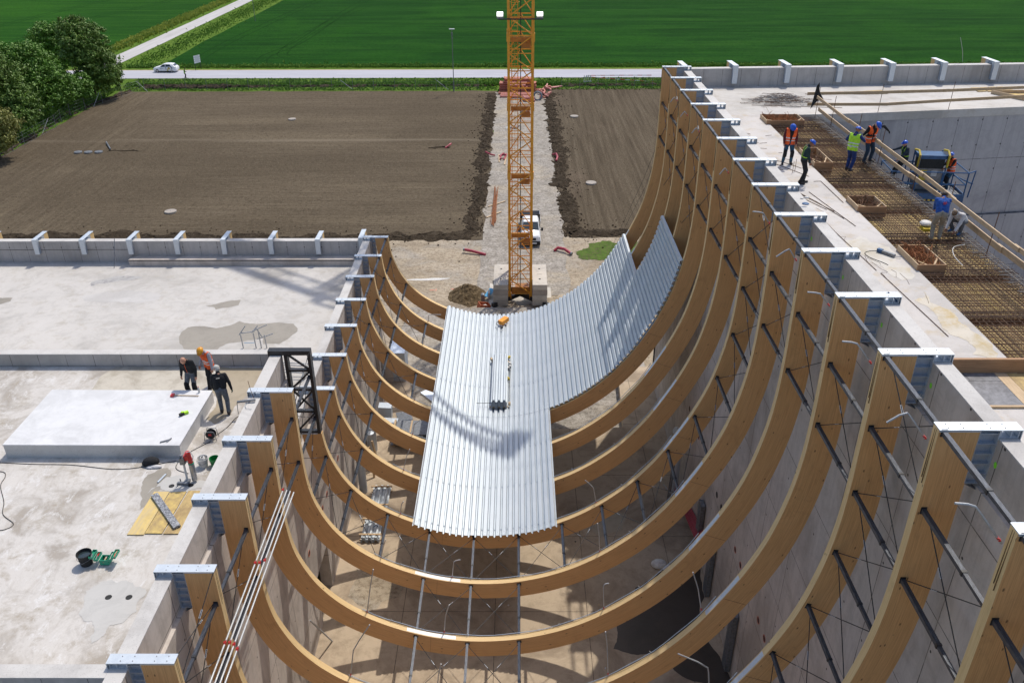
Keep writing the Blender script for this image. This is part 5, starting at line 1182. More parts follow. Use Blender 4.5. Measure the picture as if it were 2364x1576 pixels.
# foundation slab, hoses, bin
structure(MB().use('block').box((-2.3, 59.2, GZ-.1), (-1.0, 66, GZ+.20)).box((-.98, 58.3, GZ-.1), (1.1, 66, GZ+.17)).box((1.12, 58.6, GZ-.1), (2.9, 65.3, GZ+.2)).build('crane_foundation', None, origin=(0, 0, 0)), 'concrete slabs under the crane base')
tag(MB().use('block').box((-2.2, 58.2, GZ+.01), (-1.0, 59.15, GZ+.62)).build('concrete_block', None), 'low grey concrete block left in front of the crane', 'block')
m = MB().use('redpipe')
for q in range(3): m.path([(-.15+(.62+.05*q)*cos(a), 59.9+.1*q+(.65)*sin(a), GZ+.22+.05*q+.04*sin(3*a)) for a in [2*pi*i/20 for i in range(21)]], .04, 6)
m.path([(-.3, 59.2, GZ+.25), (-.4, 58.7, GZ+.3), (-.1, 58.3, GZ+.25)], .04, 6); tag(m.build('hose', None), 'dark red hose coiled in front of the crane', 'hose')
m = MB().use('cable')
for q in range(4): m.path([(1.0+.42*cos(a)+.04*q, 61.2+.3*sin(a), GZ+.3+.04*q) for a in [2*pi*i/16 for i in range(17)]], .035, 6)
tag(m.build('cable_coil', None), 'black cable coil between the crane ballast stacks', 'cable')
tag(MB().use('offwhite').box((.0, 59.0, GZ+.2), (.45, 59.4, GZ+.26)).build('sheet_of_film', None), 'white crumpled film by the red hose', 'film')
m = MB().use('greysteel').box((.6, 59.6, GZ+.2), (.75, 60.1, GZ+.85)).box((1.9, 60.1, GZ+.2), (2.05, 60.3, GZ+.8)); tag(m.build('steel_prop', None), 'dark steel props standing on the foundation', 'prop')
t = thing('waste_bin', (-2.65, 60.9, GZ), 'orange tilted bin with debris left of the crane', 'bin')
m = MB().use('red') ; M['binor'] = simple('bin_orange', (.55, .13, .04), (.42, .09, .03), 6, .5)
m = MB().use('binor'); R3 = Matrix.Rotation(.35, 3, 'Z') @ Matrix.Rotation(.25, 3, 'Y')
c = Vector((-2.65, 60.9, GZ+.45))
def tb(a, b):
    vs = [c+R3 @ Vector((x, y, z)) for z in (a[2], b[2]) for (x, y) in ((a[0], a[1]), (b[0], a[1]), (b[0], b[1]), (a[0], b[1]))]
    m.add(vs, [(0,3,2,1),(4,5,6,7),(0,1,5,4),(1,2,6,5),(2,3,7,6),(3,0,4,7)])
tb((-.45, -.35, -.4), (.45, -.31, .35)); tb((-.45, .31, -.4), (.45, .35, .35)); tb((-.45, -.309, -.4), (-.41, .309, .35)); tb((.41, -.309, -.4), (.45, .309, .35)); tb((-.409, -.309, -.4), (.409, .309, -.36)); m.build('bin_body', None, t)
m = MB().use('offwhite').ell(c+Vector((.1, .1, .1)), (.2, .16, .12), 8, 6).use('greysteel').ell(c+Vector((-.12, -.05, .05)), (.2, .2, .14), 8, 6); m.build('debris', None, t)
tag(MB().use('greysteel').box((-2.9, 62.1, GZ), (-2.6, 62.5, GZ+.95)).ell((-2.75, 62.3, GZ+.95), (.17, .22, .1), 10, 6).build('gas_cylinder_box', None), 'grey upright box left of the ballast', 'box')
tag(MB().use('lightblue').bar((-2.5, 63.0, GZ+.4), (-2.0, 63.8, GZ+.75), .5, .03).build('plastic_sheet', None), 'small light blue sheet left of the ballast', 'sheet')
tag(MB().use('wall').box((-2.35, 62.9, GZ), (-2.2, 63.6, GZ+.75)).build('board', None), 'short grey board left of the ballast', 'board')
# earth heap
m = MB(); vs = []; N = 30
for j in range(N+1):
    for i in range(N+1):
        u, v = i/N*2-1, j/N*2-1; r = sqrt(u*u+v*v); x, y = -4.1+u*1.75, 63.9+v*2.2
        z = max(0, 1-r)*1.15+(max(0, 1-r)**.5)*.28*mnoise.noise((x*2.2, y*2.2, 1))+(max(0, 1-r)**.5)*.20*mnoise.noise((x*6, y*6, 4)); vs.append((x, y, GZ-.05+z))
m.add(vs, [(j*(N+1)+i, j*(N+1)+i+1, (j+1)*(N+1)+i+1, (j+1)*(N+1)+i) for j in range(N) for i in range(N)]); M['heap'] = gmat('brown_heap', [(.3, (.05, .035, .02)), (.5, (.13, .095, .055)), (.75, (.24, .18, .11))], 4, bump=1, bdist=.1)
tag(m.build('earth_heap', 'heap', origin=(-4.1, 63.9, GZ)), 'brown earth heap on the yard left of the crane', 'heap')
for i, (x, y) in enumerate([(-7.4, 65.0), (-5.6, 65.2), (-5.2, 65.2), (-4.3, 65.2), (-3.9, 65.3)]):
    structure(MB().use('redspray').box((x, y, GZ+.03), (x+.4, y+.1, GZ+.034)).box((x+.5, y-.1, GZ+.03), (x+.56, y+.3, GZ+.034)).build('spray_mark', None), 'faint red sprayed mark on the yard')
patch('chalk_line', [(-9.9, 67.0), (-5.9, 67.4), (-5.8, 67.5), (-9.9, 67.1)], GZ+.034, M['offwhite'], .2, 3, 3, 'white chalk line on the yard left of the crane')
tag(MB().use('cable').path([(9.2, 47.3, 22.4), (9.0, 58, 13), (8.2, 71, GZ+.3)], .012, 4).path([(9.2, 47.3, 22.4), (9.3, 59, 12), (8.6, 71.6, GZ+.3)], .012, 4).build('guy_wire', None), 'thin guy wires from the right wall corner to the ground', 'wire')

# ------------------------------------------------------------------ white pick-up truck
t = thing('flatbed_truck', (1.4, 77.4, GZ), 'white flatbed van with its front facing the crane', 'truck')
def loft(m, secs, mt, closed=True):      # secs: list of (y, [(x,z)...]) rings
    m.use(mt); b = len(m.v); n = len(secs[0][1])
    for y, ring in secs: m.v += [(x, y, z) for x, z in ring]
    for i in range(len(secs)-1):
        for k in range(n): m.f.append((b+i*n+k, b+i*n+(k+1) % n, b+(i+1)*n+(k+1) % n, b+(i+1)*n+k)); m.mi.append(m.cur)
    if closed: m.f.append(tuple(b+k for k in range(n))[::-1]); m.mi.append(m.cur); m.f.append(tuple(b+(len(secs)-1)*n+k for k in range(n))); m.mi.append(m.cur)
def ring(xc, w0, w1, z0, z1, r=.12, zm=None):
    zm = zm if zm is not None else z0+(z1-z0)*.45
    return [(xc-w0+.05, z0), (xc+w0-.05, z0), (xc+w0, z0+.1), (xc+w0, zm), (xc+w1+.01, z1-r), (xc+w1-r, z1), (xc-w1+r, z1), (xc-w1-.01, z1-r), (xc-w0, zm), (xc-w0, z0+.1)]
xc = 1.36; g = GZ
m = MB(); loft(m, [(74.50, ring(xc, .78, .62, g+.30, g+.95)), (74.58, ring(xc, .90, .78, g+.26, g+1.08)), (74.75, ring(xc, .95, .84, g+.26, g+1.17)), (75.55, ring(xc, .955, .86, g+.26, g+1.30)), (76.05, ring(xc, .955, .80, g+.26, g+1.62)), (76.45, ring(xc, .955, .74, g+.26, g+1.86)), (76.8, ring(xc, .955, .74, g+.26, g+1.93)), (77.95, ring(xc, .955, .74, g+.26, g+1.93)), (78.02, ring(xc, .93, .72, g+.28, g+1.88))], 'white'); m.build('cab_body', None, t, smooth=True)
m = MB().use('glass'); m.add([(xc-.80, 75.60, g+1.335), (xc+.80, 75.60, g+1.335), (xc+.70, 76.40, g+1.865), (xc-.70, 76.40, g+1.865)], [(0, 1, 2, 3)]); m.build('windscreen', None, t)
for s_ in (-1, 1): MB().use('glass').add([(xc+s_*.955, 75.95, g+1.25), (xc+s_*.955, 77.7, g+1.25), (xc+s_*.81, 77.6, g+1.72), (xc+s_*.82, 76.5, g+1.72)], [(0, 1, 2, 3)]).build('side_window', None, t)
m = MB().use('rubber').box((xc-.9, 74.42, g+.25), (xc+.9, 74.6, g+.62)).box((xc-.5, 74.46, g+.72), (xc+.5, 74.52, g+.95)); m.build('bumper_and_grille', None, t)
MB().use('white').box((xc+.05, 74.405, g+.40), (xc+.57, 74.418, g+.51)).build('number_plate', None, t)
m = MB().use('chrome'); m.lathe((xc, 74.44, g+.84), [(.10, 0), (.085, 0), (.085, .02), (.10, .02)], 16, 'y'); m.bar((xc-.06, 74.43, g+.90), (xc, 74.43, g+.78), .02, .02).bar((xc+.06, 74.43, g+.90), (xc, 74.43, g+.78), .02, .02); m.build('round_emblem', None, t)
for s_ in (-1, 1):
    MB().use('glass').use('chrome').add([(xc+s_*.52, 74.50, g+.72), (xc+s_*.86, 74.58, g+.72), (xc+s_*.86, 74.60, g+.98), (xc+s_*.52, 74.52, g+.92)], [(0, 1, 2, 3)]).build('headlight', None, t)
    MB().use('rubber').box((xc+s_*1.0, 75.75, g+1.18), (xc+s_*1.2, 75.88, g+1.48)).bar((xc+s_*.9, 75.85, g+1.25), (xc+s_*1.05, 75.82, g+1.25), .05, .05).build('mirror', None, t)
    for y in (75.45, 79.3):
        w_ = MB().use('rubber').lathe((xc+s_*.78-.1, y, g+.33), [(.2, 0), (.33, .02), (.34, .1), (.33, .2), (.2, .22)], 18, 'x').build('wheel', None, t); MB().use('chrome').lathe((xc+s_*.90 if s_ > 0 else xc-.92, y, g+.33), [(.18, 0), (.18, .02), (.05, .03)], 14, 'x').build('rim', None, w_)
m = MB().use('greysteel').box((xc-.98, 78.15, g+.72), (xc+.98, 81.2, g+.82)); m.use('chrome').box((xc-1.0, 78.1, g+.82), (xc-.96, 81.2, g+1.25)).box((xc+.96, 78.1, g+.82), (xc+1.0, 81.2, g+1.25)).box((xc-1.0, 81.16, g+.82), (xc+1.0, 81.2, g+1.25)); m.use('rubber').box((xc-.95, 78.1, g+.82), (xc+.95, 78.16, g+1.9)).box((xc-.95, 78.1, g+1.9), (xc+.95, 78.2, g+1.98)); m.build('load_bed', None, t)
MB().use('greysteel').box((xc-.5, 76, g+.3), (xc+.5, 81, g+.7)).build('chassis', None, t)

# ------------------------------------------------------------------ white hatchback on the road
t = thing('parked_car', (-63.3, 156.9, GZ+.05), 'white hatchback with orange and dark graphics parked on the road edge', 'car')
g = GZ+.05; X0 = -65.35; YC = 156.9
def cring(yc, w0, w1, z0, z1, zm): return [(yc-w0+.05, z0), (yc+w0-.05, z0), (yc+w0, z0+.12), (yc+w0, zm), (yc+w1, z1-.06), (yc+w1-.12, z1), (yc-w1+.12, z1), (yc-w1, z1-.06), (yc-w0, zm), (yc-w0, z0+.12)]
def xloft(secs, mt, name, parent):
    m = MB().use(mt); n = len(secs[0][1])
    for x, rg in secs: m.v += [(x, y, z) for y, z in rg]
    for i in range(len(secs)-1):
        for k in range(n): m.f.append((i*n+k, i*n+(k+1) % n, (i+1)*n+(k+1) % n, (i+1)*n+k)); m.mi.append(0)
    m.f.append(tuple(range(n))[::-1]); m.f.append(tuple((len(secs)-1)*n+k for k in range(n))); m.mi += [0, 0]
    return m.build(name, None, parent, smooth=True)
xloft([(X0, cring(YC, .72, .66, g+.30, g+.66, g+.5)), (X0+.12, cring(YC, .84, .76, g+.22, g+.78, g+.6)), (X0+.9, cring(YC, .89, .78, g+.2, g+.97, g+.75)), (X0+1.25, cring(YC, .90, .76, g+.2, g+1.04, g+.88)), (X0+1.75, cring(YC, .90, .66, g+.2, g+1.36, g+.93)), (X0+2.2, cring(YC, .90, .62, g+.2, g+1.47, g+.95)), (X0+3.0, cring(YC, .90, .62, g+.2, g+1.48, g+.97)), (X0+3.6, cring(YC, .90, .62, g+.2, g+1.42, g+.99)), (X0+3.95, cring(YC, .88, .66, g+.22, g+1.10, g+.98)), (X0+4.15, cring(YC, .84, .70, g+.28, g+.92, g+.8)), (X0+4.2, cring(YC, .76, .66, g+.34, g+.8, g+.7))], 'white', 'body', t)
for s_ in (-1, 1):
    yy = lambda z: YC+s_*(.905-(z-g-.95)*.50)
    MB().use('glass').add([(X0+1.35, yy(g+.98), g+.98), (X0+2.25, yy(g+.98), g+.98), (X0+2.25, yy(g+1.38), g+1.38), (X0+1.85, yy(g+1.34), g+1.34)], [(0, 1, 2, 3)]).build('side_window', None, t)
    MB().use('glass').add([(X0+2.34, yy(g+.98), g+.98), (X0+3.35, yy(g+1.02), g+1.02), (X0+3.1, yy(g+1.36), g+1.36), (X0+2.34, yy(g+1.38), g+1.38)], [(0, 1, 2, 3)]).build('side_window', None, t)
    for x in (X0+.75, X0+3.35):
        w_ = MB().use('rubber').lathe((x, YC+s_*.80-.10, g+.31), [(.2, 0), (.30, .01), (.31, .1), (.30, .19), (.2, .2)], 18, 'y').build('wheel', None, t); MB().use('chrome').lathe((x, YC+(.905 if s_ > 0 else -.925), g+.31), [(.19, 0), (.19, .02), (.05, .02)], 14, 'y').build('rim', None, w_)
    MB().use('white').box((X0+1.35, YC+s_*.98-.05, g+.95), (X0+1.5, YC+s_*.98+.05, g+1.06)).build('mirror', None, t)
m = MB().use('glass').add([(X0+3.66, YC-.56, g+1.37), (X0+3.66, YC+.56, g+1.37), (X0+3.96, YC+.62, g+1.1), (X0+3.96, YC-.62, g+1.1)], [(0, 3, 2, 1)]); m.build('rear_window', None, t)
MB().use('rubber').box((X0+3.98, YC-.84, g+.86), (X0+4.12, YC-.5, g+.95)).box((X0+3.98, YC+.5, g+.86), (X0+4.12, YC+.84, g+.95)).build('tail_light', None, t)
m = MB().use('yellow'); yq = YC-.945
m.bar((X0+2.60, yq, g+.30), (X0+2.93, yq, g+.92), .17, .012, (0, -1, 0)); m.bar((X0+2.93, yq, g+.92), (X0+3.06, yq, g+.55), .15, .012, (0, -1, 0)); m.use('f_djean')
m.path([(X0+2.38, yq, g+.98), (X0+2.36, yq, g+.8), (X0+2.40, yq, g+.6), (X0+2.46, yq, g+.5)], .03, 4); m.path([(X0+3.22, yq, g+1.0), (X0+3.45, yq, g+.9), (X0+3.47, yq, g+.62)], .07, 4); m.use('textgrey').box((X0+1.3, yq, g+.70), (X0+1.9, yq+.004, g+.76)); m.build('side_graphics', None, t)
MB().use('rubber').box((X0+1.1, YC-.9, g+.17), (X0+3.05, YC+.9, g+.24)).build('sill', None, t)

# ------------------------------------------------------------------ duct parts and steel inside the hall
def duct(label, pts, wd, ht, mt='galv'):
    m = MB().use(mt)
    for a, b in zip(pts, pts[1:]): m.bar(a, b, wd, ht)
    tag(m.build('duct_section', None), label, 'duct', 'sheet metal parts on the hall floor')
duct('grey blue square duct end standing on the hall floor', [(-8.1, 43.3, HF), (-8.05, 43.3, HF+1.0)], .8, .6, 'galv_d')
duct('second grey blue duct lying in front of the first', [(-8.1, 42.3, HF+.3), (-7.2, 42.2, HF+.3)], .6, .55)
duct('large dark steel frame leaning beside the ducts', [(-7.0, 43.4, HF+.4), (-6.6, 41.8, HF+.6)], .9, .12, 'greysteel')
tag(MB().use('plate').bar((-5.9, 45.8, HF+.4), (-5.0, 44.8, HF+.3), .7, .2).build('metal_case', None), 'pale blue metal case by the hooked rod on the hall floor', 'case')
t = thing('steel_frame_stack', (-6.2, 41.3, HF), 'stack of dark steel plates and beams on the hall floor left of the deck', 'steel stack')
for q in range(4): MB().use('greysteel').box((-7.4+.1*q, 40.3-.05*q, HF+.15+.28*q), (-4.9-.1*q, 41.9-.1*q, HF+.19+.28*q)).build('steel_plate', None, t)
for (x, y) in ((-7.2, 40.5), (-6.2, 40.4), (-5.1, 40.3)): MB().use('plank_y').box((x-.05, y-.1, HF), (x+.05, y+1.2, HF+1.05)).build('timber_rail', None, t)
for i, y in enumerate((40.1, 39.5, 36.3)):
    tag(MB().use('galv').lathe((-8.35, y, HF), [(.22, 0), (.22, 1.6 if i < 2 else 2.4), (.05, 1.62 if i < 2 else 2.42)], 14).build('metal_barrel', None), 'upright round duct pipe against the left hall wall, %s from the far end' % nth(i), 'duct pipe', 'round duct pipes by the left wall')
tag(MB().use('plate').box((-8.3, 47.6, 3.9), (-7.3, 49.4, 4.8)).box((-8.28, 47.7, HF), (-7.35, 49.3, 3.9)).build('site_container', None), 'small pale ribbed container by the left hall wall far end', 'container')
m = MB().use('plank_y').bar((-7.95, 37.5, HF), (-8.15, 37.9, HF+1.8), .1, .1).bar((-7.8, 38.4, HF), (-8.1, 38.6, HF+1.7), .1, .1); tag(m.build('prop', None), 'reddish timbers leaning against the left hall wall', 'timber')
t = thing('steel_bracket_column', (8.3, 36.5, HF), 'silver elbow duct and steel uprights by the right hall wall', 'duct')
m = MB().use('galv').path([(8.55, 36.3, HF), (8.55, 36.3, HF+3.6), (8.5, 36.25, HF+3.95), (8.25, 36.2, HF+4.1)], .2, 12); m.build('elbow_duct', None, t, smooth=True)
MB().use('greysteel').tube((8.2, 35.6, HF), (8.3, 35.6, HF+3.2), .04, 6).tube((8.0, 35.2, HF), (8.1, 35.2, HF+2.8), .04, 6).build('upright', None, t)
t = thing('tube_bundle', (8.75, 33, HF), 'bundle of dark red tubes and silver rods leaning along the right hall wall', 'tubes')
m = MB().use('redpipe')
for q in range(9): m.tube((8.55+.04*q, 36.6, HF+.1+.03*(q % 3)), (8.6+.045*q, 30.4, HF+1.6+.05*q), .03, 6)
m.build('red_tube', None, t); m = MB().use('tube')
for q in range(5): m.tube((8.1+.09*q, 36.9-.3*q, HF), (8.3+.1*q, 32.5+.2*q, HF+1.9), .018, 5)
m.build('silver_rod', None, t)
for i, (y, mt) in enumerate([(28.6, 'greysteel'), (24.4, 'greysteel'), (20.8, 'greysteel'), (31.2, 'greysteel')]):
    tag(MB().use(mt).box((8.75, y, HF), (8.95, y+.55, HF+3.2)).build('wall_post', None), 'dark steel plate standing against the right hall wall, %s from the far end' % nth([1, 2, 3, 0][i]), 'steel plate', 'steel plates by the right wall')
for i, (x, y) in enumerate([(-8.2, 26.3), (-8.1, 24.6), (-8.3, 22.9)]):
    tag(MB().use('tube').tube((x, y+1.4, HF), (x-.35, y, HF+2.8), .035, 6).build('prop', None), 'silver prop leaning at the left hall wall, %s from the far end' % nth(i), 'prop', 'props by the left wall')
tag(MB().use('plastic' if 'plastic' in M else 'offwhite').ell((6.9, 30.6, HF+.15), (.4, .3, .2), 10, 6).ell((7.3, 30.3, HF+.1), (.25, .3, .14), 10, 6).build('tarpaulin', None), 'crumpled pale sheeting beside the dark wet patch', 'tarpaulin')
for i in range(26):
    x = rnd.uniform(-8, 8.5); y = rnd.uniform(14, 41); m = MB().use(rnd.choice(['offwhite', 'rust', 'plank_x', 'cable'])); a = rnd.uniform(0, 3); L_ = rnd.uniform(.04, .25)
    m.bar((x, y, HF+.03), (x+cos(a)*L_, y+sin(a)*L_, HF+.03), .06, .03); tag(m.build('debris', None), 'small scrap on the hall floor', 'debris', 'scraps scattered on the hall floor')
for i in range(1): tag(MB().use('blue').path([(-7.0, 33.2, HF+.1), (-7.15, 33.0, HF+.5), (-7.4, 33.1, HF+.2), (-7.3, 32.6, HF+.05)], .025, 5).build('hose', None), 'blue hose on the hall floor by the nearer sheet bundle', 'hose')

# ------------------------------------------------------------------ things on the left roofs
z = z2
t = thing('core_drill', (-10.1, 20.5, z), 'red core drill on its stand with a steel bit', 'drill')
MB().use('greysteel').box((-10.35, 20.35, z+.02), (-9.98, 20.43, z+.08)).box((-10.15, 20.3, z+.02), (-10.0, 20.55, z+.10)).tube((-10.32, 20.3, z), (-10.32, 20.3, z+.12), .02, 6).tube((-10.3, 20.5, z), (-10.3, 20.5, z+.12), .02, 6).build('base_plate', None, t)
MB().use('galv').tube((-10.07, 20.48, z+.05), (-10.07, 20.48, z+.98), .035, 8).build('column', None, t)
o_ = MB().use('chrome').lathe((-9.86, 20.52, z+.08), [(.085, 0), (.085, .60), (.03, .61)], 16).build('drill_bit', None, t); MB().use('green').lathe((-9.86, 20.52, z+.69), [(.086, 0), (.086, .04), (.03, .05)], 16).build('bit_collar', None, o_)
MB().use('redmotor' if 'redmotor' in M else 'red').tube((-9.86, 20.52, z+.72), (-9.9, 20.52, z+1.12), .075, 10).box((-10.02, 20.44, z+.85), (-9.88, 20.6, z+1.02)).build('motor', 'red', t)
MB().use('greysteel').box((-10.15, 20.4, z+.72), (-10.0, 20.56, z+.95)).tube((-10.25, 20.45, z+.8), (-10.1, 20.45, z+.8), .02, 6).ell((-10.1, 20.48, z+1.0), (.06, .06, .05), 8, 6).build('carriage', None, t)
MB().use('offwhite').path([(-9.95, 20.5, z+1.1), (-9.82, 20.5, z+1.15), (-9.74, 20.5, z+1.0), (-9.78, 20.5, z+.82), (-9.86, 20.5, z+.8)], .015, 6).build('handle', None, t)
def bucket(label, x, y, z, r, h, mt, fill=None, cat='bucket'):
    t = thing('bucket', (x, y, z), label, cat); MB().use(mt).lathe((x, y, z), [(r*.8, 0), (r, h), (r*1.06, h), (r*1.06, h-.03), (r*.94, h-.02), (r*.76, .03)], 20).build('bucket_body', None, t)
    MB().use('greysteel').path([(x-r*1.05, y, z+h*.9), (x-r*.9, y-r*.6, z+h*.62), (x, y-r*1.1, z+h*.45), (x+r*.9, y-r*.6, z+h*.62), (x+r*1.05, y, z+h*.9)], .006, 5).build('handle', None, t)
    if fill: fill(t)
def rags(t_):
    m = MB().use('offwhite')
    for q in range(5): m.path([(-9.85+.08*cos(a+q)*(1-.1*q), 21.3+.08*sin(a+q), z+.28+.015*q) for a in [i*.6 for i in range(11)]], .014, 5)
    m.build('coiled_hose', None, t_)
bucket('dusty white bucket with coiled hose beside the core drill', -9.85, 21.3, z, .165, .32, 'offwhite', rags)
bucket('green bucket half hidden behind the wall top', -9.5, 21.35, z, .15, .28, 'gbucket')
bucket('black bucket with water beside the green toolbox', -11.62, 17.0, z, .19, .38, 'rubber', lambda t_: MB().use('glass').lathe((-11.62, 17.0, z+.3), [(.165, 0), (.02, .002)], 16).build('water', None, t_))
t = thing('toolbox', (-11.1, 17.0, z), 'open green cantilever toolbox full of tools', 'toolbox')
m = MB().use('green'); m.box((-11.22, 16.92, z+.02), (-10.98, 17.14, z+.05)).box((-11.22, 16.92, z+.05), (-11.2, 17.14, z+.19)).box((-11.0, 16.92, z+.05), (-10.98, 17.14, z+.19)).box((-11.199, 16.92, z+.05), (-11.001, 16.935, z+.19)).box((-11.199, 17.125, z+.05), (-11.001, 17.14, z+.19)); m.build('box_body', None, t)
for i, (x, zz) in enumerate([(-11.40, .27), (-11.29, .19), (-10.91, .19), (-10.79, .28)]):
    o_ = MB().use('green').box((x-.055, 16.88, z+zz), (x+.055, 17.18, z+zz+.012)).box((x-.055, 16.88, z+zz+.012), (x-.048, 17.18, z+zz+.07)).box((x+.048, 16.88, z+zz+.012), (x+.055, 17.18, z+zz+.07)).box((x-.047, 16.88, z+zz+.012), (x+.047, 16.887, z+zz+.07)).box((x-.047, 17.173, z+zz+.012), (x+.047, 17.18, z+zz+.07)).build('tray', None, t)
m = MB()
for i in range(16):
    m.use(rnd.choice(['chrome', 'plank_x', 'greysteel', 'offwhite', 'red'])); x = rnd.choice([-11.40, -11.29, -11.1, -10.91, -10.79]); y = 17.03+rnd.uniform(-.08, .08); zz = {-11.40: .30, -11.29: .22, -11.1: .12, -10.91: .22, -10.79: .31}[x]
    m.bar((x+rnd.uniform(-.02, .02), y-.08, z+zz), (x+rnd.uniform(-.02, .02), y+.07, z+zz+.03), .02, .02)
m.build('tools', None, t); MB().use('green').path([(-11.22, 16.95, z+.1), (-11.40, 16.95, z+.28)], .008, 4).path([(-10.98, 16.95, z+.1), (-10.79, 16.95, z+.29)], .008, 4).build('hinge_arm', None, t)
def flat4(name, label, cat, pts, zz, th, mt, grp=None):
    m = MB().use(mt).prism(pts, zz, zz+th); return tag(m.build(name, None), label, cat, grp)
flat4('plywood_sheet', 'worn yellow formwork panel, leftmost of three beside the core drill', 'panel', [(-10.98, 18.11), (-10.51, 18.11), (-10.46, 20.0), (-10.92, 20.0)], z+.01, .027, 'board_y', 'three yellow panels')
flat4('plywood_sheet', 'bright yellow formwork panel, middle of three beside the core drill', 'panel', [(-10.49, 18.16), (-10.01, 18.16), (-9.95, 20.01), (-10.43, 19.97)], z+.012, .027, 'plyyellow', 'three yellow panels')
flat4('plywood_sheet', 'pale worn formwork panel, rightmost of three beside the core drill', 'panel', [(-9.97, 18.15), (-9.50, 18.15), (-9.40, 20.04), (-9.90, 20.04)], z+.01, .027, 'ply', 'three yellow panels')
m = MB().use('darkspeck' if 'darkspeck' in M else 'darkpanel').bar((-10.83, 19.80, z+.085), (-9.64, 18.36, z+.085), .20, .06); tag(m.build('plank', None), 'dark speckled plank lying diagonally on the yellow panels', 'plank')
flat4('plank', 'short yellow board cut by the left edge of the view', 'plank', [(-16.9, 20.2), (-16.0, 20.35), (-15.95, 20.65), (-16.9, 20.5)], z+.01, .03, 'board_y')
tag(MB().use('galv').bar((-10.98, 20.45, z+.03), (-10.88, 20.85, z+.03), .05, .03).build('level', None), 'small dark hand tool on the wet streak', 'tool')
# clothes and bag
t = thing('bag', (-11.5, 21.35, z), 'black bag with a white cloth beside the plinth', 'bag')
m = MB().use('f_black').ell((-11.52, 21.38, z+.12), (.26, .17, .14), 14, 9).ell((-11.66, 21.34, z+.08), (.15, .12, .09), 10, 7); m.build('bag_body', None, t, smooth='all')
m = MB().use('f_white').ell((-11.35, 21.22, z+.04), (.22, .08, .05), 12, 7).ell((-11.5, 21.19, z+.03), (.12, .07, .04), 10, 6); m.build('cloth', None, t, smooth='all')
# cable reel
t = thing('cable_reel', (-10.05, 22.72, z), 'small cable reel with black cable and a wire stand', 'cable reel')
m = MB().use('rubber').lathe((-10.05, 22.66, z+.22), [(.10, 0), (.16, .005), (.16, .02), (.09, .03), (.09, .13), (.16, .14), (.16, .155), (.1, .16)], 18, 'y'); m.build('spool', None, t)
MB().use('greysteel').path([(-10.25, 22.62, z+.02), (-10.2, 22.62, z+.36), (-9.9, 22.62, z+.36), (-9.85, 22.62, z+.02)], .012, 5).path([(-10.25, 22.86, z+.02), (-10.2, 22.86, z+.36), (-9.9, 22.86, z+.36), (-9.85, 22.86, z+.02)], .012, 5).build('stand', None, t)
MB().use('red').box((-10.1, 22.64, z+.2), (-10.0, 22.655, z+.27)).build('socket', None, t)
def cable(label, pts, r=.011, mt='cable'): 
    P = [Vector(p) for p in pts]; out = []
    for i in range(len(P)-1):
        p0, p1, p2, p3 = P[max(i-1, 0)], P[i], P[i+1], P[min(i+2, len(P)-1)]
        for j in range(6): q = j/6; out.append(.5*((2*p1)+(-p0+p2)*q+(2*p0-5*p1+4*p2-p3)*q*q+(-p0+3*p1-3*p2+p3)*q**3))
    out.append(P[-1]); tag(MB().use(mt).path(out, r, 5).build('cable', None), label, 'cable')
zc = z+.012
cable('black cable running from the left edge to the core drill', [(-17.5, 21.5, zc), (-16.4, 21.46, zc), (-15.3, 21.38, zc), (-14.05, 21.34, zc), (-12.7, 21.13, zc), (-11.9, 21.2, zc), (-10.75, 21.55, zc), (-10.3, 21.4, zc), (-10.1, 20.9, zc)])
cable('black cable curling near the left edge of the view', [(-17.3, 21.0, zc), (-16.14, 21.01, zc), (-15.84, 20.77, zc), (-15.74, 20.31, zc), (-15.24, 19.56, zc), (-14.96, 18.99, zc), (-14.44, 18.58, zc), (-14.57, 18.34, zc), (-14.9, 18.3, zc), (-15.4, 18.3, zc)])
cable('thin cable from the reel past the standing men to the wall', [(-10.05, 22.6, zc), (-10.6, 21.9, zc), (-10.7, 21.2, zc), (-10.2, 20.9, zc)])
cable('thin cable from the reel along the wall', [(-10.0, 22.9, zc), (-9.75, 23.4, zc), (-9.6, 24.0, zc), (-9.3, 24.3, zc)])
# on the plinth
zp = 16.25
t = thing('hammer', (-11.5, 24.6, zp), 'long handled hammer lying on the white plinth', 'hammer'); MB().use('plank_x').tube((-11.88, 24.6, zp+.03), (-11.0, 24.56, zp+.03), .017, 6).build('handle', None, t); MB().use('red').box((-11.97, 24.52, zp), (-11.86, 24.68, zp+.06)).build('hammer_head', None, t)
t = thing('cordless_tool', (-11.12, 23.42, zp), 'small lime green and black cordless tool on the white plinth', 'power tool'); MB().use('rubber').bar((-11.22, 23.33, zp+.05), (-11.12, 23.45, zp+.05), .09, .09).build('tool_body', None, t); MB().use('hivis_y').bar((-11.12, 23.46, zp+.05), (-11.0, 23.54, zp+.05), .10, .08).box((-11.2, 23.4, zp+.09), (-11.12, 23.48, zp+.12)).build('housing', None, t)
tag(MB().use('greysteel').bar((-11.33, 21.84, zp+.02), (-11.08, 21.98, zp+.02), .04, .04).bar((-11.12, 21.86, zp+.03), (-11.04, 22.06, zp+.03), .03, .03).build('wrench', None), 'grey metal hand tool at the near edge of the white plinth', 'tool')
t = thing('bottle', (-11.06, 24.82, zp), 'small clear bottle at the back corner of the white plinth', 'bottle'); MB().use('glassclear' if 'glassclear' in M else 'offwhite').lathe((-11.06, 24.82, zp), [(.035, 0), (.036, .15), (.015, .2), (.015, .22)], 10).build('bottle_body', None, t); MB().use('red').lathe((-11.06, 24.82, zp+.22), [(.017, 0), (.017, .025), (.004, .026)], 8).build('bottle_cap', None, t)
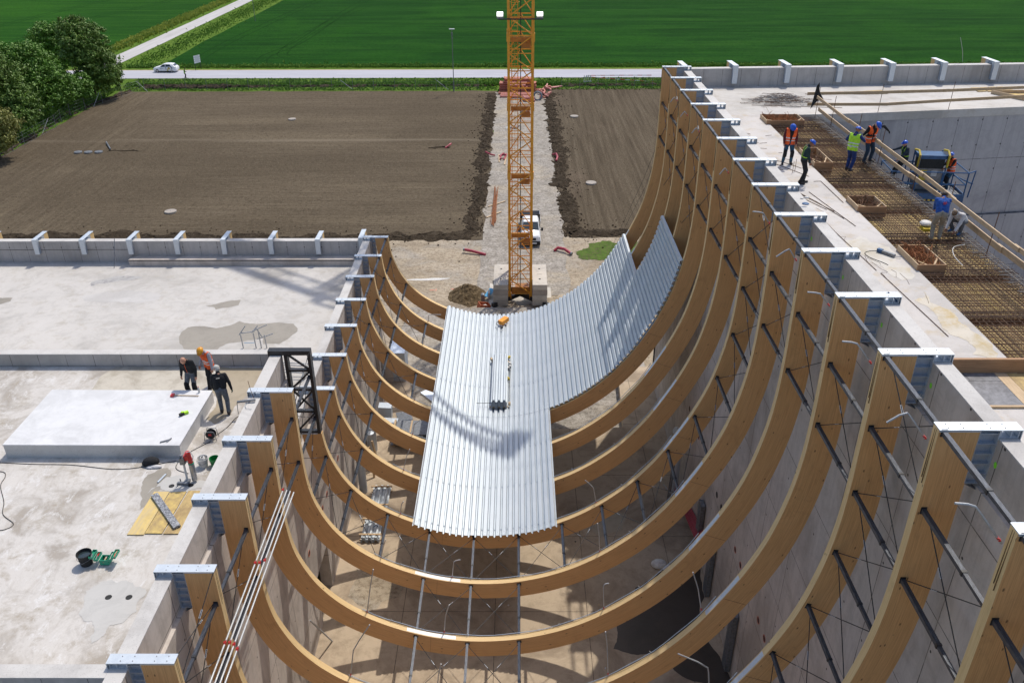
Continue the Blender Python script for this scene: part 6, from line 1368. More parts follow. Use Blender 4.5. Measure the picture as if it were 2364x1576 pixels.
# metal stands on the far roof
t = thing('scaffold_stand', (-13.0, 36.6, ZL), 'silver scaffold frame with open top brackets on the far left roof', 'scaffold frame')
yy_ = 36.5
for (x, zt_) in ((-13.62, 12.2), (-12.98, 12.3), (-12.72, 12.55), (-12.45, 12.2)): MB().use('tube').tube((x+.03, yy_, ZL), (x, yy_, zt_), .028, 6).build('leg', None, t)
for (a_, b_) in (((-13.69, 12.19), (-13.36, 12.62)), ((-13.62, 12.28), (-12.95, 12.31)), ((-13.05, 12.32), (-12.75, 12.62)), ((-13.0, 12.4), (-12.28, 12.68)), ((-12.78, 12.55), (-12.62, 12.0)), ((-12.81, 11.97), (-12.05, 12.18))): MB().use('tube').tube((a_[0], yy_, a_[1]), (b_[0], yy_+.15, b_[1]), .026, 6).build('cross_tube', None, t)
MB().use('lightblue').tube((-13.5, yy_, ZL+.3), (-13.0, yy_, ZL+.3), .014, 5).build('brace', None, t)
m = MB().use('tube').tube((-11.3, 34.9, ZL+.1), (-9.5, 34.7, ZL+.12), .03, 6).tube((-11.3, 34.7, ZL+.1), (-9.5, 34.5, ZL+.12), .03, 6).tube((-11.2, 33.95, ZL+.3), (-9.6, 33.85, ZL+.3), .03, 6).tube((-11.2, 33.7, ZL+.3), (-9.6, 33.6, ZL+.3), .03, 6).use('offwhite').box((-9.95, 33.5, ZL), (-9.85, 34.1, ZL+.5)).box((-9.75, 33.5, ZL), (-9.65, 34.1, ZL+.5))
tag(m.build('scaffold_tubes', None), 'silver scaffold tubes lying behind the black truss', 'scaffold tubes')
# clamp tool on the wall top
t = thing('wall_clamp', (-9.4, 24.1, 16.3), 'grey clamp with a thin rod on the left wall top beside the ninth rib', 'clamp')
MB().use('greysteel').bar((-9.5, 24.05, 16.36), (-8.9, 24.15, 16.38), .07, .06).tube((-9.52, 24.0, 15.9), (-9.5, 24.02, 16.36), .012, 5).build('clamp_body', None, t); MB().use('rust').path([(-9.0, 24.3, 16.35), (-9.05, 24.25, 16.75), (-9.06, 24.2, 17.1)], .01, 5).build('rod', None, t); MB().use('tube').path([(-9.06, 24.3, 16.32), (-9.2, 23.9, 16.32), (-9.1, 23.7, 16.33), (-8.9, 23.65, 16.33)], .008, 5).build('wire_loop', None, t)

# ------------------------------------------------------------------ things on the right roof
z = zr
def rail(name, label, pts, mt, th=.04, ht=.14):
    m = MB().use(mt)
    for i, (a, b) in enumerate(zip(pts, pts[1:])):
        o = .045*(i % 2); a = Vector(a); b = Vector(b); d = (b-a).normalized(); m.bar(a-d*.15+Vector((o, o*.3, 0)), b+d*.15+Vector((o, o*.3, 0)), th, ht)
    return tag(m.build(name, None), label, 'guard rail')
rail('guard_rail', 'upper plank of the guard rail along the pit behind the workers', [(14.45, 41.0, 22.62), (14.5, 37.0, 22.55), (14.45, 33.4, 22.62), (14.4, 29.2, 22.64), (14.35, 26.6, 22.62), (14.25, 22.4, 22.64), (14.2, 16.4, 22.64)], 'plank_y')
rail('guard_rail', 'lower plank of the guard rail along the pit behind the workers', [(14.75, 41.4, 21.95), (14.85, 37.2, 21.85), (14.85, 34.0, 22.0), (14.8, 31.0, 22.05), (14.8, 28.0, 22.1)], 'plank_y', .04, .16)
rail('guard_rail', 'lower kick board beside the crouching worker', [(15.0, 27.4, 21.85), (15.0, 24.4, 21.8), (15.05, 20.2, 21.8), (15.1, 16.5, 21.8)], 'plank_y', .04, .2)
rail('guard_rail', 'upper plank of the guard rail in front of the far parapet', [(14.3, 41.75, 22.65), (17.3, 41.85, 22.67), (21.1, 42.25, 22.67), (25.8, 43.0, 22.67), (33, 44.0, 22.67)], 'plank_x')
rail('guard_rail', 'lower plank of the guard rail in front of the far parapet', [(14.4, 41.8, 22.12), (18.1, 41.95, 22.08), (21.5, 42.45, 22.15), (26.2, 43.2, 22.2), (33, 44.2, 22.2)], 'plank_x')
for i, (x, y) in enumerate([(14.62, 41.5), (14.75, 39.6), (14.75, 36.3), (14.75, 33.7), (14.7, 30.2), (14.6, 27.2), (14.6, 24.3), (14.6, 20.2), (17.9, 42.1), (21.6, 42.6), (26.0, 43.2)]):
    o_ = tag(MB().use('rust').tube((x, y, z-.1), (x+.03, y, z+1.35), .014, 5).build('rebar_stake', None), 'thin rusty bar post of the guard rail, number %d from the flag corner' % (i+1), 'rail post', 'rusty bar posts of the guard rails')
    o_['label'] = 'rusty rail stake, %s from the black flag %s' % (('nearest' if i in (0, 8) else nth(i-8 if i >= 8 else i)), 'along the far parapet' if i >= 8 else 'towards the viewer')
t = thing('black_flag', (14.5, 41.5, z), 'torn black plastic flag tied to the guard rail corner', 'flag')
MB().use('rubber').add([(14.45, 41.5, 23.05), (14.55, 41.45, 23.25), (14.62, 41.5, 22.8), (14.85, 41.4, 22.45), (14.6, 41.5, 22.35), (14.3, 41.4, 22.0), (14.4, 41.5, 22.5), (14.46, 41.52, 23.05), (14.56, 41.47, 23.25), (14.64, 41.52, 22.8), (14.87, 41.42, 22.45), (14.6, 41.53, 22.35), (14.3, 41.43, 22.0), (14.4, 41.53, 22.5)], [(0, 1, 2, 6), (6, 2, 3, 4), (6, 4, 5), (7, 13, 9, 8), (13, 11, 10, 9), (13, 12, 11), (0, 7, 8, 1), (1, 8, 9, 2), (2, 9, 10, 3), (3, 10, 11, 4), (4, 11, 12, 5), (5, 12, 13, 6), (6, 13, 7, 0)]).build('flag_sheet', None, t)
# rebar pile
m = MB()
for i in range(150):
    m.use(rnd.choice(['greysteel', 'rebar', 'rust', 'rebarlight'])); x = 13.9+rnd.gauss(0, .75); y = 44.3+rnd.gauss(0, .5); a = rnd.choice([rnd.uniform(-.25, .1), rnd.uniform(-.25, .1), rnd.uniform(0, pi)]); L_ = rnd.uniform(.3, 1.3); zz = z+.02+rnd.uniform(0, .35)*math.exp(-((x-13.7)**2+(y-44.4)**2))
    d = Vector((cos(a), sin(a), 0)); p = Vector((x, y, zz)); q = Vector((0, 0, rnd.uniform(.0, .12)))
    m.path([p-d*L_/2, p+q, p+d*L_/2] if i % 3 else [p-d*L_/2, p+d*L_/2, p+d*L_/2+d.cross(Vector((0, 0, 1)))*.2, p-d*L_/2+d.cross(Vector((0, 0, 1)))*.2, p-d*L_/2], .007, 4)
tag(MB().use('rebar').tube((12.0, 43.5, z+.02), (16.4, 42.9, z+.02), .012, 4).build('loose_bar', None), 'long straight bar lying in front of the rebar pile', 'bar')
tag(m.build('rebar_pile', None), 'tangled pile of cut rebar on the far right roof', 'rebar')
for (pts, l, mt) in (([(18.0, 45.9), (18.75, 45.87), (18.75, 46.55), (18.0, 46.45)], 'pale formwork panel left of the first panel group', 'ply'), ([(18.8, 45.9), (19.9, 46.0), (19.85, 46.8), (18.8, 46.6)], 'pale formwork panel right of the first panel group', 'ply'), ([(24.9, 46.4), (25.4, 46.45), (25.4, 47.4), (24.95, 47.35)], 'pale formwork panel, first of the far group of four', 'ply'), ([(25.45, 46.4), (25.95, 46.45), (25.9, 47.5), (25.45, 47.4)], 'pale formwork panel, second of the far group of four', 'ply'), ([(26.0, 46.5), (26.45, 46.5), (26.35, 47.55), (25.97, 47.5)], 'pale formwork panel, third of the far group of four', 'ply'), ([(26.5, 46.5), (27.0, 46.6), (26.8, 47.6), (26.45, 47.55)], 'pale formwork panel, last of the far group of four', 'ply')):
    flat4('plywood_sheet', l, 'panel', pts, z+.005, .03, mt, 'pale panels lying on the far right roof')
t = thing('formwork_tray', (26.2, 45.0, z), 'yellow bottomed formwork tray at the right edge of the view', 'formwork')
MB().use('plyyellow').prism([(26.3, 44.5), (28.6, 44.6), (28.8, 46.0), (25.9, 45.9)], z+.005, z+.03).build('tray_floor', None, t)
m = MB().use('plank_y').bar((25.4, 46.0, z+.1), (26.25, 44.45, z+.1), .05, .18); m.bar((26.25, 44.42, z+.1), (28.7, 44.52, z+.1), .05, .18).bar((25.4, 46.0, z+.1), (28.8, 46.05, z+.1), .05, .18); m.build('tray_side', None, t)
# angle grinder, helmets, bars, cables
t = thing('angle_grinder', (11.5, 24.1, z), 'grey angle grinder lying beside the rebar', 'power tool')
MB().use('greysteel').bar((11.35, 24.35, z+.06), (11.62, 23.98, z+.06), .10, .09).build('grinder_body', None, t); MB().use('blue').bar((11.27, 24.45, z+.07), (11.37, 24.32, z+.07), .12, .10).build('head', None, t); MB().use('chrome').tube((11.6, 23.98, z+.05), (11.8, 23.9, z+.05), .012, 5).build('spike', None, t)
cable('black cable of the angle grinder on the right roof', [(11.5, 24.3, z+.012), (11.2, 24.5, z+.012), (10.85, 24.35, z+.012), (10.85, 24.0, z+.012), (11.1, 23.6, z+.012), (11.2, 23.4, z+.012)])
tag(MB().use('rubber').path([(9.95, 26.9, z+.04), (10.1, 26.7, z+.1), (10.12, 26.3, z+.1), (10.2, 26.0, z+.03)], .06, 8).build('knee_pad', None), 'black curved visor lying on the right roof near the wall', 'visor')
t = thing('blue_mask', (9.45, 26.1, 22.68), 'blue visor and pink plastic bits on the rib cap', 'visor'); MB().use('blue').lathe((9.35, 26.05, 22.66), [(.11, 0), (.11, .02), (.09, .03)], 14).build('visor', None, t)
tag(MB().use('offwhite').ell((9.3, 23.92+2.0, 22.92), (.1, .05, .04), 8, 5).ell((9.15, 25.9, 22.9), (.06, .05, .03), 8, 5).build('plastic_scrap', None), 'white and pink plastic scraps lying on a rib cap', 'scrap')
bars = [((11.4, 31.3), (11.68, 31.33), (11.72, 28.9), 'bent dark bar along the edge of the rebar'), ((10.85, 30.1), (11.0, 29.0), (11.35, 26.6), 'long thin bar lying along the right roof'), ((10.45, 28.4), (10.5, 26.0), (10.7, 23.0), 'long dark bar beside the wall, farther part'), ((10.75, 22.8), (10.9, 20.5), (11.0, 18.9), 'long dark bar on the near right roof'), ((10.2, 34.5), (10.9, 33.8), (11.4, 33.0), 'bar at the feet of the two standing workers'), ((10.5, 33.6), (11.0, 32.7), (11.4, 31.9), 'second bar near the feet of the two standing workers'), ((10.2, 30.0), (10.5, 29.2), (10.9, 28.2), 'first of three thin bars on the roof strip'), ((10.3, 30.2), (10.65, 29.3), (11.1, 28.0), 'second of three thin bars on the roof strip'), ((10.42, 30.1), (10.8, 29.0), (11.2, 27.3), 'third of three thin bars on the roof strip')]
for (a, b, c_, l) in bars: tag(MB().use('rebar').path([(*a, z+.015), (*b, z+.015), (*c_, z+.015)], .010, 5).build('loose_bar', None), l, 'bar')
for i in range(22):
    x = rnd.uniform(9.9, 11.5); y = rnd.uniform(32.8, 38.5); a = rnd.uniform(-.6, .5); L_ = rnd.uniform(.15, .4)
    tag(MB().use(rnd.choice(['rebar', 'rust'])).tube((x, y, z+.012), (x+cos(a)*L_, y+sin(a)*L_, z+.012), .008, 4).build('bar_offcut', None), 'short bar offcut on the roof strip near the standing workers', 'offcut', 'short bar offcuts on the right roof')
for i in range(14):
    x = rnd.uniform(9.9, 11.6); y = rnd.uniform(19, 30); cable_ = MB().use('rebar').path([(x, y, z+.01), (x+rnd.uniform(-.2, .2), y+rnd.uniform(.1, .4), z+.01), (x+rnd.uniform(-.3, .3), y+rnd.uniform(.3, .8), z+.012)], .004, 4); tag(cable_.build('tie_wire', None), 'thin tie wire scrap on the right roof strip', 'wire', 'tie wire scraps')
for i, (x, y, h) in enumerate([(10.9, 32.4, .45), (11.05, 32.6, .5), (11.25, 32.2, .35)]): tag(MB().use('rust').tube((x, y, z), (x, y, z+h), .010, 5).build('starter_bar', None), 'short upright starter bar by the standing workers', 'starter bar', 'starter bars by the workers')
tag(MB().use('board_y').bar((9.95, 30.6, z+.04), (10.15, 29.9, z+.04), .2, .05).build('wood_scrap', None), 'small yellow wood scrap on the wall side of the roof strip', 'wood')
m = MB().use('offwhite').ell((13.62, 26.5, 21.82), (.2, .2, .10), 12, 7); m.use('yellow').box((13.45, 26.2, 21.64), (13.8, 26.5, 21.74)); tag(m.build('wire_tying_kit', None), 'white bowl and yellow tray on the rebar by the blue sweater worker', 'tray')
cable('pale thin hose on the rebar', [(14.2, 24.9, 21.72), (13.7, 24.6, 21.75), (13.45, 24.0, 21.72), (13.4, 23.3, 21.7)], .012, 'offwhite')
# black strap on rib cap
cable('dark strap hanging over the wall bracket of the eleventh rib', [(9.25, 19.0, 22.88), (9.45, 18.9, 22.7), (9.55, 18.3, 22.3), (9.7, 18.0, 21.7), (9.8, 17.7, 21.69)], .018, 'blue')
for k in (8, 9, 10, 11, 12): structure(MB().use('limespray').ell((9.105, yk(k)-.42, 22.15), (.004, .05, .07), 8, 6).build('spray_dot', None), 'lime green spray dot on the wall beside a bracket'); 
tag(MB().use('tube').path([(25.2, 49.4, 22.7), (25.0, 49.3, 23.3), (24.7, 49.3, 24.0)], .012, 5).build('whip_wire', None), 'thin curved wire rising from the far right parapet', 'wire')

# ------------------------------------------------------------------ scissor lift in the opening
bx0, bx1, by0, by1, bz = 16.9, 20.2, 36.6, 38.2, 19.25
t = thing('scissor_lift', (18.6, 37.5, 10), 'blue work platform lift carrying two workers and a machine in the deep opening', 'lift')
ang = -.10
def rot(p): c0 = Vector((18.6, 37.5, 0)); q = Vector((p[0], p[1], 0))-c0; q.rotate(Matrix.Rotation(ang, 3, 'Z')); return Vector((q.x+c0.x, q.y+c0.y, p[2]))
def rbox(m, a, b):
    vs = [rot((x, y, z_)) for z_ in (a[2], b[2]) for (x, y) in ((a[0], a[1]), (b[0], a[1]), (b[0], b[1]), (a[0], b[1]))]; m.add(vs, [(0,3,2,1),(4,5,6,7),(0,1,5,4),(1,2,6,5),(2,3,7,6),(3,0,4,7)])
m = MB().use('greysteel'); rbox(m, (bx0, by0, bz-.05), (bx1, by1, bz)); m.build('platform_floor', None, t)
m = MB().use('blue'); rbox(m, (bx0, by0-.04, bz-.25), (bx1, by0, bz+.12)); rbox(m, (bx0, by1, bz-.25), (bx1, by1+.04, bz+.12)); rbox(m, (bx0-.04, by0, bz-.25), (bx0, by1, bz+.12)); rbox(m, (bx1, by0, bz-.25), (bx1+.04, by1, bz+.12)); m.build('platform_edge', None, t)
m = MB()
for i in range(18): m.use('yellow' if i % 2 else 'rubber'); x = bx0+.9+i*.1; rbox(m, (x, by0-.046, bz-.22), (x+.1, by0-.041, bz-.14))
m.build('hazard_stripes', None, t)
m = MB().use('blue'); cs = [(bx0, by0), ((bx0*2+bx1)/3, by0), ((bx0+2*bx1)/3, by0), (bx1, by0), (bx1, by1), ((bx0+2*bx1)/3, by1), ((bx0*2+bx1)/3, by1), (bx0, by1)]
for c in cs: m.tube(rot((*c, bz)), rot((*c, bz+1.1)), .03, 6)
for a, b in zip(cs, cs[1:]+cs[:1]):
    for h in (.55, 1.1): m.tube(rot((*a, bz+h)), rot((*b, bz+h)), .028, 6)
m.tube(rot((bx1, by0, bz+1.1)), rot((bx1+.35, by0+.2, bz+1.15)), .028, 6).tube(rot((bx1+.35, by0+.2, bz+1.15)), rot((bx1+.3, by0+.25, bz-.1)), .028, 6).tube(rot((bx1+.35, by0+.2, bz+.55)), rot((bx1, by1, bz+.5)), .028, 6)
m.build('guard_rails', None, t)
m = MB().use('blue'); zz = bz-.35
for i in range(5):
    z0_, z1_ = zz-i*1.7, zz-(i+1)*1.7
    for y in (by0+.2, by1-.2): m.bar(rot((bx0+.4, y, z0_)), rot((bx1-.4, y, z1_)), .08, .14).bar(rot((bx1-.4, y, z0_)), rot((bx0+.4, y, z1_)), .08, .14)
m.build('scissor_arms', None, t)
m = MB().use('blue'); rbox(m, (bx0+.1, by0, 10.2), (bx1-.1, by1, 10.75)); m.use('rubber')
for (x, y) in ((bx0+.6, by0), (bx1-.6, by0), (bx0+.6, by1), (bx1-.6, by1)): m.lathe(tuple(rot((x, y-.1, 10.35))), [(.3, 0), (.35, .05), (.35, .2), (.3, .25)], 14, 'y')
m.build('chassis', None, t)
t = thing('generator', (18.7, 37.6, bz), 'blue framed generator with yellow handles standing on the lift', 'machine')
def gb(name, mt, *bs):
    m = MB().use(mt)
    for a, b in bs: rbox(m, a, b)
    return m.build(name, None, t)
gb('machine_body', 'greysteel', ((18.25, 37.3, bz+.05), (19.35, 38.0, bz+1.05)))
gb('top_cover', 'blue', ((18.2, 37.25, bz+1.50), (19.4, 38.0, bz+1.66)))
gb('grille', 'rubber', ((18.28, 37.28, bz+1.06), (19.32, 37.98, bz+1.49)))
gb('front_panel', 'yellow', ((18.35, 37.285, bz+.5), (18.65, 37.299, bz+.98)))
gb('label_plate', 'offwhite', ((18.85, 37.285, bz+.7), (19.1, 37.299, bz+.95)))
for x in (18.15, 19.42): MB().use('yellow').path([rot((x, 37.2, bz+1.15)), rot((x, 37.15, bz+1.7)), rot((x, 37.4, bz+1.85)), rot((x, 37.9, bz+1.75))], .05, 6).build('lift_handle', None, t)
m = MB().use('blue')
for x in (18.2, 19.4):
    for y in (37.22, 38.02): m.tube(rot((x, y, bz)), rot((x, y, bz+1.7)), .03, 6)
m.build('frame', None, t)

# ------------------------------------------------------------------ people
def ik(a, c, l1, l2, pole):
    d = c-a; L = d.length
    if L > (l1+l2)*.995: c = a+d*((l1+l2)*.995/L); d = c-a; L = d.length
    u = d/L; x = (l1*l1-l2*l2+L*L)/(2*L); h = sqrt(max(0, l1*l1-x*x)); p = (Vector(pole)-u*Vector(pole).dot(u)); p = p.normalized() if p.length > 1e-4 else Vector((0, 1, 0))
    return a+u*x+p*h, c
def person(label, loc, heading, pose=None, cl=None, sc_=1.0, parts=()):
    P = dict(lean=3, side=0, pz=.93, py=0.0, px=0.0, aL=(-.11, .03, .09), aR=(.11, -.03, .09), hL=(-.25, .07, .85), hR=(.25, .07, .85), eL=(-.3, -1, 0), eR=(.3, -1, 0), kL=(-.15, 1, .1), kR=(.15, 1, .1), hp=10, hy=0, tip=0)
    P.update(pose or {}); K = dict(top='f_black', low='f_grey', skin='skin', shoe='boot', arm=None, head='helmet', headc='bluehelm', vest=None, glove=None, knee=None, open_=True)
    K.update(cl or {})
    V = Vector; pel = V((P['px'], P['py'], P['pz']))
    lean = radians(P['lean']); RX = Matrix.Rotation(-lean, 3, 'X') @ Matrix.Rotation(radians(P['side']), 3, 'Y') @ Matrix.Rotation(radians(-P['tip']), 3, 'Z')
    def T(x, y, z): return pel+RX @ V((x, y, z-.93))
    chest = T(0, .01, 1.33); neck = T(0, .0, 1.47); 
    RH = RX @ Matrix.Rotation(radians(-P['hy']), 3, 'Z') @ Matrix.Rotation(radians(-P['hp']), 3, 'X')
    headc = neck+RH @ V((0, .025, .165))
    sh = {-1: T(-.185, 0, 1.415), 1: T(.185, 0, 1.415)}
    cap = []
    def CP(a, b, ra, rb, rg): cap.append((a, b, ra, rb, rg))
    CP(T(-.07, .0, .96), T(.07, .0, .96), .115, .115, 'low'); CP(T(-.07, .01, 1.10), T(.07, .01, 1.10), .112, .112, 'torso'); CP(T(-.09, .01, 1.30), T(.09, .01, 1.30), .125, .125, 'torso')
    CP(T(-.085, 0, 1.02), T(-.10, .0, 1.33), .115, .118, 'torso'); CP(T(.085, 0, 1.02), T(.10, .0, 1.33), .115, .118, 'torso'); CP(sh[-1], sh[1], .068, .068, 'torso'); CP(T(0, 0, 1.38), neck+RH @ V((0, .01, .05)), .085, .068, 'torso')
    CP(neck, neck+RH @ V((0, .02, .10)), .060, .056, 'skin')
    # head, jaw, nose, ears, brow
    CP(headc+RH @ V((0, -.015, .025)), headc+RH @ V((0, .02, .02)), .092, .088, 'skin'); CP(headc+RH @ V((0, .035, -.03)), headc+RH @ V((0, .058, -.075)), .06, .042, 'skin')
    CP(headc+RH @ V((0, .105, .01)), headc+RH @ V((0, .118, -.028)), .011, .018, 'skin')
    for s in (-1, 1): CP(headc+RH @ V((s*.088, -.005, .015)), headc+RH @ V((s*.090, -.01, -.03)), .018, .014, 'skin')
    CP(headc+RH @ V((-.03, .098, -.062)), headc+RH @ V((.03, .098, -.062)), .012, .012, 'skin')
    hands = {}
    for s, hk, ek in ((-1, 'hL', 'eL'), (1, 'hR', 'eR')):
        e, wv = ik(sh[s], V(P[hk]), .29, .26, P[ek])
        CP(sh[s], e, .072, .056, 'arm'); CP(e, wv, .056, .040, 'arm'); d = (wv-e).normalized(); hands[s] = (wv, d)
        side = d.cross(V((0, 1, 0))); side = side.normalized() if side.length > .2 else V((1, 0, 0)); side = d.cross(side).normalized()
        if side.y < 0: side = -side            # spread direction of the fingers (thumb forward)
        palm_n = d.cross(side).normalized(); palm_n = palm_n if palm_n.x*s < 0 else -palm_n
        k0 = wv+d*.095
        CP(wv, k0+side*.012, .027, .026, 'hand'); CP(wv+d*.03-side*.012, k0-side*.02, .024, .022, 'hand')
        for f, L_ in ((-.032, .055), (-.011, .072), (.011, .078), (.032, .070)):
            b0 = k0+side*f; m1 = b0+(d*.85+palm_n*.35).normalized()*L_*.55; m2 = m1+(d*.45+palm_n*.85).normalized()*L_*.5
            CP(b0, m1, .0125, .0115, 'hand'); CP(m1, m2, .0115, .0095, 'hand')
        tb = wv+d*.03+side*.03; t1 = tb+(side*.75+d*.6+palm_n*.25).normalized()*.042; t2 = t1+(side*.2+d*.9+palm_n*.3).normalized()*.034
        CP(tb, t1, .015, .013, 'hand'); CP(t1, t2, .013, .010, 'hand')
    for s, ak, kk in ((-1, 'aL', 'kL'), (1, 'aR', 'kR')):
        hip = pel+V((s*.085, 0, -.02)); kn, an = ik(hip, V(P[ak]), .44, .42, P[kk])
        CP(hip, kn, .108, .076, 'low'); CP(kn, an, .078, .062, 'low')
        sd = (kn-an); f = V((s*.18, 1, 0)).normalized()
        CP(an+V((0, -.02, .02)), an+V((0, -.03, -.035)), .058, .05, 'shoe'); CP(an+V((0, -.02, -.04)), an+f*.17+V((0, 0, -.045)), .050, .042, 'shoe')
        if K['knee']: CP(kn+V((0, .02, .06)), kn+V((0, .02, -.12)), .080, .076, 'knee')
    mb = MB().use('skin')
    for (a, b, ra, rb, rg) in cap:
        L = (b-a).length; d = (b-a)/max(L, 1e-6); pts = []; rr = []
        n = 8 if ra < .02 else 12
        # closed capsule built as a lathe along d
        u = d.orthogonal().normalized(); v = d.cross(u); bb = len(mb.v); rings = []
        for q in range(4): th = pi/2*(1-q/3.0*.999); rings.append((-ra*sin(th), ra*cos(th)+1e-4, a))
        for q in range(4): th = pi/2*q/3.0*.999; rings.append((rb*sin(th), rb*cos(th)+1e-4, b))
        for (h, r, c) in rings:
            for k in range(n): A = 2*pi*k/n; mb.v.append(tuple(c+d*h+u*cos(A)*r+v*sin(A)*r))
        for i in range(7):
            for k in range(n): mb.f.append((bb+i*n+k, bb+i*n+(k+1) % n, bb+(i+1)*n+(k+1) % n, bb+(i+1)*n+k)); mb.mi.append(0)
        mb.f.append(tuple(bb+k for k in range(n))[::-1]); mb.f.append(tuple(bb+7*n+k for k in range(n))); mb.mi += [0, 0]
    src = mb.build('person', None, origin=(0, 0, 0))
    rm = src.modifiers.new('r', 'REMESH'); rm.mode = 'VOXEL'; rm.voxel_size = .0135; rm.use_smooth_shade = True
    sm = src.modifiers.new('s', 'SMOOTH'); sm.iterations = 2; sm.factor = .4
    dg = bpy.context.evaluated_depsgraph_get(); dg.update(); me = bpy.data.meshes.new_from_object(src.evaluated_get(dg)); bpy.data.objects.remove(src)
    # colour the body by region
    order = ['skin', 'torso', 'arm', 'low', 'shoe', 'hand', 'knee']
    mats = {'skin': K['skin'], 'torso': K['top'], 'arm': K['arm'] or K['top'], 'low': K['low'], 'shoe': K['shoe'], 'hand': K['glove'] or K['skin'], 'knee': K['knee'] or K['low']}
    me.materials.clear()
    for r in order: me.materials.append(M[mats[r]])
    import numpy as np
    nv = len(me.vertices); co = np.empty(nv*3, np.float32); me.vertices.foreach_get('co', co); co = co.reshape(-1, 3)
    best = np.full(nv, 9.0); reg = np.zeros(nv, int)
    for (a, b, ra, rb, rg) in cap:
        a_ = np.array(a); b_ = np.array(b); ab = b_-a_; l2 = max(1e-9, float(ab@ab)); t_ = np.clip((co-a_)@ab/l2, 0, 1); d_ = np.linalg.norm(co-a_-t_[:, None]*ab, axis=1)-(ra+(rb-ra)*t_)
        if rg == 'knee': d_ -= .004
        k = d_ < best; best[k] = d_[k]; reg[k] = order.index(rg)
    mi = [int(reg[p.vertices[0]]) for p in me.polygons]; me.polygons.foreach_set('material_index', mi)
    rz = Matrix.Rotation(-radians(heading), 4, 'Z')
    me.transform(Matrix.Scale(sc_, 4)); 
    body = bpy.data.objects.new('person', me); C.objects.link(body); body.location = loc; body.rotation_euler = (0, 0, -radians(heading))
    tag(body, label, 'person', None)
    def child(m, name, smooth='all'):
        o = m.build(name, None, None, origin=(0, 0, 0), smooth=smooth); o.data.transform(Matrix.Scale(sc_, 4)); o.parent = body; return o
    # head gear
    def HL(x, y, z): return headc+RH @ V((x, y, z))
    m = MB()
    if K['head'] == 'helmet':
        m.use(K['headc'])
        m2 = []; N = 18
        for i in range(7):
            th = pi/2*i/6; r = cos(th); zz = sin(th)
            for k in range(N): A = 2*pi*k/N; m2.append(tuple(HL(.118*r*cos(A), .128*r*sin(A)+.0, .045+.105*zz)))
        b0 = len(m.v); m.v += m2
        for i in range(6):
            for k in range(N): m.f.append((b0+i*N+k, b0+i*N+(k+1) % N, b0+(i+1)*N+(k+1) % N, b0+(i+1)*N+k)); m.mi.append(0)
        # brim with peak
        b0 = len(m.v)
        for k in range(N):
            A = 2*pi*k/N; pk = max(0, sin(A))**2*.05+.014
            for (e, dz) in ((0, .05), (pk, .038), (0, .038)): m.v.append(tuple(HL((.118+e*.6)*cos(A), (.128+e)*sin(A), dz)))
        for k in range(N):
            q = b0+k*3; r = b0+((k+1) % N)*3
            for u in range(3): m.f.append((q+u, q+(u+1) % 3, r+(u+1) % 3, r+u)); m.mi.append(0)
        m.bar(HL(0, -.10, .13), HL(0, .09, .14), .02, .02)
        child(m, 'helmet')
    elif K['head'] in ('cap', 'hair', 'band'):
        m.use(K['headc']); N = 14; z0 = {'cap': .035, 'hair': .0, 'band': .0}[K['head']]; m2 = []
        for i in range(7):
            th = pi/2*i/6
            for k in range(N): A = 2*pi*k/N; rr = .103*cos(th)+.001; yy = -.012; m2.append(tuple(HL(rr*cos(A), (rr+.006)*sin(A)+yy, z0+.03*max(0, sin(A))+(.122-z0*.9)*sin(th))))
        m.v += m2
        for i in range(6):
            for k in range(N): m.f.append((i*N+k, i*N+(k+1) % N, (i+1)*N+(k+1) % N, (i+1)*N+k)); m.mi.append(0)
        if K['head'] == 'cap': m.add([HL(-.07, .08, .06), HL(.07, .08, .06), HL(.055, .17, .045), HL(-.055, .17, .045), HL(-.07, .08, .05), HL(.07, .08, .05), HL(.055, .17, .038), HL(-.055, .17, .038)], [(0,1,2,3),(7,6,5,4),(2,6,7,3),(0,3,7,4),(1,5,6,2)])
        if True: m.ell(HL(0, -.05, -.01), (.085, .07, .08), 10, 7)
        child(m, 'hair' if K['head'] != 'cap' else 'cap')
        if K['head'] == 'band':
            m = MB().use('offwhite'); m.path([HL(.108*cos(a), .11*sin(a)-.01, .06+.02*sin(a)) for a in [2*pi*i/16 for i in range(17)]], .014, 5); child(m, 'headband')
    m = MB().use('eye')
    for s in (-1, 1): m.ell(HL(s*.033, .098, .012), (.011, .008, .008), 6, 5)
    child(m, 'eyes')
    # vest made from the torso surface
    inv = RX.inverted(); pl = pel
    def local(p): q = inv @ (V(p)-pl); return q+V((0, 0, .93))
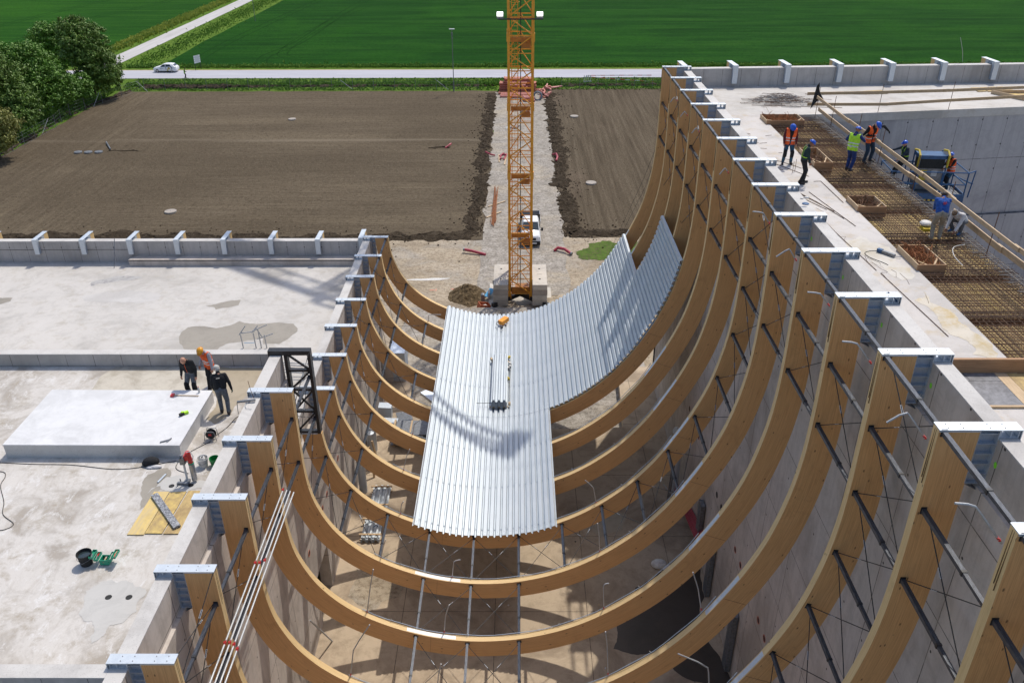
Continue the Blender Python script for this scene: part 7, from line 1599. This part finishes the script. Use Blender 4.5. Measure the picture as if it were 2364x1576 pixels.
    if K['vest'] or K.get('straps'):
        me.calc_normals if False else None
        vm = MB(); vm.use(K['vest'] or K['straps']); vm.use('reflect'); vmap = {}; nrm = [v_.normal.copy() for v_ in me.vertices]
        tors = {order.index('torso')}; lows = order.index('low')
        for p, r in zip(me.polygons, mi):
            c = local(V(p.center)/sc_)
            ok = (r in tors and c.z > .9 and c.z < 1.47) or (r == lows and c.z > .84 and c.z <= 1.02 and abs((V(p.center)/sc_-pel).z) < .2)
            if r == order.index('arm') and abs(c.x) < .205 and c.z > 1.2: ok = True
            if not ok or (c.z > 1.40 and abs(c.x) < .075): continue
            if K['vest']:
                if K['open_'] and c.y > .04 and abs(c.x) < .03+max(0, (c.z-1.05))*.16: continue
                st = (.985 < c.z < 1.03) or (1.10 < c.z < 1.145) 
            else:   # harness-like bright straps only
                st = False
                if not ((abs(abs(c.x)-.10+(1.42-c.z)*.10) < .016 and c.z > 1.08) or (1.06 < c.z < 1.09)): continue
            idx = []
            for vi in p.vertices:
                if vi not in vmap: vmap[vi] = len(vm.v); q = V(me.vertices[vi].co)/sc_+nrm[vi]*(.016 if K['vest'] else .006); vm.v.append(tuple(q))
                idx.append(vmap[vi])
            vm.f.append(tuple(idx)); vm.mi.append(1 if st else 0)
        o = child(vm, 'safety_vest' if K['vest'] else 'bright_straps')
    # jacket zip or other small parts
    for (nm, fn) in parts: mm = MB(); fn(mm, T, HL, V); child(mm, nm, False)
    return body

def zipp(mt): return ('jacket_zip', lambda m, T, HL, V: m.use(mt).path([T(0, .150, 1.40), T(0, .157, 1.30), T(0, .150, 1.12), T(0, .145, 1.02)], .007, 4))
g_ = z2
person('bald man in a black jacket with an orange zip looking down behind the plinth', (-11.5, 25.42, g_), 188, dict(lean=12, hp=42, hL=(-.27, .14, .88), hR=(.27, .12, .86), aL=(-.15, .05, .09), aR=(.16, .02, .09)), dict(top='f_black', low='f_grey', head='none', knee='f_black', skin='skin'), 1.04, (zipp('hivis_o'),))
person('man in an orange vest and yellow orange hard hat on the near left roof', (-11.02, 26.0, g_), 215, dict(lean=10, hp=38, hy=-15, hL=(-.28, .10, .84), hR=(.26, .18, .88), aL=(-.10, .22, .09), aR=(.14, -.12, .09)), dict(top='f_lgrey', low='f_blacktr', headc='orangehelm', vest='hivis_o', open_=False), 1.04)
person('man in a black jacket and pale cap walking on the near left roof', (-10.05, 24.22, g_), -14, dict(lean=14, hp=20, hy=-22, side=0, hL=(-.24, .20, .90), hR=(.32, .08, .88), eR=(.6, -.8, 0), aL=(-.10, .12, .09), aR=(.12, -.06, .09)), dict(top='f_black', low='f_grey', head='cap', headc='capgrey', glove='glove'), 1.06, (('collar_tag', lambda m, T, HL, V: m.use('offwhite').box(T(-.04, -.135, 1.36)-Vector((.03, .01, .008)), T(.04, -.135, 1.36)+Vector((0, 0, .008)))),))
g_ = zr
person('worker in an orange vest with dark red sleeves standing on the right roof strip', (11.0, 33.62, g_), 186, dict(lean=6, hp=40, hL=(-.24, .14, .88), hR=(.24, .12, .88), aL=(-.16, 0, .09), aR=(.17, .06, .09), eL=(-.7, -.7, 0), eR=(.7, -.7, 0)), dict(top='f_black', arm='f_maroon', low='f_jean', vest='hivis_o', knee='f_blacktr'), .98)
person('worker in a dark jacket with lime straps and blue helmet beside the formwork box', (10.82, 31.1, g_), 95, dict(lean=7, hp=30, hL=(-.14, .22, .98), hR=(.16, .20, .86), aL=(-.10, .12, .09), aR=(.10, -.04, .09)), dict(top='f_darkgreen', low='f_blacktr', skin='skin_d', straps='hivis_y'), .98)
person('worker in a lime yellow vest and blue overalls with blue helmet by the guard rail', (13.2, 32.7, g_-.02), 48, dict(lean=8, hp=18, hL=(-.12, .22, 1.22), hR=(.10, .26, 1.36), eR=(1, -.2, -.6), eL=(-1, -.2, -.5), aL=(-.10, .05, .09), aR=(.08, -.04, .09)), dict(top='f_workblue', low='f_workblue', skin='skin_d', vest='hivis_y', open_=False), 1.0, (('belt_pouch', lambda m, T, HL, V: m.use('offwhite').box(T(-.02, -.14, .98)-V((.03, .01, .03)), T(-.02, -.14, .98)+V((.03, .015, .03)))), ('tool_handle', lambda m, T, HL, V: m.use('plank_x').tube((-.05, .22, 1.05), (.25, .5, 1.45), .013, 6))))
person('worker in an orange vest leaning with one arm out over the guard rail', (14.32, 33.9, g_-.02), 160, dict(lean=14, side=6, hp=45, hy=-25, hL=(-.62, .18, 1.24), eL=(-.4, .1, 1), hR=(.16, .20, 1.10), eR=(1, -.6, 0), aL=(-.20, 0, .09), aR=(.16, .08, .09)), dict(top='f_black', low='f_djean', vest='hivis_o', glove='f_black'), 1.04)
def RXe(a): return Vector((cos(a), 0, sin(a)))
person('bareheaded worker in a royal blue sweater bending over the rebar', (13.52, 25.5, g_-.02), 14, dict(lean=34, py=-.10, pz=.90, hp=30, hy=30, hL=(-.12, .52, .86), hR=(.16, .58, .72), aL=(-.12, -.02, .09), aR=(.12, .03, .09)), dict(top='f_royal', low='f_beige', head='hair', headc='hair', skin='skin_d', shoe='f_beige'), .98, (('red_emblem', lambda m, T, HL, V: [m.use('red').bar(T(.03, -.139, 1.27)-RXe(a)*.06, T(.03, -.139, 1.27)+RXe(a)*.06, .012, .012) for a in (0, pi/3, 2*pi/3)]),))
person('crouching worker with brown cap and white headband tying the rebar', (14.5, 26.1, g_-.02), 235, dict(lean=52, pz=.40, py=-.18, hp=20, hy=0, hL=(-.18, .50, .22), hR=(.14, .48, .20), aL=(-.16, .12, .09), aR=(.16, .02, .09), kL=(-.4, 1, .6), kR=(.4, 1, .6)), dict(top='f_white', arm='f_white', low='f_grey', head='band', headc='tan', skin='skin_d', shoe='blue'), .98)
bz_ = bz
person('worker in a black jacket with lime straps sitting on the lift rail', (17.40, 37.30, bz_+.62), 258, dict(lean=10, pz=.93, py=-.12, hp=5, hy=0, hL=(-.16, .30, .98), hR=(.34, .60, 1.18), eR=(1, -.3, -.6), aL=(-.14, .42, .20), aR=(.12, .38, .12), kL=(-.2, 1, .8), kR=(.2, 1, .8)), dict(top='f_navy', low='f_blacktr', straps='hivis_y'), .98)
person('worker in an orange vest standing at the machine on the lift', (19.75, 37.35, bz_+.08), 262, dict(lean=10, hp=14, hL=(-.10, .42, 1.02), hR=(.22, .40, 1.0), aL=(-.12, .10, .09), aR=(.12, -.05, .09)), dict(top='f_black', low='f_jean', vest='hivis_o', skin='skin_d', knee='f_blacktr', open_=False), .98)
person('person in a lime vest standing on the road holding a small device', (-58.0, 151.4, GZ+.05), 70, dict(lean=5, hp=35, hL=(-.08, .26, 1.08), hR=(.10, .28, 1.08), aL=(-.09, .06, .09), aR=(.09, -.05, .09)), dict(top='f_black', low='f_blacktr', head='hair', headc='hair', vest='hivis_y', open_=False), .98)
for o in C.objects:
    if o.type == 'MESH' and not o.data.materials: o.data.materials.append(M['greysteel'])
